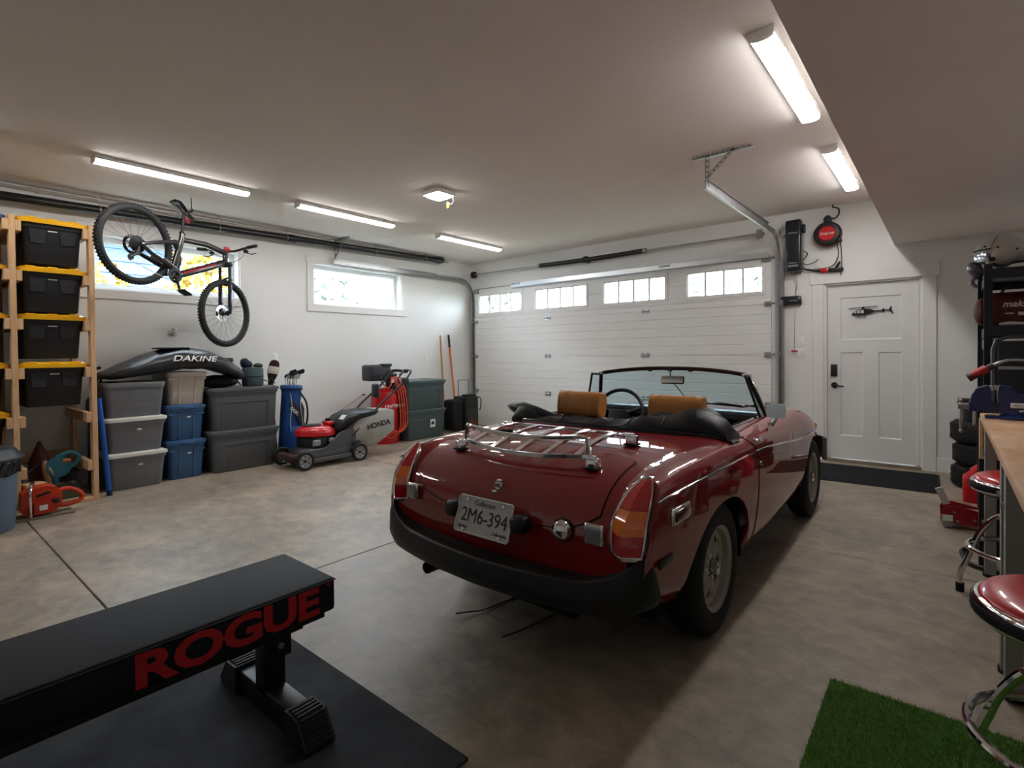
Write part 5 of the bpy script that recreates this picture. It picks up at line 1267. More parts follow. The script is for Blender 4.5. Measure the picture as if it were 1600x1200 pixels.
# ================================================================ golf bag
gb_ = thing('golf_bag', 'blue golf bag with black trim leaning on the charcoal totes', 'golf bag', (-6.24, 3.20, 0), rot=(rad(-3), 0, 0))
M_gblue = pm('golf_blue', '#1f4d8f', .45, var=.12, vscale=6); M_gblk = pm('golf_black', '#16181d', .5)
def oval(rx, ry, z, n=20, dx=0, dy=0): return [(dx + rx * math.cos(2 * math.pi * k / n), dy + ry * math.sin(2 * math.pi * k / n), z) for k in range(n)]
MB().loft([oval(.115, .115, .0), oval(.13, .13, .03), oval(.13, .125, .30), oval(.125, .118, .60), oval(.12, .112, .82), oval(.125, .118, .86)]).build('bag_body', M_gblue, gb_, ang=60)
MB().loft([oval(.128, .122, .86), oval(.135, .128, .87), oval(.135, .128, .905), oval(.125, .118, .915), oval(.11, .105, .905), oval(.10, .095, .85)]).build('top_collar', M_gblue, gb_, ang=50)
MB().loft([[(x, y, z) for x, y, z in ((.10, .09 * s_, z_), (.175 * k_ + .04, .085 * s_, z_), (.175 * k_ + .04, -.085 * s_, z_), (.10, -.09 * s_, z_))] for z_, s_, k_ in ((.06, .8, .6), (.10, 1.0, .85), (.34, 1.0, .9), (.42, .85, .75))]).build('ball_pocket', M_gblue, gb_, ang=40)
MB().loft([[(x, y, z) for x, y, z in ((.02, .11 * s_, z_), (.03, (.115 + .04 * k_) * s_ + .01, z_), (.10, (.055 + .032 * k_) * s_ + .01, z_), (.115, .06, z_))] for z_, s_, k_ in ((.08, .9, .4), (.14, 1, 1), (.62, 1, 1), (.70, .9, .4))]).build('side_pocket', M_gblk, gb_, ang=40)
MB().prism([(-.11, .10), (-.05, .13), (.03, .0), (.09, -.16), (.05, -.20), (-.03, -.04)], 0, .012, plane((.128, .02, .60), (0, 1, 0), (-.08, 0, 1))).build('swoosh_panel', M_gblk, gb_)
text('lettering', 'OGIO', .055, plane((.142, -.02, .60), (0, .75, -.62), (-.08, .6, .75)), pm('white_print', '#f0f0f0', 0.5), gb_, .001)
MB().tube(catmull([(.12, .05, .83), (.17, .11, .70), (.17, .13, .5), (.13, .10, .34)], 6), .012, 6).build('strap', M_gblk, gb_)
for q_ in (-1, 1):
    MB().tube(catmull([(.118, q_ * .07, .82), (.134, q_ * .055, .66), (.150, q_ * .075, .50), (.178, q_ * .08, .36), (.18, q_ * .07, .12)], 6), .004, 5).build('white_piping', pm('pale_piping', '#b9bec6', .5), gb_)
MB().tube([(.137 * math.cos(a), .130 * math.sin(a), .868) for a in [2 * math.pi * k / 24 for k in range(24)]], .005, 5, True).build('collar_trim', M_gblk, gb_)
rg = random.Random(11)
for k in range(8):
    a = k * .8; r = .055 + .02 * (k % 2); cl = thing('golf_club', 'steel golf iron standing in the blue golf bag', 'golf club', (-6.24, 3.20, 0), group='irons in the golf bag')
    top = 1.00 + .012 * ((k * 5) % 6); px, py = r * math.cos(a), r * math.sin(a)
    MB().tube([(px * .6, py * .6 + .04, .84), (px, py + .05, top)], .006, 6).build('shaft', M_chrome, cl)
    rz_ = rg.uniform(-.9, .9)
    MB().prism([(-.012, 0), (.0, .034), (.066, .058), (.084, .036), (.07, .0)], -.011, .011, TR((px, py + .05, top - .005), (rad(90), 0, rz_ + .8))).build('club_head', pm('dark_steel', '#3c3c40', .35, .8) if k % 3 else M_chrome, cl)
hc = thing('driver_club', 'driver with a knitted maroon and white head cover beside the golf bag', 'golf club', (-6.45, 3.10, 0))
MB().tube([(.06, .03, .05), (.0, .0, 1.0)], .007, 6).build('shaft', M_gblk, hc)
M_knit = pm('knit_maroon', '#2a0f1c', .9, bump=.3, bscale=90); M_knit2 = pm('knit_cream', '#c9bfb4', .9, bump=.3, bscale=90)
TH_ = TR((0, 0, .98), (rad(-12), 0, 0))
MB().lathe([(0.014, -.16), (.03, -.13), (.032, -.02), (.052, .04), (.06, .075)], 18, TH_).build('cover_sock', M_knit, hc)
MB().lathe([(.06, .075), (.068, .10), (.068, .145), (.062, .165)], 18, TH_).build('cover_band', M_knit2, hc)
MB().lathe([(.062, .165), (.058, .205), (.045, .235), (.02, .25), (0, .252)], 18, TH_).build('cover_top', M_knit, hc)

# ================================================================ lawn mower (front towards the camera side, -y)
mw = thing('lawn_mower', 'red and black petrol lawn mower with a grey grass bag', 'lawn mower', (-5.74, 3.35, 0))
M_deck = pm('mower_deck', '#2b2d30', .38, var=.15, vscale=6); M_mred = pm('mower_red', '#c3141d', .25, coat=.6)
M_tyre = pm('mower_tyre', '#18191a', .65); M_hub = pm('mower_hub', '#9c9ea0', .4)
FW, RW, HW = -.36, .34, .235
# deck: shell with a bowl shape
dk = [[(x * s_, y * (1 if y > 0 else .7 + .3 * s_), z) for x, y in ((.13, -.36), (.215, -.27), (.235, .28), (.16, .36), (-.16, .36), (-.235, .28), (-.215, -.27), (-.13, -.36), (0, -.40))] for z, s_ in ((.055, 1.03), (.10, 1.03), (.16, .96), (.205, .80), (.225, .60))]
MB().loft(dk).build('deck', M_deck, mw, ang=30)
MB().loft([[(s_ * .245, -.30, .062), (s_ * .265, -.30, .07), (s_ * .265, -.30, .105), (s_ * .245, -.30, .11)] if q == 0 else [(s_ * .245, .24, .062), (s_ * .265, .24, .07), (s_ * .265, .24, .105), (s_ * .245, .24, .11)] for q in (0, 1) for s_ in (1,)]).build('side_skirt', pm('deck_grey', '#55575a', .45), mw)
side_p = lambda poly, x0, x1, nm, mat: MB().prism(poly, x0, x1, PX).build(nm, mat, mw, ang=25)
side_p([(-.18, .18), (-.05, .21), (.14, .36), (.30, .40), (.34, .30), (.30, .12), (-.16, .12)], .165, .205, 'deck_side_panel', pm('deck_grey', '#55575a', .45))
side_p([(-.18, .18), (-.05, .21), (.14, .36), (.30, .40), (.34, .30), (.30, .12), (-.16, .12)], -.205, -.165, 'deck_side_panel', pm('deck_grey', '#55575a', .45))
# engine
MB().lathe([(.165, .20), (.17, .22), (.17, .31), (.16, .335)], 28, TR((0, -.10, 0), (0, 0, 0), (1, 1.15, 1))).build('engine_shroud', M_gblk, mw)
MB().rbox((.15, -.16, .27), (.05, .10, .07), .01).build('muffler', M_steel, mw)
MB().rbox((.16, .02, .285), (.05, .07, .05), .01).build('carburettor', M_steel, mw)
MB().lathe([(.175, .335), (.19, .34), (.192, .375), (.18, .41), (.14, .44), (.08, .452), (0, .455)], 32, TR((0, -.10, 0), (rad(-3), 0, 0), (1.0, 1.25, 1))).build('engine_cover', M_mred, mw)
MB().lathe([(.085, .449), (.09, .458), (.085, .466), (.0, .47)], 24, TR((0, -.12, 0), (0, 0, 0), (1, 1.2, 1))).build('recoil_grille', M_gblk, mw)
MB().rbox((-.02, .10, .46), (.13, .10, .05), .018).build('fuel_tank', M_mred, mw)
MB().cyl((-.04, .11, .48), (-.04, .11, .515), .032, n=18).build('fuel_cap', M_gblk, mw)
# wheels
def mwheel(s, yy, nm='wheel'):
    T_ = TR((s * HW + s * .03, yy, .105), (0, s * rad(90), 0))
    r_ = MB().lathe([(.072, -.025), (.095, -.027), (.105, -.018), (.105, .018), (.095, .027), (.072, .022)], 32, T_).build(nm, M_tyre, mw)
    MB().lathe([(.0, .012), (.025, .012), (.03, .006), (.06, .012), (.074, .020), (.076, -.02)], 32, T_).build('hub', M_hub, r_)
    MB().lathe([(0, .026), (.014, .024), (.018, .010)], 16, T_).build('axle_cap', M_deck, r_)
    for k in range(6):
        a = k * math.pi / 3; MB().cyl((.05 * math.cos(a), .05 * math.sin(a), .005), (.05 * math.cos(a), .05 * math.sin(a), .016), .010, n=8, T=T_).build('hub_slot', pm('hub_dark', '#4b4d50', .5), r_)
for s in (1, -1):
    mwheel(s, FW); mwheel(s, RW)
    MB().rbox((s * .245, RW - .02, .17), (.03, .10, .14), .012).build('height_bracket', M_gblk, mw)
    MB().tube([(s * .20, .28, .30), (s * .205, .72, .66), (s * .21, 1.06, .90)], .0125, 10).build('handle_tube', M_gblk, mw)
MB().tube([(-.2, FW, .10), (.2, FW, .10)], .02, 10).rbox((0, FW - .06, .13), (.36, .10, .08), .03).build('front_axle', pm('rusty_deck', '#4a3330', .6, var=.4, vscale=8), mw)
top = [(.21, 1.06, .90), (.21, 1.16, 1.0), (.20, 1.20, 1.05)] + [(x, 1.215, 1.065) for x in (.15, 0, -.15)] + [(-.20, 1.20, 1.05), (-.21, 1.16, 1.0), (-.21, 1.06, .90)]
MB().tube(catmull(top, 5), .0125, 10).build('handlebar', M_gblk, mw)
MB().tube(catmull([(.19, 1.02, .89), (.185, 1.0, .96), (.17, 1.10, 1.05), (0, 1.14, 1.075), (-.17, 1.10, 1.05), (-.185, 1.0, .96), (-.19, 1.02, .89)], 6), .008, 8).build('control_bail', M_gblk, mw)
MB().rbox((.12, 1.16, 1.055), (.10, .05, .05), .012).rbox((-.06, 1.20, 1.06), (.16, .03, .03), .01).build('drive_lever', M_gblk, mw)
MB().rbox((.205, 1.10, .925), (.05, .10, .09), .018).build('handle_knuckle', M_deck, mw)
MB().rbox((-.12, .86, .80), (.13, .06, .19), .04, 3, None).build('control_box', M_deck, mw)
MB().tube(catmull([(-.02, -.02, .465), (-.10, .35, .60), (-.17, .70, .75)], 6), .003, 5).build('starter_rope', M_gblk, mw)
MB().rbox((-.17, .71, .755), (.05, .02, .02), .006).build('starter_grip', M_gblk, mw)
MB().tube(catmull([(.14, 1.1, 1.04), (.19, .85, .78), (.20, .5, .46), (.16, .25, .35)], 6), .004, 6).build('control_cable', M_black, mw)
# grass bag
secs = []
for yy, z0, z1, hw_ in ((.30, .20, .40, .20), (.40, .13, .52, .215), (.60, .14, .565, .225), (.80, .24, .575, .225), (.90, .29, .57, .215), (.915, .32, .55, .19)):
    secs.append([(-hw_ + .02, yy, z0), (hw_ - .02, yy, z0), (hw_, yy, z0 + .03), (hw_, yy, z1 - .03), (hw_ - .02, yy, z1), (-hw_ + .02, yy, z1), (-hw_, yy, z1 - .03), (-hw_, yy, z0 + .03)])
gbg = MB().loft(secs).build('grass_bag', pm('bag_canvas', '#a9a7a2', .85, var=.12, vscale=14, bump=.15, bscale=90), mw, ang=50)
text('lettering', 'HONDA', .092, plane((.2275, .655, .40), (0, 1, .13), (0, -.05, 1)), pm('dark_print', '#22252a', .6), gbg, .001, xs=1.0, bold=.003)
fl_ = []
for yy, z1, hw_, th in ((.15, .42, .14, .03), (.24, .52, .20, .05), (.40, .565, .225, .05), (.62, .575, .225, .03), (.70, .56, .20, .015)):
    fl_.append([(-hw_, yy, z1 - th - .015), (hw_, yy, z1 - th - .015), (hw_, yy, z1 - .005), (hw_ * .8, yy, z1 + .018), (-hw_ * .8, yy, z1 + .018), (-hw_, yy, z1 - .005)])
flp = MB().loft(fl_).build('rear_flap', pm('flap_black', '#1d1e20', .4), mw, ang=50)
MB().prism([(-.05, -.035), (.05, -.035), (.05, .035), (-.05, .035)], 0, .002, plane((.10, .225, .525), (1, .0, 0), (0, .62, .62))).build('label_sticker', M_label, flp)

# ================================================================ air compressor
ac = thing('air_compressor', 'red upright air compressor with coiled orange hose behind the mower', 'air compressor', (-6.32, 4.70, 0))
M_cred = pm('compressor_red', '#b5151b', .3, coat=.4)
MB().lathe([(0, .08), (.12, .085), (.185, .12), (.20, .17), (.20, .68), (.185, .74), (.12, .785), (0, .80)], 36).build('tank', M_cred, ac)
MB().lathe([(.19, .0), (.20, .0), (.205, .12), (.195, .12)], 36).build('tank_skirt', M_cred, ac)
MB().rbox((.0, -.14, 1.02), (.26, .34, .23), .035, 3).build('motor_shroud', pm('shroud_grey', '#33353a', .45), ac)
for k in range(5): MB().bx(.131, .137, -.29 + .07 * k, -.25 + .07 * k, .955, 1.0).build('vent', M_black, ac, ang=0)
MB().rbox((.10, -.05, 1.13), (.10, .16, .04), .012).build('shroud_cap', pm('shroud_cap', '#26282c', .4), ac)
MB().cyl((0, .10, .78), (0, .10, .98), .07, n=18).rbox((0, .10, .98), (.14, .16, .05), .012).build('pump_head', M_deck, ac)
MB().rbox((.12, .06, .88), (.08, .14, .10), .02).build('regulator', M_gblk, ac)
for yy in (.02, .11): MB().cyl((.15, yy, .90), (.175, yy, .90), .03, n=18).build('gauge', M_chrome, ac)
MB().tube(catmull([(.16, .14, .98), (.22, .15, 1.02), (.23, .05, 1.04), (.20, -.02, 1.02)], 6), .010, 8).build('carry_handle', M_gblk, ac)
text('lettering', 'CRAFTSMAN', .062, plane((.206, .02, .54), (0, 1, 0), (0, 0, 1)), pm('white_print', '#f0f0f0', 0.5), ac, .002, xs=.95)
for s in (-1, 1):
    T_ = TR((-.02, .165 if s > 0 else -.23, .11), (rad(90), 0, 0)); MB().lathe([(0, -.02), (.09, -.022), (.105, -.01), (.105, .012), (.09, .022), (0, .02)], 24, T_).build('wheel', M_tyre, ac)
M_hose = pm('hose_orange', '#cf4a33', .45)
hz = thing('air_hose', 'orange red rubber hose looped over the compressor', 'hose', (-6.32, 4.70, 0))
hl = MB()
for k in range(4):
    a0 = rad(-40 + 13 * k); dx, dy = .205 * math.cos(a0) + .02, .055 + .032 * k
    hl.tube(catmull([(.05, .02, .90 + .012 * k), (.16, dy * .8, .93), (.21 + .012 * k, dy + .03, .72), (.22 + .012 * k, dy + .055, .42), (.23 + .014 * k, dy + .03, .20 + .02 * k), (.25 + .01 * k, dy - .10, .10 + .022 * k), (.25, dy - .24, .13 + .03 * k)], 7), .0095, 8)
hl.build('loops', M_hose, hz)
MB().tube(catmull([(.10, -.10, .86), (.20, -.09, .80), (.22, -.05, .86), (.15, .02, .93), (.19, .10, .90), (.22, .19, .80), (.20, .25, .60)], 8), .0095, 8).build('loop', M_hose, hz)
MB().tube(catmull([(-.02, .12, .92), (.06, .22, .94), (.10, .30, .86), (.12, .33, .70), (.12, .31, .52), (.15, .26, .40)], 8), .0095, 8).build('loop', M_hose, hz)

# ================================================================ handles, black pack next to the garage door
rh = thing('rake', 'wooden handled rake leaning on the wall by the green totes', 'garden tool', (XL + .09, 6.165, 0))
MB().tube([(.06, 0, .02), (-.045, 0.004, 1.60)], .014, 10).build('handle', pm('handle_wood', '#b9854c', .5, var=.2, vscale=6), rh)
MB().rbox((.055, 0, .03), (.03, .36, .03), .006).build('rake_head', M_steel, rh)
sh = thing('shovel', 'orange handled shovel with black grip leaning in the corner', 'garden tool', (XL + .10, 6.385, 0))
MB().tube([(.06, .02, .28), (-.048, -.006, 1.40)], .0165, 10).build('handle', pm('fibreglass_orange', '#d9692a', .4), sh)
MB().tube([(-.048, -.006, 1.395), (-.068, -.011, 1.615)], .019, 10).build('grip', M_black, sh)
MB().prism([(-.10, .16), (.10, .16), (.105, -.05), (.0, -.16), (-.105, -.05)], -.004, .004, plane((.075, .025, .17), (0, 1, 0), (-.1, 0, 1))).cyl((.06, .02, .30), (.075, .025, .2), .02).build('blade', M_steel, sh)
pk = thing('wheeled_case', 'black wheeled jobsite box with a telescopic handle by the garage door', 'equipment case', (-6.25, 6.20, 0))
MB().rbox((0, .10, .30), (.32, .30, .54), .03, 3).build('case', pm('case_black', '#1d1f21', .5), pk)
MB().rbox((.165, .10, .22), (.012, .25, .30), .005).build('front_panel', pm('case_dark', '#2a2c2e', .45, var=.2, vscale=12), pk)
text('lettering', 'MILWAUKEE', .040, plane((.1725, .10, .115), (0, 1, 0), (0, 0, 1)), pm('red_print', '#b5351f', .5), pk, .001)
MB().rbox((.1705, .08, .17), (.004, .12, .05), .001, 1).build('red_patch', pm('rust_patch', '#7a3526', .6, var=.4, vscale=20), pk)
MB().rbox((.0, -.19, .28), (.26, .24, .50), .05, 3).build('side_bag', pm('bag_black', '#121315', .8, bump=.2, bscale=30), pk)
MB().tube([(-.02, -.05, .55), (-.02, -.05, .84), (-.02, .19, .84), (-.02, .19, .55)], .006, 8).build('telescopic_handle', M_black, pk)
for s in (-.02, .22): MB().cyl((.10, s - .02 + .0, .05), (.10, s + .02, .05), .05, n=18).build('wheel', M_tyre, pk)
MB().rbox((.09, .09, .585), (.12, .24, .04), .012).build('top_ledge', M_black, pk)
MB().tube(catmull([(.10, .22, .56), (.19, .26, .53), (.20, .255, .40), (.17, .26, .33)], 6), .009, 8).build('side_handle', M_black, pk)

# ================================================================ mountain bike hanging from the ceiling
rear = Vector((-5.78, 1.533, 2.32)); front = Vector((-6.20, 2.475, 1.755))
e1 = (front - rear); WB = e1.length; e1 = e1.normalized(); e2 = (Vector((0, 0, 1)) - e1 * e1.z).normalized(); e3 = e1.cross(e2)
# local frame: x forward, z up, y = left of bike
bike = thing('mountain_bike', 'black mountain bike with red rims hanging nose down from the ceiling', 'bicycle', (0, 0, 0))
bike.matrix_world = Matrix(((e1.x, -e3.x, e2.x, rear.x), (e1.y, -e3.y, e2.y, rear.y), (e1.z, -e3.z, e2.z, rear.z), (0, 0, 0, 1)))
M_frame = pm('bike_frame', '#1a1718', .28, coat=.8); M_bred = pm('bike_red', '#b51c28', .35); M_tyrb = pm('bike_tyre', '#1d1d1e', .75)
RR = .368
def bwheel(T_, nm, rot=0):
    w_ = MB().torus(RR - .030, .032, 64, 12, T_).build(nm, M_tyrb, bike)
    kn = MB()
    for k in range(72):      # tread knobs
        a = 2 * math.pi * k / 72
        for yy, rr in ((-.018, RR - .003), (.018, RR - .003), (0, RR + .001)):
            kn.box((0, 0, 0), (.010, .015, .012), T_ @ TR((rr * math.cos(a + (.04 if yy == 0 else 0)), rr * math.sin(a + (.04 if yy == 0 else 0)), yy), (0, 0, a)))
    tag(kn.build('tread_knobs', M_tyrb, w_, ang=0), kind='stuff')
    MB().lathe([(RR - .058, -.013), (RR - .050, -.015), (RR - .044, -.012), (RR - .044, .012), (RR - .050, .015), (RR - .058, .013), (RR - .062, 0), (RR - .058, -.013)], 64, T_).build('rim', pm('rim_black', '#17171a', .3), w_)
    dec = MB()
    for a0 in (-.5, 2.3): dec.lathe([(RR - .0585, .0145), (RR - .046, .0160)], 14, T_ @ TR((0, 0, 0), (0, 0, a0)), 1.1); dec.lathe([(RR - .0585, -.0145), (RR - .046, -.0160)], 14, T_ @ TR((0, 0, 0), (0, 0, a0)), 1.1)
    dec.build('rim_decal', M_bred, w_, ang=0)
    MB().cyl((0, 0, -.055), (0, 0, .055), .016, n=16, T=T_).cyl((0, 0, -.032), (0, 0, -.026), .03, n=18, T=T_).cyl((0, 0, .026), (0, 0, .032), .03, n=18, T=T_).build('hub', M_gblk, w_)
    for k in range(28):
        a = 2 * math.pi * k / 28; sd = .029 if k % 2 else -.029; b_ = a + (.38 if (k // 2) % 2 else -.38)
        MB().cyl((.028 * math.cos(b_), .028 * math.sin(b_), sd), ((RR - .06) * math.cos(a), (RR - .06) * math.sin(a), 0), .0012, n=4, caps=False, T=T_).build('spoke', MATS['bike_spoke'] if 'bike_spoke' in MATS else pm('bike_spoke', '#2a2a2c', .35, .6), w_)
    # brake disc
    dsc = MB(); dsc.lathe([(.062, -.040), (.092, -.040), (.092, -.042), (.062, -.042), (.062, -.040)], 40, T_)
    for k in range(6):
        a = k * math.pi / 3; dsc.tube([(.02 * math.cos(a + .4), .02 * math.sin(a + .4), -.041), (.064 * math.cos(a), .064 * math.sin(a), -.041)], .004, 5, T=T_)
    dsc.build('brake_disc', M_chrome, w_)
    return w_
UP = Matrix.Rotation(rad(90), 4, 'X')       # wheel axis along y
bwheel(UP, 'rear_wheel')
HA = rad(66)                                # head angle
hx_, hz_ = WB, 0.0
sax = Vector((-math.cos(HA), 0, math.sin(HA)))          # steering axis direction (up/back)
STEER = rad(4)
# steering assembly transform: rotate about the axis through the crown
crown = Vector((hx_, 0, hz_)) + sax * .52 + Vector((-.045, 0, 0.0))
TSt = Matrix.Translation(crown) @ Matrix.Rotation(STEER, 4, sax) @ Matrix.Translation(-crown)
bwheel(TSt @ TR((hx_, 0, hz_)) @ UP, 'front_wheel')
off = Vector((-.045, 0, 0))
fk = MB()
for s in (-1, 1):
    a_ = Vector((hx_, s * .062, hz_)); b_ = a_ + sax * .30 + off * .6; c_ = a_ + sax * .52 + off
    MB().tube([a_ + sax * -.01, a_ + sax * .05, b_], [.016, .022, .024], 12, T=TSt).build('fork_lower', pm('fork_dark', '#231e28', .3, coat=.6), bike)
    MB().tube([b_, c_], .0175, 12, T=TSt).build('fork_stanchion', M_gblk, bike)
MB().tube([(hx_, -.062, hz_) + 0 * sax if False else Vector((hx_, -.06, hz_)) + sax * .375 + off * .7 + Vector((.035, 0, 0)), Vector((hx_, 0, hz_)) + sax * .40 + off * .7 + Vector((.045, 0, .01)), Vector((hx_, .06, hz_)) + sax * .375 + off * .7 + Vector((.035, 0, 0))], .012, 8, T=TSt).build('fork_arch', MATS['fork_dark'], bike)
MB().rbox((0, 0, 0), (.06, .17, .05), .016, 2, TSt @ TR(tuple(crown), (0, 0, 0))).build('fork_crown', M_gblk, bike)
ht0, ht1 = crown + sax * .03, crown + sax * .15
MB().cyl(ht0, ht1, .028, n=16).build('head_tube', M_frame, bike)
st_ = ht1 + sax * .03
MB().cyl(ht1, st_ + sax * .02, .02, n=14, T=TSt).rbox((0, 0, 0), (.07, .045, .04), .01, 2, TSt @ TR(tuple(st_ + Vector((.03, 0, .01))))).build('stem', M_bred, bike)
bc = st_ + Vector((.055, 0, .012))
MB().tube(catmull([bc + Vector((-.05, .37, .015)), bc + Vector((-.03, .24, .012)), bc + Vector((0, .08, 0)), bc, bc + Vector((0, -.08, 0)), bc + Vector((-.03, -.24, .012)), bc + Vector((-.05, -.37, .015))], 5), .0125, 10, T=TSt).build('handlebar', M_gblk, bike)
for s in (-1, 1):
    MB().tube([bc + Vector((-.05, s * .38, .015)), bc + Vector((-.034, s * .26, .012))], .018, 12, T=TSt).build('grip', M_rubber, bike)
    MB().rbox((0, 0, 0), (.04, .05, .03), .01, 2, TSt @ TR(tuple(bc + Vector((0.0, s * .22, -.012))))).tube([bc + Vector((.02, s * .22, -.02)), bc + Vector((.035, s * .28, -.028)), bc + Vector((.02, s * .345, -.03))], .005, 6, T=TSt).build('brake_lever', M_gblk, bike)
    MB().tube(catmull([bc + Vector((.01, s * .2, -.02)), bc + Vector((.09, s * .1, -.03)), bc + Vector((.05, s * .04, -.12)), bc + Vector((-.06, s * .03, -.18))], 6), .003, 5, T=TSt).build('cable', M_black, bike)
bb = Vector((.435, 0, -.035)); sc0 = Vector((.36, 0, .36)); seat = Vector((.255, 0, .62))
MB().tube([ht0 - Vector((.0, 0, -.0)), ht0.lerp(bb, .35) + Vector((0, 0, -.015)), bb + Vector((.03, 0, .02))], [.040, .046, .042], 14, flat=.85).build('down_tube', M_frame, bike)
MB().tube([ht1 - sax * .02, ht1.lerp(sc0, .5) + Vector((0, 0, .02)), sc0 + Vector((0.0, 0, .0))], [.032, .030, .028], 12).build('top_tube', M_frame, bike)
MB().tube([bb, sc0, sc0 + Vector((-.022, 0, .06))], [.036, .027, .024], 12).build('seat_tube', M_frame, bike)
for s in (-1, 1):
    dl = [ht0.lerp(bb, .25) + Vector((0, s * .037, .012)), ht0.lerp(bb, .85) + Vector((0, s * .038, .0))]
    MB().tube(dl, .009, 6).build('frame_decal', M_bred, bike)
    MB().tube([(.0, s * .068, 0), (.12, s * .066, -.012), (.36, s * .045, .015)], [.018, .019, .024], 10).build('chainstay', M_frame, bike)
    MB().tube([(.0, s * .068, 0), (.15, s * .06, .15), (.30, s * .04, .275)], [.016, .017, .020], 10).build('seatstay', M_frame, bike)
MB().tube([(.30, 0, .275), (.40, 0, .23)], .022, 10).rbox((.30, 0, .272), (.05, .1, .04), .012).build('rocker_link', M_frame, bike)
MB().cyl((.40, 0, .22), (.475, 0, .03), .021, n=14).cyl((.415, 0, .18), (.445, 0, .105), .03, n=14).build('rear_shock', M_gblk, bike)
MB().cyl(sc0 + Vector((-.022, 0, .06)), seat, .0145, n=12).torus(.024, .006, 16, 6, TR(tuple(sc0 + Vector((-.022, 0, .062))))).build('seat_post', M_gblk, bike)
sd_ = []
for x, hw_, z in ((-.145, .055, .03), (-.12, .072, .04), (-.05, .06, .035), (.03, .028, .025), (.11, .018, .022), (.13, .008, .015)):
    sd_.append([(seat.x + x, hw_ * math.cos(a), seat.z + z + .018 * math.sin(a) - .012 * abs(math.cos(a))) for a in [2 * math.pi * k / 12 for k in range(12)]])
MB().loft(sd_).build('saddle', M_vinyl, bike, ang=60)
MB().tube([(seat.x - .09, .022, seat.z + .015), (seat.x - .02, .022, seat.z - .0), (seat.x + .07, .018, seat.z + .012)], .0035, 6).tube([(seat.x - .09, -.022, seat.z + .015), (seat.x - .02, -.022, seat.z), (seat.x + .07, -.018, seat.z + .012)], .0035, 6).build('saddle_rails', M_steel, bike)
MB().rbox((seat.x + .06, .0, seat.z - .045), (.075, .03, .03), .01).build('rear_light', M_bred, bike)
MB().tube([(seat.x + .04, 0, seat.z + .0), (seat.x + .05, 0, seat.z + .06), (seat.x + .07, 0, seat.z + .10)], .006, 6).build('hook_strap', M_black, bike)
# drivetrain on the right-hand side (+ side faces the room)
sg = -1
MB().lathe([(.045, -.003), (.072, -.003), (.075, 0), (.072, .003), (.045, .003), (.045, -.003)], 36, TR((bb.x, sg * .05, bb.z)) @ UP).build('chainring', M_gblk, bike)
for s, a in ((-1, -.9), (1, -.9 + math.pi)):
    e_ = bb + Vector((.17 * math.cos(a), s * .075, .17 * math.sin(a)))
    MB().tube([bb + Vector((0, s * .06, 0)), e_], [.017, .012], 10).build('crank', M_gblk, bike)
    MB().rbox(tuple(e_ + Vector((0, s * .055, 0))), (.10, .10, .018), .006).cyl(e_, e_ + Vector((0, s * .06, 0)), .008, n=8).build('pedal', M_gblk, bike)
cas = MB()
for k in range(7): cas.lathe([(.02, -.0015), (.028 + .0085 * k, -.0015), (.028 + .0085 * k, .0015), (.02, .0015)], 28, TR((0, sg * (.052 - .0045 * k), 0)) @ UP)
cas.build('cassette', pm('dark_steel', '#3c3c40', .35, .8), bike)
MB().tube([(.0, sg * .06, -.03), (.015, sg * .065, -.10), (-.02, sg * .06, -.165)], .010, 8).cyl((-.02, sg * .055, -.165), (-.02, sg * .065, -.165), .028, n=14).cyl((.015, sg * .055, -.09), (.015, sg * .065, -.09), .026, n=14).build('derailleur', M_gblk, bike)
MB().tube([(.0, sg * .05, .058), (bb.x, sg * .05, bb.z + .074)], .0035, 5).tube([(-.02, sg * .05, -.192), (bb.x, sg * .05, bb.z - .074)], .0035, 5).build('chain', M_steel, bike)
# ceiling hooks that carry the bike
for k, p in enumerate((rear + e1 * (seat.x + .055) + e2 * (seat.z + .09),)):
    hk2 = tag(MB().tube(catmull([(p.x, p.y, ZC), (p.x, p.y, p.z + .05), (p.x + .012, p.y, p.z + .012), (p.x + .02, p.y, p.z - .012), (p.x + .005, p.y, p.z - .022), (p.x - .015, p.y, p.z - .008)], 6), .005, 8).build('bike_hook', M_black), 'black ceiling hook above the bicycle saddle', 'hook')
# ================================================================ RIGHT SIDE: benches, stools, shelf
M_ply = pm('bench_top_wood', '#d2ab88', .55, var=.45, vscale=4, col2='#b98a64', aniso=(3, 1, 3), bump=.05, bscale=80)
M_leg = pm('leg_grey', '#a2a19c', .5, var=.08)
def bench(y0, y1, legs, label):
    t = thing('workbench', label, 'workbench', (.39, (y0 + y1) / 2, 0)); c = (y0 + y1) / 2
    MB().rbox((0, 0, .88), (.49, y1 - y0, .04), .006).build('worktop', M_ply, t)
    for yy in legs:
        l = MB(); 
        for x in (-.205, .18): l.bx(x - .022, x + .022, yy - c - .035, yy - c + .035, .03, .86); l.bx(x - .022, x + .05, yy - c - .035, yy - c - .031, .03, .86)
        for x in (-.205, .18):
            MB().bx(x - .024, x + .024, yy - c - .036, yy - c + .036, .02, .86).build('leg', M_leg, t, ang=0)
            MB().cyl((x, yy - c, 0), (x, yy - c, .022), .032, n=16).build('foot', M_black, t)
        MB().bx(-.19, .17, yy - c - .02, yy - c + .02, .76, .86).build('cross_rail', M_leg, t, ang=0)
        for z in (.70, .30): MB().cyl((-.205 - .026, yy - c, z), (-.205 - .036, yy - c, z), .012, n=6).build('bolt', M_steel, t)
    MB().bx(.15, .19, legs[0] - c, legs[-1] - c, .25, .33).build('stretcher', M_leg, t, ang=0)
    return t
bench(2.675, 4.08, (2.80, 3.94), 'wood topped workbench with grey legs carrying the blue vice')
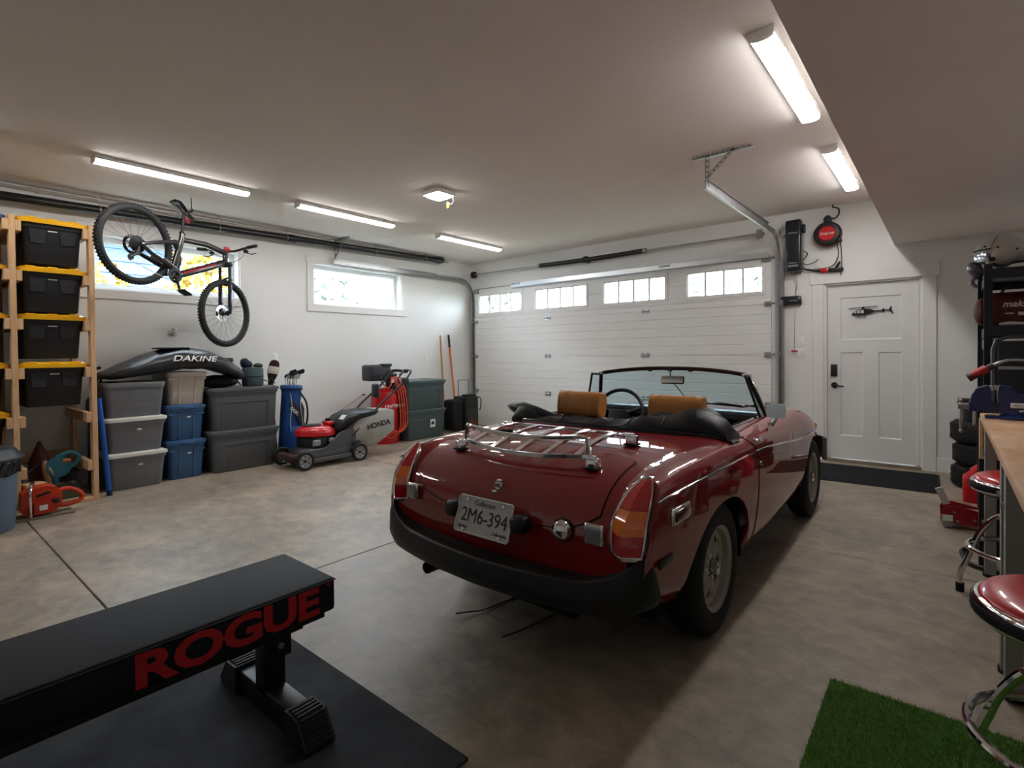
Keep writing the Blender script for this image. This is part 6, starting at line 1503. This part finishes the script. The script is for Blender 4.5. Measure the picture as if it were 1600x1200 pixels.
bench(0.30, 2.668, (0.50, 2.60), 'nearer wood topped workbench with grey legs at the right picture edge')
for k, yy in enumerate((3.05,)):
    ub = thing('storage_crate', 'dark crate on the floor beneath the workbench with the vice', 'crate', (.40, yy, 0))
    tub_body(.44, .30, .34, .92, .03, .01, True).build('tub', M_tblack, ub, ang=40)
    MB().rbox((0, 0, .30), (.26, .4, .04), .01).build('contents', M_gblk, ub)

M_seat = pm('red_vinyl', '#c40e18', .3, coat=.5, bump=.03, bscale=60)
def stool(x, y, label, a0, r=.195):
    t = thing('bar_stool', label, 'stool', (x, y, 0), a0, group='red and chrome bar stools')
    k = r / .195
    MB().lathe([(.186 * k * math.cos(a), .614 + .047 * math.sin(a) ** .8) for a in [math.pi / 2 * j / 14 for j in range(15)]], 48).build('cushion', M_seat, t)
    MB().lathe([(.17 * k, .565), (.192 * k, .567), (.197 * k, .575), (.197 * k, .610), (.192 * k, .618), (.185 * k, .62)], 48).build('chrome_band', M_chrome, t)
    MB().lathe([(.1985 * k, .578), (.2 * k, .582), (.2 * k, .604), (.1985 * k, .608)], 48).build('band_stripe', M_gblk, t)
    MB().lathe([(0, .565), (.17 * k, .565), (.15 * k, .545), (.06, .53), (.03, .52), (0, .52)], 32).build('seat_pan', M_gblk, t)
    MB().cyl((0, 0, .30), (0, 0, .53), .025, n=16).build('centre_post', M_gblk, t)
    MB().torus(.205 * k, .0125, 56, 10, TR((0, 0, .27))).build('foot_ring', M_chrome, t)
    for q in range(4):
        a = q * math.pi / 2; c_, s_ = math.cos(a), math.sin(a)
        pts = [(.02, .46), (.10, .42), (.155, .34), (.185, .262), (.225, .14), (.24, .085), (.24, .03)]
        leg = MB().tube(catmull([(u * c_, u * s_, z) for u, z in pts], 5), .0135, 10).build('leg', M_chrome, t)
        MB().cyl((.24 * c_, .24 * s_, 0), (.24 * c_, .24 * s_, .045), .018, n=14).build('rubber_foot', M_rubber, leg)
    return t
stool(.285, 3.55, 'red topped chrome stool tucked under the workbench by the vice', 2.9)
stool(.262, 1.885, 'red topped chrome stool in the foreground standing on the turf', 2.75, .21)

# ---- blue bench vice
vc = thing('bench_vice', 'blue cast iron bench vice bolted to the workbench end', 'vice', (.24, 3.80, .90))
M_vblue = pm('vice_blue', '#15275c', .35, coat=.3, var=.15, vscale=10)
PXZ = plane((0, 0, 0), (1, 0, 0), (0, 0, 1))
def vprof(poly, y0, y1, nm, mat=M_vblue): return MB().prism(poly, y0, y1, PXZ).build(nm, mat, vc, ang=30)
MB().lathe([(0, 0), (.085, 0), (.088, .012), (.07, .022), (.055, .03), (.05, .05), (0, .05)], 28, TR((.045, 0, 0))).build('swivel_base', M_vblue, vc)
for a in (.5, 2.6, 3.7, 5.8): MB().cyl((.045 + .105 * math.cos(a), .07 * math.sin(a), 0), (.045 + .105 * math.cos(a), .07 * math.sin(a), .012), .011, n=6).build('bolt', M_steel, vc)
MB().rbox((.045, 0, .008), (.26, .10, .014), .005).build('base_lugs', M_vblue, vc)
vprof([(-.03, .03), (.13, .03), (.13, .10), (.09, .125), (.05, .13), (.02, .17), (-.025, .178), (-.035, .165), (-.035, .11), (-.03, .08)], -.045, .045, 'fixed_jaw')
vprof([(-.15, .05), (-.14, .12), (-.12, .158), (-.08, .175), (-.06, .168), (-.06, .11), (-.055, .05)], -.045, .045, 'moving_jaw')
vprof([(-.15, .035), (.03, .035), (.03, .085), (-.15, .085)], -.03, .03, 'slide')
for x in (-.058, -.038): MB().rbox((x, 0, .163), (.012, .10, .024), .002, 1).build('jaw_plate', M_steel, vc)
MB().cyl((-.15, 0, .06), (-.195, 0, .06), .018, n=14).build('screw_head', M_steel, vc)
MB().cyl((-.182, 0, .085), (-.182, 0, -.075), .007, n=10).ball((-.182, 0, .088), .011, 10, 8).ball((-.182, 0, -.078), .011, 10, 8).build('handle_bar', M_steel, vc)
MB().rbox((.055, -.047, .075), (.085, .006, .026), .0028, 2).build('name_plate', M_label, vc)
text('plate_lettering', 'RECORD', .015, plane((.055, -.0502, .075), (1, 0, 0), (0, 0, 1)), M_ink, vc, .0004)
MB().tube([(.05, -.05, .045), (.075, -.075, .05), (.13, -.09, .035)], .007, 8).build('swivel_lock', M_steel, vc)

# ---- black steel shelving unit with things on it
su = thing('shelving_unit', 'black steel shelving unit in the corner behind the workbench', 'shelving', (.41, 4.86, 0))
M_shelf = pm('shelf_black', '#20222a', .38)
for x in (-.215, .20):
    for yy in (-.44, .44): MB().bx(x - .02, x + .02, yy - .003, yy + .003, 0, 1.80).bx(x - .02 if x < 0 else x + .017, x - .017 if x < 0 else x + .02, yy - .02, yy + .02, 0, 1.80).build('post', M_shelf, su, ang=0)
for z in (.12, .55, .93, 1.40, 1.755): MB().bx(-.21, .20, -.44, .44, z, z + .012).bx(-.215, -.205, -.44, .44, z - .05, z + .014).bx(.195, .205, -.44, .44, z - .05, z + .014).bx(-.21, .20, -.445, -.437, z - .05, z + .014).bx(-.21, .20, .437, .445, z - .05, z + .014).build('shelf', M_shelf, su, ang=0)
# flight helmet
fh = thing('flight_helmet', 'white pilot flight helmet with clear visor on the top shelf', 'helmet', (.275, 4.66, 1.767))
M_helm = pm('helmet_white', '#b9b3a8', .35, coat=.3, var=.08)
hl_ = MB(); 
def helm(u, v):
    a = 2 * math.pi * u; b_ = -.62 + (math.pi / 2 + .62) * v
    x, y, z = .135 * math.cos(b_) * math.cos(a), .108 * math.cos(b_) * math.sin(a), .125 + .115 * math.sin(b_)
    if x < -.05 and z < .115: x = -.05 - (x + .05) * -.25
    return (x, y, z)
hl_.grid(helm, 36, 18).build('shell', M_helm, fh)
MB().grid(lambda u, v: (.142 * math.cos(.15 + 1.0 * v) * math.cos(math.pi - 1.1 + 2.2 * u), .115 * math.cos(.15 + 1.0 * v) * math.sin(math.pi - 1.1 + 2.2 * u), .13 + .118 * math.sin(.15 + 1.0 * v)), 20, 10).build('visor_cover', M_helm, fh, solid=.004)
for s in (-1, 1): MB().lathe([(0, .028), (.035, .024), (.056, .012), (.062, 0)], 24, TR((.0, s * .098, .10), (s * rad(-90), 0, 0))).build('ear_cup', M_helm, fh)
MB().tube([(.142 * math.cos(.15) * math.cos(math.pi - 1.1 + .11 * k), .116 * math.cos(.15) * math.sin(math.pi - 1.1 + .11 * k), .147) for k in range(21)], .004, 6).build('edge_trim', M_black, fh)
MB().grid(lambda u, v: ((.138 + .02 * v * (1 - v)) * math.cos(math.pi - .95 + 1.9 * u), .108 * math.sin(math.pi - .95 + 1.9 * u), .145 - .075 * v), 16, 8).build('visor', pm('clear_visor', '#b9c0c6', .08, .6), fh, solid=.002)
MB().lathe([(0, .05), (.022, .045), (.038, .02), (.04, -.02), (.03, -.05), (.012, -.075), (0, -.08)], 18, TR((-.135, 0, .035), (0, rad(-20), 0))).build('oxygen_mask', pm('mask_grey', '#7d8088', .25, .5, var=.5, vscale=30), fh)
MB().tube(catmull([(-.14, -.01, -.02), (-.15, -.02, -.06), (-.125, -.03, -.09)], 6), .012, 8).build('mask_hose', pm('mask_grey', '#7d8088', .25, .5), fh)
for p in ((-.03, -.109, .15), (.06, -.098, .13), (-.09, -.08, .165)): MB().cyl(p, (p[0], p[1] - .006, p[2]), .006, n=10).build('rivet', M_black, fh)
MB().cyl((-.055, -.118, .075), (-.055, -.128, .075), .014, n=14).build('ear_port', M_black, fh)
bg2 = thing('soft_case', 'black soft case standing behind the helmet on the top shelf', 'bag', (.51, 4.86, 1.767))
MB().rbox((0, 0, .12), (.18, .36, .24), .05, 3).build('body', M_bag, bg2); MB().tube(arc_pts((0, 0, .225), .06, 0, 180, 10), .009).build('handle', M_black, bg2)
mk_ = thing('tool_bag', 'maroon fabric tool bag on the second shelf', 'tool bag', (.335, 4.62, 1.412))
M_mar = pm('maroon_bag', '#521018', .6, var=.25, vscale=10, bump=.1)
MB().loft([[(x * s_, y * s2, z) for x, y in rrect(.28, .30, .05)] for z, s_, s2 in ((0, .96, .96), (.02, 1.0, 1.0), (.15, 1.0, .95), (.20, .93, .75), (.215, .85, .55))]).build('bag_body', M_mar, mk_, ang=60)
MB().ball((-.16, -.03, .10), (.045, .09, .09), 14, 10).build('side_pocket', M_mar, mk_)
text('lettering', 'makita', .055, plane((.0, -.1415, .135), (1, 0, 0), (0, 0, 1)), pm('cream_print', '#d8cdbb', .5), mk_, .001, shear=.3, bold=.001)
MB().bx(-.06, -.02, -.1425, -.139, .075, .082).bx(.0, .06, -.1425, -.139, .065, .085).build('print_block', MATS['cream_print'], mk_, ang=0)
MB().tube(arc_pts((0, 0, .20), .07, 0, 180, 10), .008).build('handle', M_black, mk_)
pt = thing('rag', 'crumpled cream rag on the second shelf in front of the tool bag', 'rag', (.30, 4.455, 1.412))
MB().ball((0, 0, .012), (.055, .018, .014), 14, 8).ball((.05, 0, .010), (.03, .016, .012), 12, 8).build('cloth', pm('cream_cloth', '#c9c3b6', .8, bump=.2, bscale=60), pt)
cp_ = thing('cup', 'pale mint green cup on the second shelf', 'cup', (.395, 4.47, 1.412))
MB().lathe([(0, 0), (.024, 0), (.032, .075), (.029, .075), (.022, .008), (0, .008)], 20).build('cup_body', pm('mint', '#8fb5a6', .4), cp_); MB().torus(.017, .004, 16, 6, TR((.038, 0, .038), (rad(90), 0, 0))).build('handle', MATS['mint'], cp_)
tp = thing('vacuum_tube', 'grey plastic vacuum tube standing on the third shelf', 'vacuum tube', (.235, 5.16, .942))
MB().lathe([(.024, 0), (.024, .18), (.032, .20), (.032, .32), (.040, .33), (.040, .40), (.036, .40)], 24).build('tube', pm('tube_grey', '#767c86', .45), tp)
MB().torus(.033, .004, 24, 6, TR((0, 0, .21))).build('collar', MATS['tube_grey'], tp)
cn = thing('safety_cone', 'small orange safety cone on the third shelf', 'cone', (.262, 4.92, .942))
MB().lathe([(0, .20), (.012, .20), (.05, .012), (.065, .012), (.065, 0), (0, 0)], 20).build('cone', pm('cone_orange', '#d8331c', .5), cn); MB().lathe([(.0255, .13), (.036, .08)], 20, TR((0, 0, 0), (0, 0, 0), (1.02, 1.02, 1))).build('stripe', M_label, cn)

# ---- folded chair leaning on the shelving, pruning saw hung over it
fc_ = thing('folding_chair', 'black padded folding chair leaning against the shelving', 'chair', (.40, 4.27, 0), rot=(rad(-3.5), 0, 0))
M_ctube = pm('chair_tube', '#4d5058', .35, .6)
fr_ = [(-.185, 0, 0), (-.185, 0, 1.27), (-.17, 0, 1.325), (-.12, 0, 1.345), (.12, 0, 1.345), (.17, 0, 1.325), (.185, 0, 1.27), (.185, 0, 0)]
MB().tube(fr_, .0125, 10).build('back_frame', M_ctube, fc_)
MB().rbox((0, .0, 1.12), (.345, .03, .40), .04, 3).build('backrest', M_gblk, fc_)
MB().rbox((0, .035, .66), (.36, .035, .40), .03, 3).build('seat', M_gblk, fc_)
for s in (-1, 1): MB().tube([(s * .15, .06, .02), (s * .15, .05, .84)], .0105, 8).build('leg', M_ctube, fc_)
MB().tube([(-.15, .06, .12), (.15, .06, .12)], .008, 8).build('cross_bar', M_ctube, fc_)
ps = thing('bow_saw', 'curved bow saw with a dark red handle hooked over the folding chair', 'hand saw', (.21, 4.205, 1.15))
MB().tube(catmull([(-.115, -.01, -.055), (-.06, -.01, -.02), (.0, -.005, .025)], 6), [.024, .024, .022, .022, .021, .020, .020, .019, .019, .018, .018, .018, .018], 12).build('handle', pm('handle_maroon', '#3d1512', .5), ps)
MB().tube([(-.09, -.01, -.035), (-.03, -.008, .005)], .0235, 12).build('grip_insert', pm('red_plastic', '#b3231f', 0.4), ps)
MB().tube(catmull([(.0, -.005, .025), (.05, -.005, .05), (.11, -.005, .055), (.165, -.005, .04)], 6), .009, 8).build('bow', M_steel, ps)
MB().rbox((.195, -.005, .035), (.07, .03, .05), .01).build('end_clamp', M_org, ps)
MB().bx(.02, .18, -.006, -.004, .0, .018).build('blade', M_steel, ps, ang=0)

# ---- yellow drawer cabinet on a black stand, tyres, fuel can, jack, mats
yc_ = thing('drawer_cabinet', 'small yellow ochre drawer cabinet on a black stand behind the workbench', 'drawer cabinet', (.235, 4.135, 0))
M_och = pm('ochre_wood', '#c08b2b', .5, var=.2, vscale=5)
MB().bx(-.09, .09, -.045, .045, .63, .645).bx(-.09, .09, -.045, .045, .845, .86).bx(-.09, -.075, -.045, .045, .645, .845).bx(.075, .09, -.045, .045, .645, .845).bx(-.075, .075, .035, .045, .645, .845).build('carcass', M_wood, yc_, ang=0)
for k in range(3): dr_ = MB().rbox((0, -.02, .678 + .066 * k), (.148, .055, .050), .004).build('drawer', M_och, yc_); MB().rbox((-.0, -.05, .690 + .066 * k), (.07, .012, .012), .004).build('pull', M_black, dr_)
for x in (-.08, .08): MB().bx(x - .012, x + .012, -.04, .04, 0, .63).build('stand_leg', M_black, yc_, ang=0)
MB().bx(-.075, .075, .02, .03, .05, .60).build('stand_back', M_black, yc_, ang=0)

def tyre(z, label, k=1.0, w=.205):
    t = thing('car_tyre', label, 'tyre', (.325 + (.0, .012, -.006, 0)[int(z / .2) % 4], 6.46, z), group='stacked car tyres'); r = .30 * k; h = w
    MB().lathe([(.19 * k, .02), (.235 * k, .0), (.27 * k, .008), (r - .01, .03), (r, .05), (r, h - .05), (r - .01, h - .03), (.27 * k, h - .008), (.235 * k, h), (.19 * k, h - .02), (.19 * k, .02)], 48).build('tyre_body', M_rubber, t)
    for zz in (.065, .102, .14): MB().torus(r + .0005, .003, 48, 4, TR((0, 0, zz))).build('tread_groove', M_darkseam, t)
    sp = MB()
    for q in range(48):
        a = 2 * math.pi * q / 48
        for zz in (.045, h - .045): sp.box((0, 0, 0), (.003, .016, .03), TR((r * math.cos(a), r * math.sin(a), zz), (0, 0, a)))
    tag(sp.build('tread_blocks', M_rubber, t, ang=0), kind='stuff')
    return t
tyre(0, 'black car tyre lying at the bottom of the corner stack'); tyre(.205, 'black car tyre lying in the middle of the corner stack'); tyre(.41, 'black car tyre lying at the top of the corner stack under the bucket')
bk = thing('bucket', 'dark bucket with a wire handle on the stacked tyres', 'bucket', (.245, 6.40, .615))
MB().lathe([(0, 0), (.13, 0), (.165, .15), (.178, .155), (.178, .175), (.165, .175), (.125, .01), (0, .01)], 30).build('pail', pm('bucket_dark', '#26272b', .4), bk)
MB().tube([(.172 * math.cos(a), -.172 * math.sin(a) * .35 - .05 * math.sin(a), .16 - .10 * math.sin(a)) for a in [math.pi * k / 12 for k in range(13)]], .003, 6).build('wire_handle', M_steel, bk)
MB().rbox((-.02, -.05, .19), (.30, .12, .03), .008).build('tray_on_top', pm('rust_tray', '#3a2420', .6), bk)
MB().cyl((-.06, -.19, .22), (-.06, -.185, -.02), .013, n=10).build('pipe_handle', pm('pale_pipe', '#8f8a82', .5), bk)
fc2 = thing('fuel_can', 'red plastic fuel can on the floor in front of the tyres', 'fuel can', (.185, 5.83, 0))
M_can = pm('can_red', '#c81420', .4)
MB().loft([[(x * s_ + o_, y * s2, z) for x, y in rrect(.22, .17, .035)] for z, s_, s2, o_ in ((0, .95, .95, 0), (.015, 1, 1, 0), (.19, 1, 1, 0), (.24, .85, .95, .012), (.30, .45, .7, .045), (.45, .35, .5, .055), (.455, .3, .45, .055))]).build('can_body', M_can, fc2, ang=45)
MB().tube(catmull([(.055, .0, .45), (.05, -.06, .44), (.03, -.085, .36), (.02, -.08, .26)], 6), .016, 8).build('handle', M_can, fc2)
MB().cyl((-.05, .0, .225), (-.05, 0, .262), .025, n=16).build('cap', M_black, fc2)
jk = thing('floor_jack', 'red trolley jack on the floor beside the workbench', 'car jack', (.0, 4.90, 0), rad(6))
M_jack = pm('jack_red', '#9a1322', .35, coat=.3)
for s in (-1, 1):
    MB().prism([(-.03, .055), (-.035, .12), (-.02, .155), (.03, .165), (.12, .15), (.42, .085), (.50, .07), (.50, .035), (.06, .035)], s * .075 - .004, s * .075 + .004, plane((0, 0, 0), (1, 0, 0), (0, 0, 1))).build('side_plate', M_jack, jk, ang=0)
    for x, z in ((.03, .12), (.14, .08), (.05, .06), (.26, .095)): MB().cyl((x, s * .079, z), (x, s * .086, z), .009, n=12).build('bolt', M_steel, jk)
    wl_ = MB().lathe([(0, -.018), (.03, -.018), (.036, -.012), (.036, .012), (.03, .018), (0, .018)], 20, TR((.0, s * .05, .036), (rad(90), 0, 0))).build('caster_wheel', M_steel, jk)
MB().bx(-.03, .10, -.074, .074, .05, .06).bx(.3, .5, -.074, .074, .04, .05).build('cross_plate', M_jack, jk, ang=0)
MB().rbox((-.005, -.081, .075), (.055, .004, .045), .0015, 1).build('label_sticker', M_label, jk)
text('lettering', 'AC', .038, plane((.235, -.0795, .062), (1, 0, -.12), (.12, 0, 1)), M_label, jk, .0008)
MB().prism([(-.022, -.02), (.022, -.02), (.022, .10), (-.022, .10)], -.012, .012, TR((-.012, 0, .175), (rad(90), 0, rad(0))) @ TR((0, 0, 0), (0, 0, rad(22)))).build('handle_socket', pm('socket_silver', '#d4d4d0', .4, .4), jk)
MB().rbox((.20, 0, .115), (.30, .09, .03), .008, 2, TR((0, 0, 0), (0, rad(12) * 0, 0))).build('lift_arm', pm('arm_tan', '#a98662', .5, var=.3), jk)
MB().lathe([(0, 0), (.045, 0), (.05, .012), (0, .012)], 20, TR((.40, 0, .11))).build('saddle_pad', M_black, jk)
jh = thing('jack_handle', 'curved black bar lying on the floor behind the stool', 'bar', (.08, 4.15, 0))
MB().tube(catmull([(.26, .40, .014), (.10, .33, .014), (.0, .17, .014), (-.005, .05, .014), (.03, -.10, .014), (.16, -.16, .014)], 8), .013, 10).build('bar', M_black, jh)
MB().tube([(.26, .40, .014), (.16, .365, .014)], .017, 10).build('grip', M_rubber, jh)

dmt = thing('door_mat', 'dark charcoal ribbed door mat in front of the white door', 'mat', (-.70, 6.33, 0), rad(1.5))
MB().rbox((0, 0, .006), (1.30, .86, .010), .004, 1).build('backing', M_rubber, dmt)
ct = MB()
for k in range(40): ct.box((0, -.405 + .0208 * k, .0125), (1.26, .013, .006))
tag(ct.build('ribs', pm('carpet_charcoal', '#26272a', .95, var=.4, vscale=60, bump=.4, bscale=300), dmt, ang=0), kind='stuff')
# ---- artificial turf
tf = thing('turf_mat', 'green artificial grass mat under the foreground stool', 'mat', (.13, 1.50, 0))
MB().rbox((0, 0, .004), (.95, 1.64, .008), .003, 1).build('backing', pm('turf_backing', '#47662c', .9), tf)
rg = random.Random(5); bl = MB(); vs, fs = [], []
for k in range(62000):
    x, y = rg.uniform(-.475, .475), rg.uniform(-.2, .82); h = rg.uniform(.012, .026); a = rg.uniform(0, 6.283); lx, ly = rg.gauss(0, .006), rg.gauss(0, .006); w_ = .0011
    n = len(vs); vs += [(x - w_ * math.cos(a), y - w_ * math.sin(a), .007), (x + w_ * math.cos(a), y + w_ * math.sin(a), .007), (x + lx, y + ly, h)]; fs.append((n, n + 1, n + 2))
bl.add(vs, fs); tag(bl.build('grass_blades', pm('turf_green', '#8fbf4a', .7, var=.5, vscale=60, col2='#5f9434'), tf, ang=0, recalc=False), kind='stuff')

# ================================================================ FOREGROUND: rubber mat and flat bench
gm = tag(MB().rbox((-1.85, -.70, .006), (1.40, 3.71, .012), .003, 1).build('gym_mat', pm('gym_rubber', '#3d4045', .8, spec=.25, var=.45, vscale=4, col2='#27292c', bump=.15, bscale=160)), 'black rubber gym mat on the floor under the flat bench', 'mat')
fb_ = thing('flat_bench', 'black flat weight bench with large red lettering on its side', 'weight bench', (-1.865, 0, .012))
M_pad = pm('bench_vinyl', '#14181f', .6, var=.2, vscale=5, bump=.12, bscale=350, spec=.2)
MB().rbox((0, .3125, .411), (.37, 1.425, .115), .012, 3).build('pad', M_pad, fb_)
MB().bx(-.17, .17, -.36, .99, .335, .356).build('pad_board', M_blk_trim, fb_, ang=0)
for z in (.462, ): MB().tube([(.186, -.40, z), (.186, 1.024, z), ], .002, 5).tube([(.186, 1.0255, z), (-.186, 1.0255, z)], .002, 5).build('seam', M_gblk, fb_)
M_rred = pm('print_red', '#a3141a', .5)
tx = text('lettering', 'ROGUE', .128, plane((.1856, .690, .404), (0, 1, 0), (0, 0, 1)), M_rred, fb_, .0006, xs=1.30, bold=.0045, space=.95)
text('registered_mark', '®', .022, plane((.1856, 1.0, .452), (0, 1, 0), (0, 0, 1)), M_rred, fb_, .0005)
MB().bx(-.038, .038, -.30, .98, .255, .335).build('spine_tube', M_blk_trim, fb_, ang=0)
for yy in (.875, -.25):
    MB().rbox((0, yy, .17), (.076, .076, .20), .006, 2).build('leg_post', M_blk_trim, fb_)
    MB().prism([(-.20, .335), (.055, .335), (.055, .19), (-.02, .19), (-.045, .26)], -.046, -.040, TR((0, yy, 0)) @ plane((0, 0, 0), (0, 1, 0), (0, 0, 1))).prism([(-.20, .335), (.055, .335), (.055, .19), (-.02, .19), (-.045, .26)], .040, .046, TR((0, yy, 0)) @ plane((0, 0, 0), (0, 1, 0), (0, 0, 1))).build('gusset', M_blk_trim, fb_, ang=0)
    for z in (.285, .235): MB().cyl((.046, yy + .015, z), (.056, yy + .015, z), .0115, n=6).cyl((.056, yy + .015, z), (.062, yy + .015, z), .006, n=10).build('bolt', M_steel, fb_)
    ft = MB().rbox((.015, yy, .052), (.50, .076, .076), .005, 2).build('foot_tube', M_blk_trim, fb_)
    for s in (-1, 1):
        xx = .015 + s * .235
        w_ = [[(xx + s * .075, yy + q * .052, 0), (xx + s * .085, yy + q * .052, .02), (xx + s * .03, yy + q * .052, .098), (xx - s * .05, yy + q * .052, .102), (xx - s * .05, yy + q * .052, 0)] for q in (-1, 1)]
        cap = MB().loft(w_).build('rubber_foot', pm('foot_rubber', '#202022', .6), fb_, ang=20)
        for k in range(7):
            f = (k + .5) / 7; x0 = xx + s * (.085 - .055 * f); z0 = .02 + .078 * f
            MB().bx(x0 - .003, x0 + .005, yy - .042, yy + .042, z0 - .003, z0 + .006).build('grip_ridge', MATS['foot_rubber'], cap, ang=0)
        for k in range(4):
            x0 = xx + s * (.02 - .018 * k); MB().bx(x0 - .004, x0 + .004, yy - .042, yy + .042, .096, .106).build('grip_ridge', MATS['foot_rubber'], cap, ang=0)

# ---- thin wires trailing on the floor behind the car
tw = thing('trailing_wires', 'thin dark wires trailing on the concrete behind the car', 'wire', (-1.65, 1.95, 0))
M_wire = pm('wire_black', '#141416', .5); M_wireg = pm('wire_grey', '#77777c', .5)
def W(*pts, m=M_wire): MB().tube(catmull([(x + 1.65, y - 1.95, z) for x, y, z in pts], 6), .0035, 6).build('wire', m, tw)
W((-1.826, 1.755, .02), (-1.79, 1.83, .012), (-1.76, 1.888, .008), (-1.735, 2.05, .005), (-1.71, 2.25, .004), (-1.70, 2.5, .05))
W((-1.513, 1.737, .02), (-1.498, 1.831, .010), (-1.48, 1.98, .005), (-1.465, 2.2, .004), (-1.45, 2.5, .05))
W((-1.76, 1.888, .008), (-1.66, 1.868, .004), (-1.56, 1.85, .004), (-1.498, 1.84, .010), m=M_wireg)
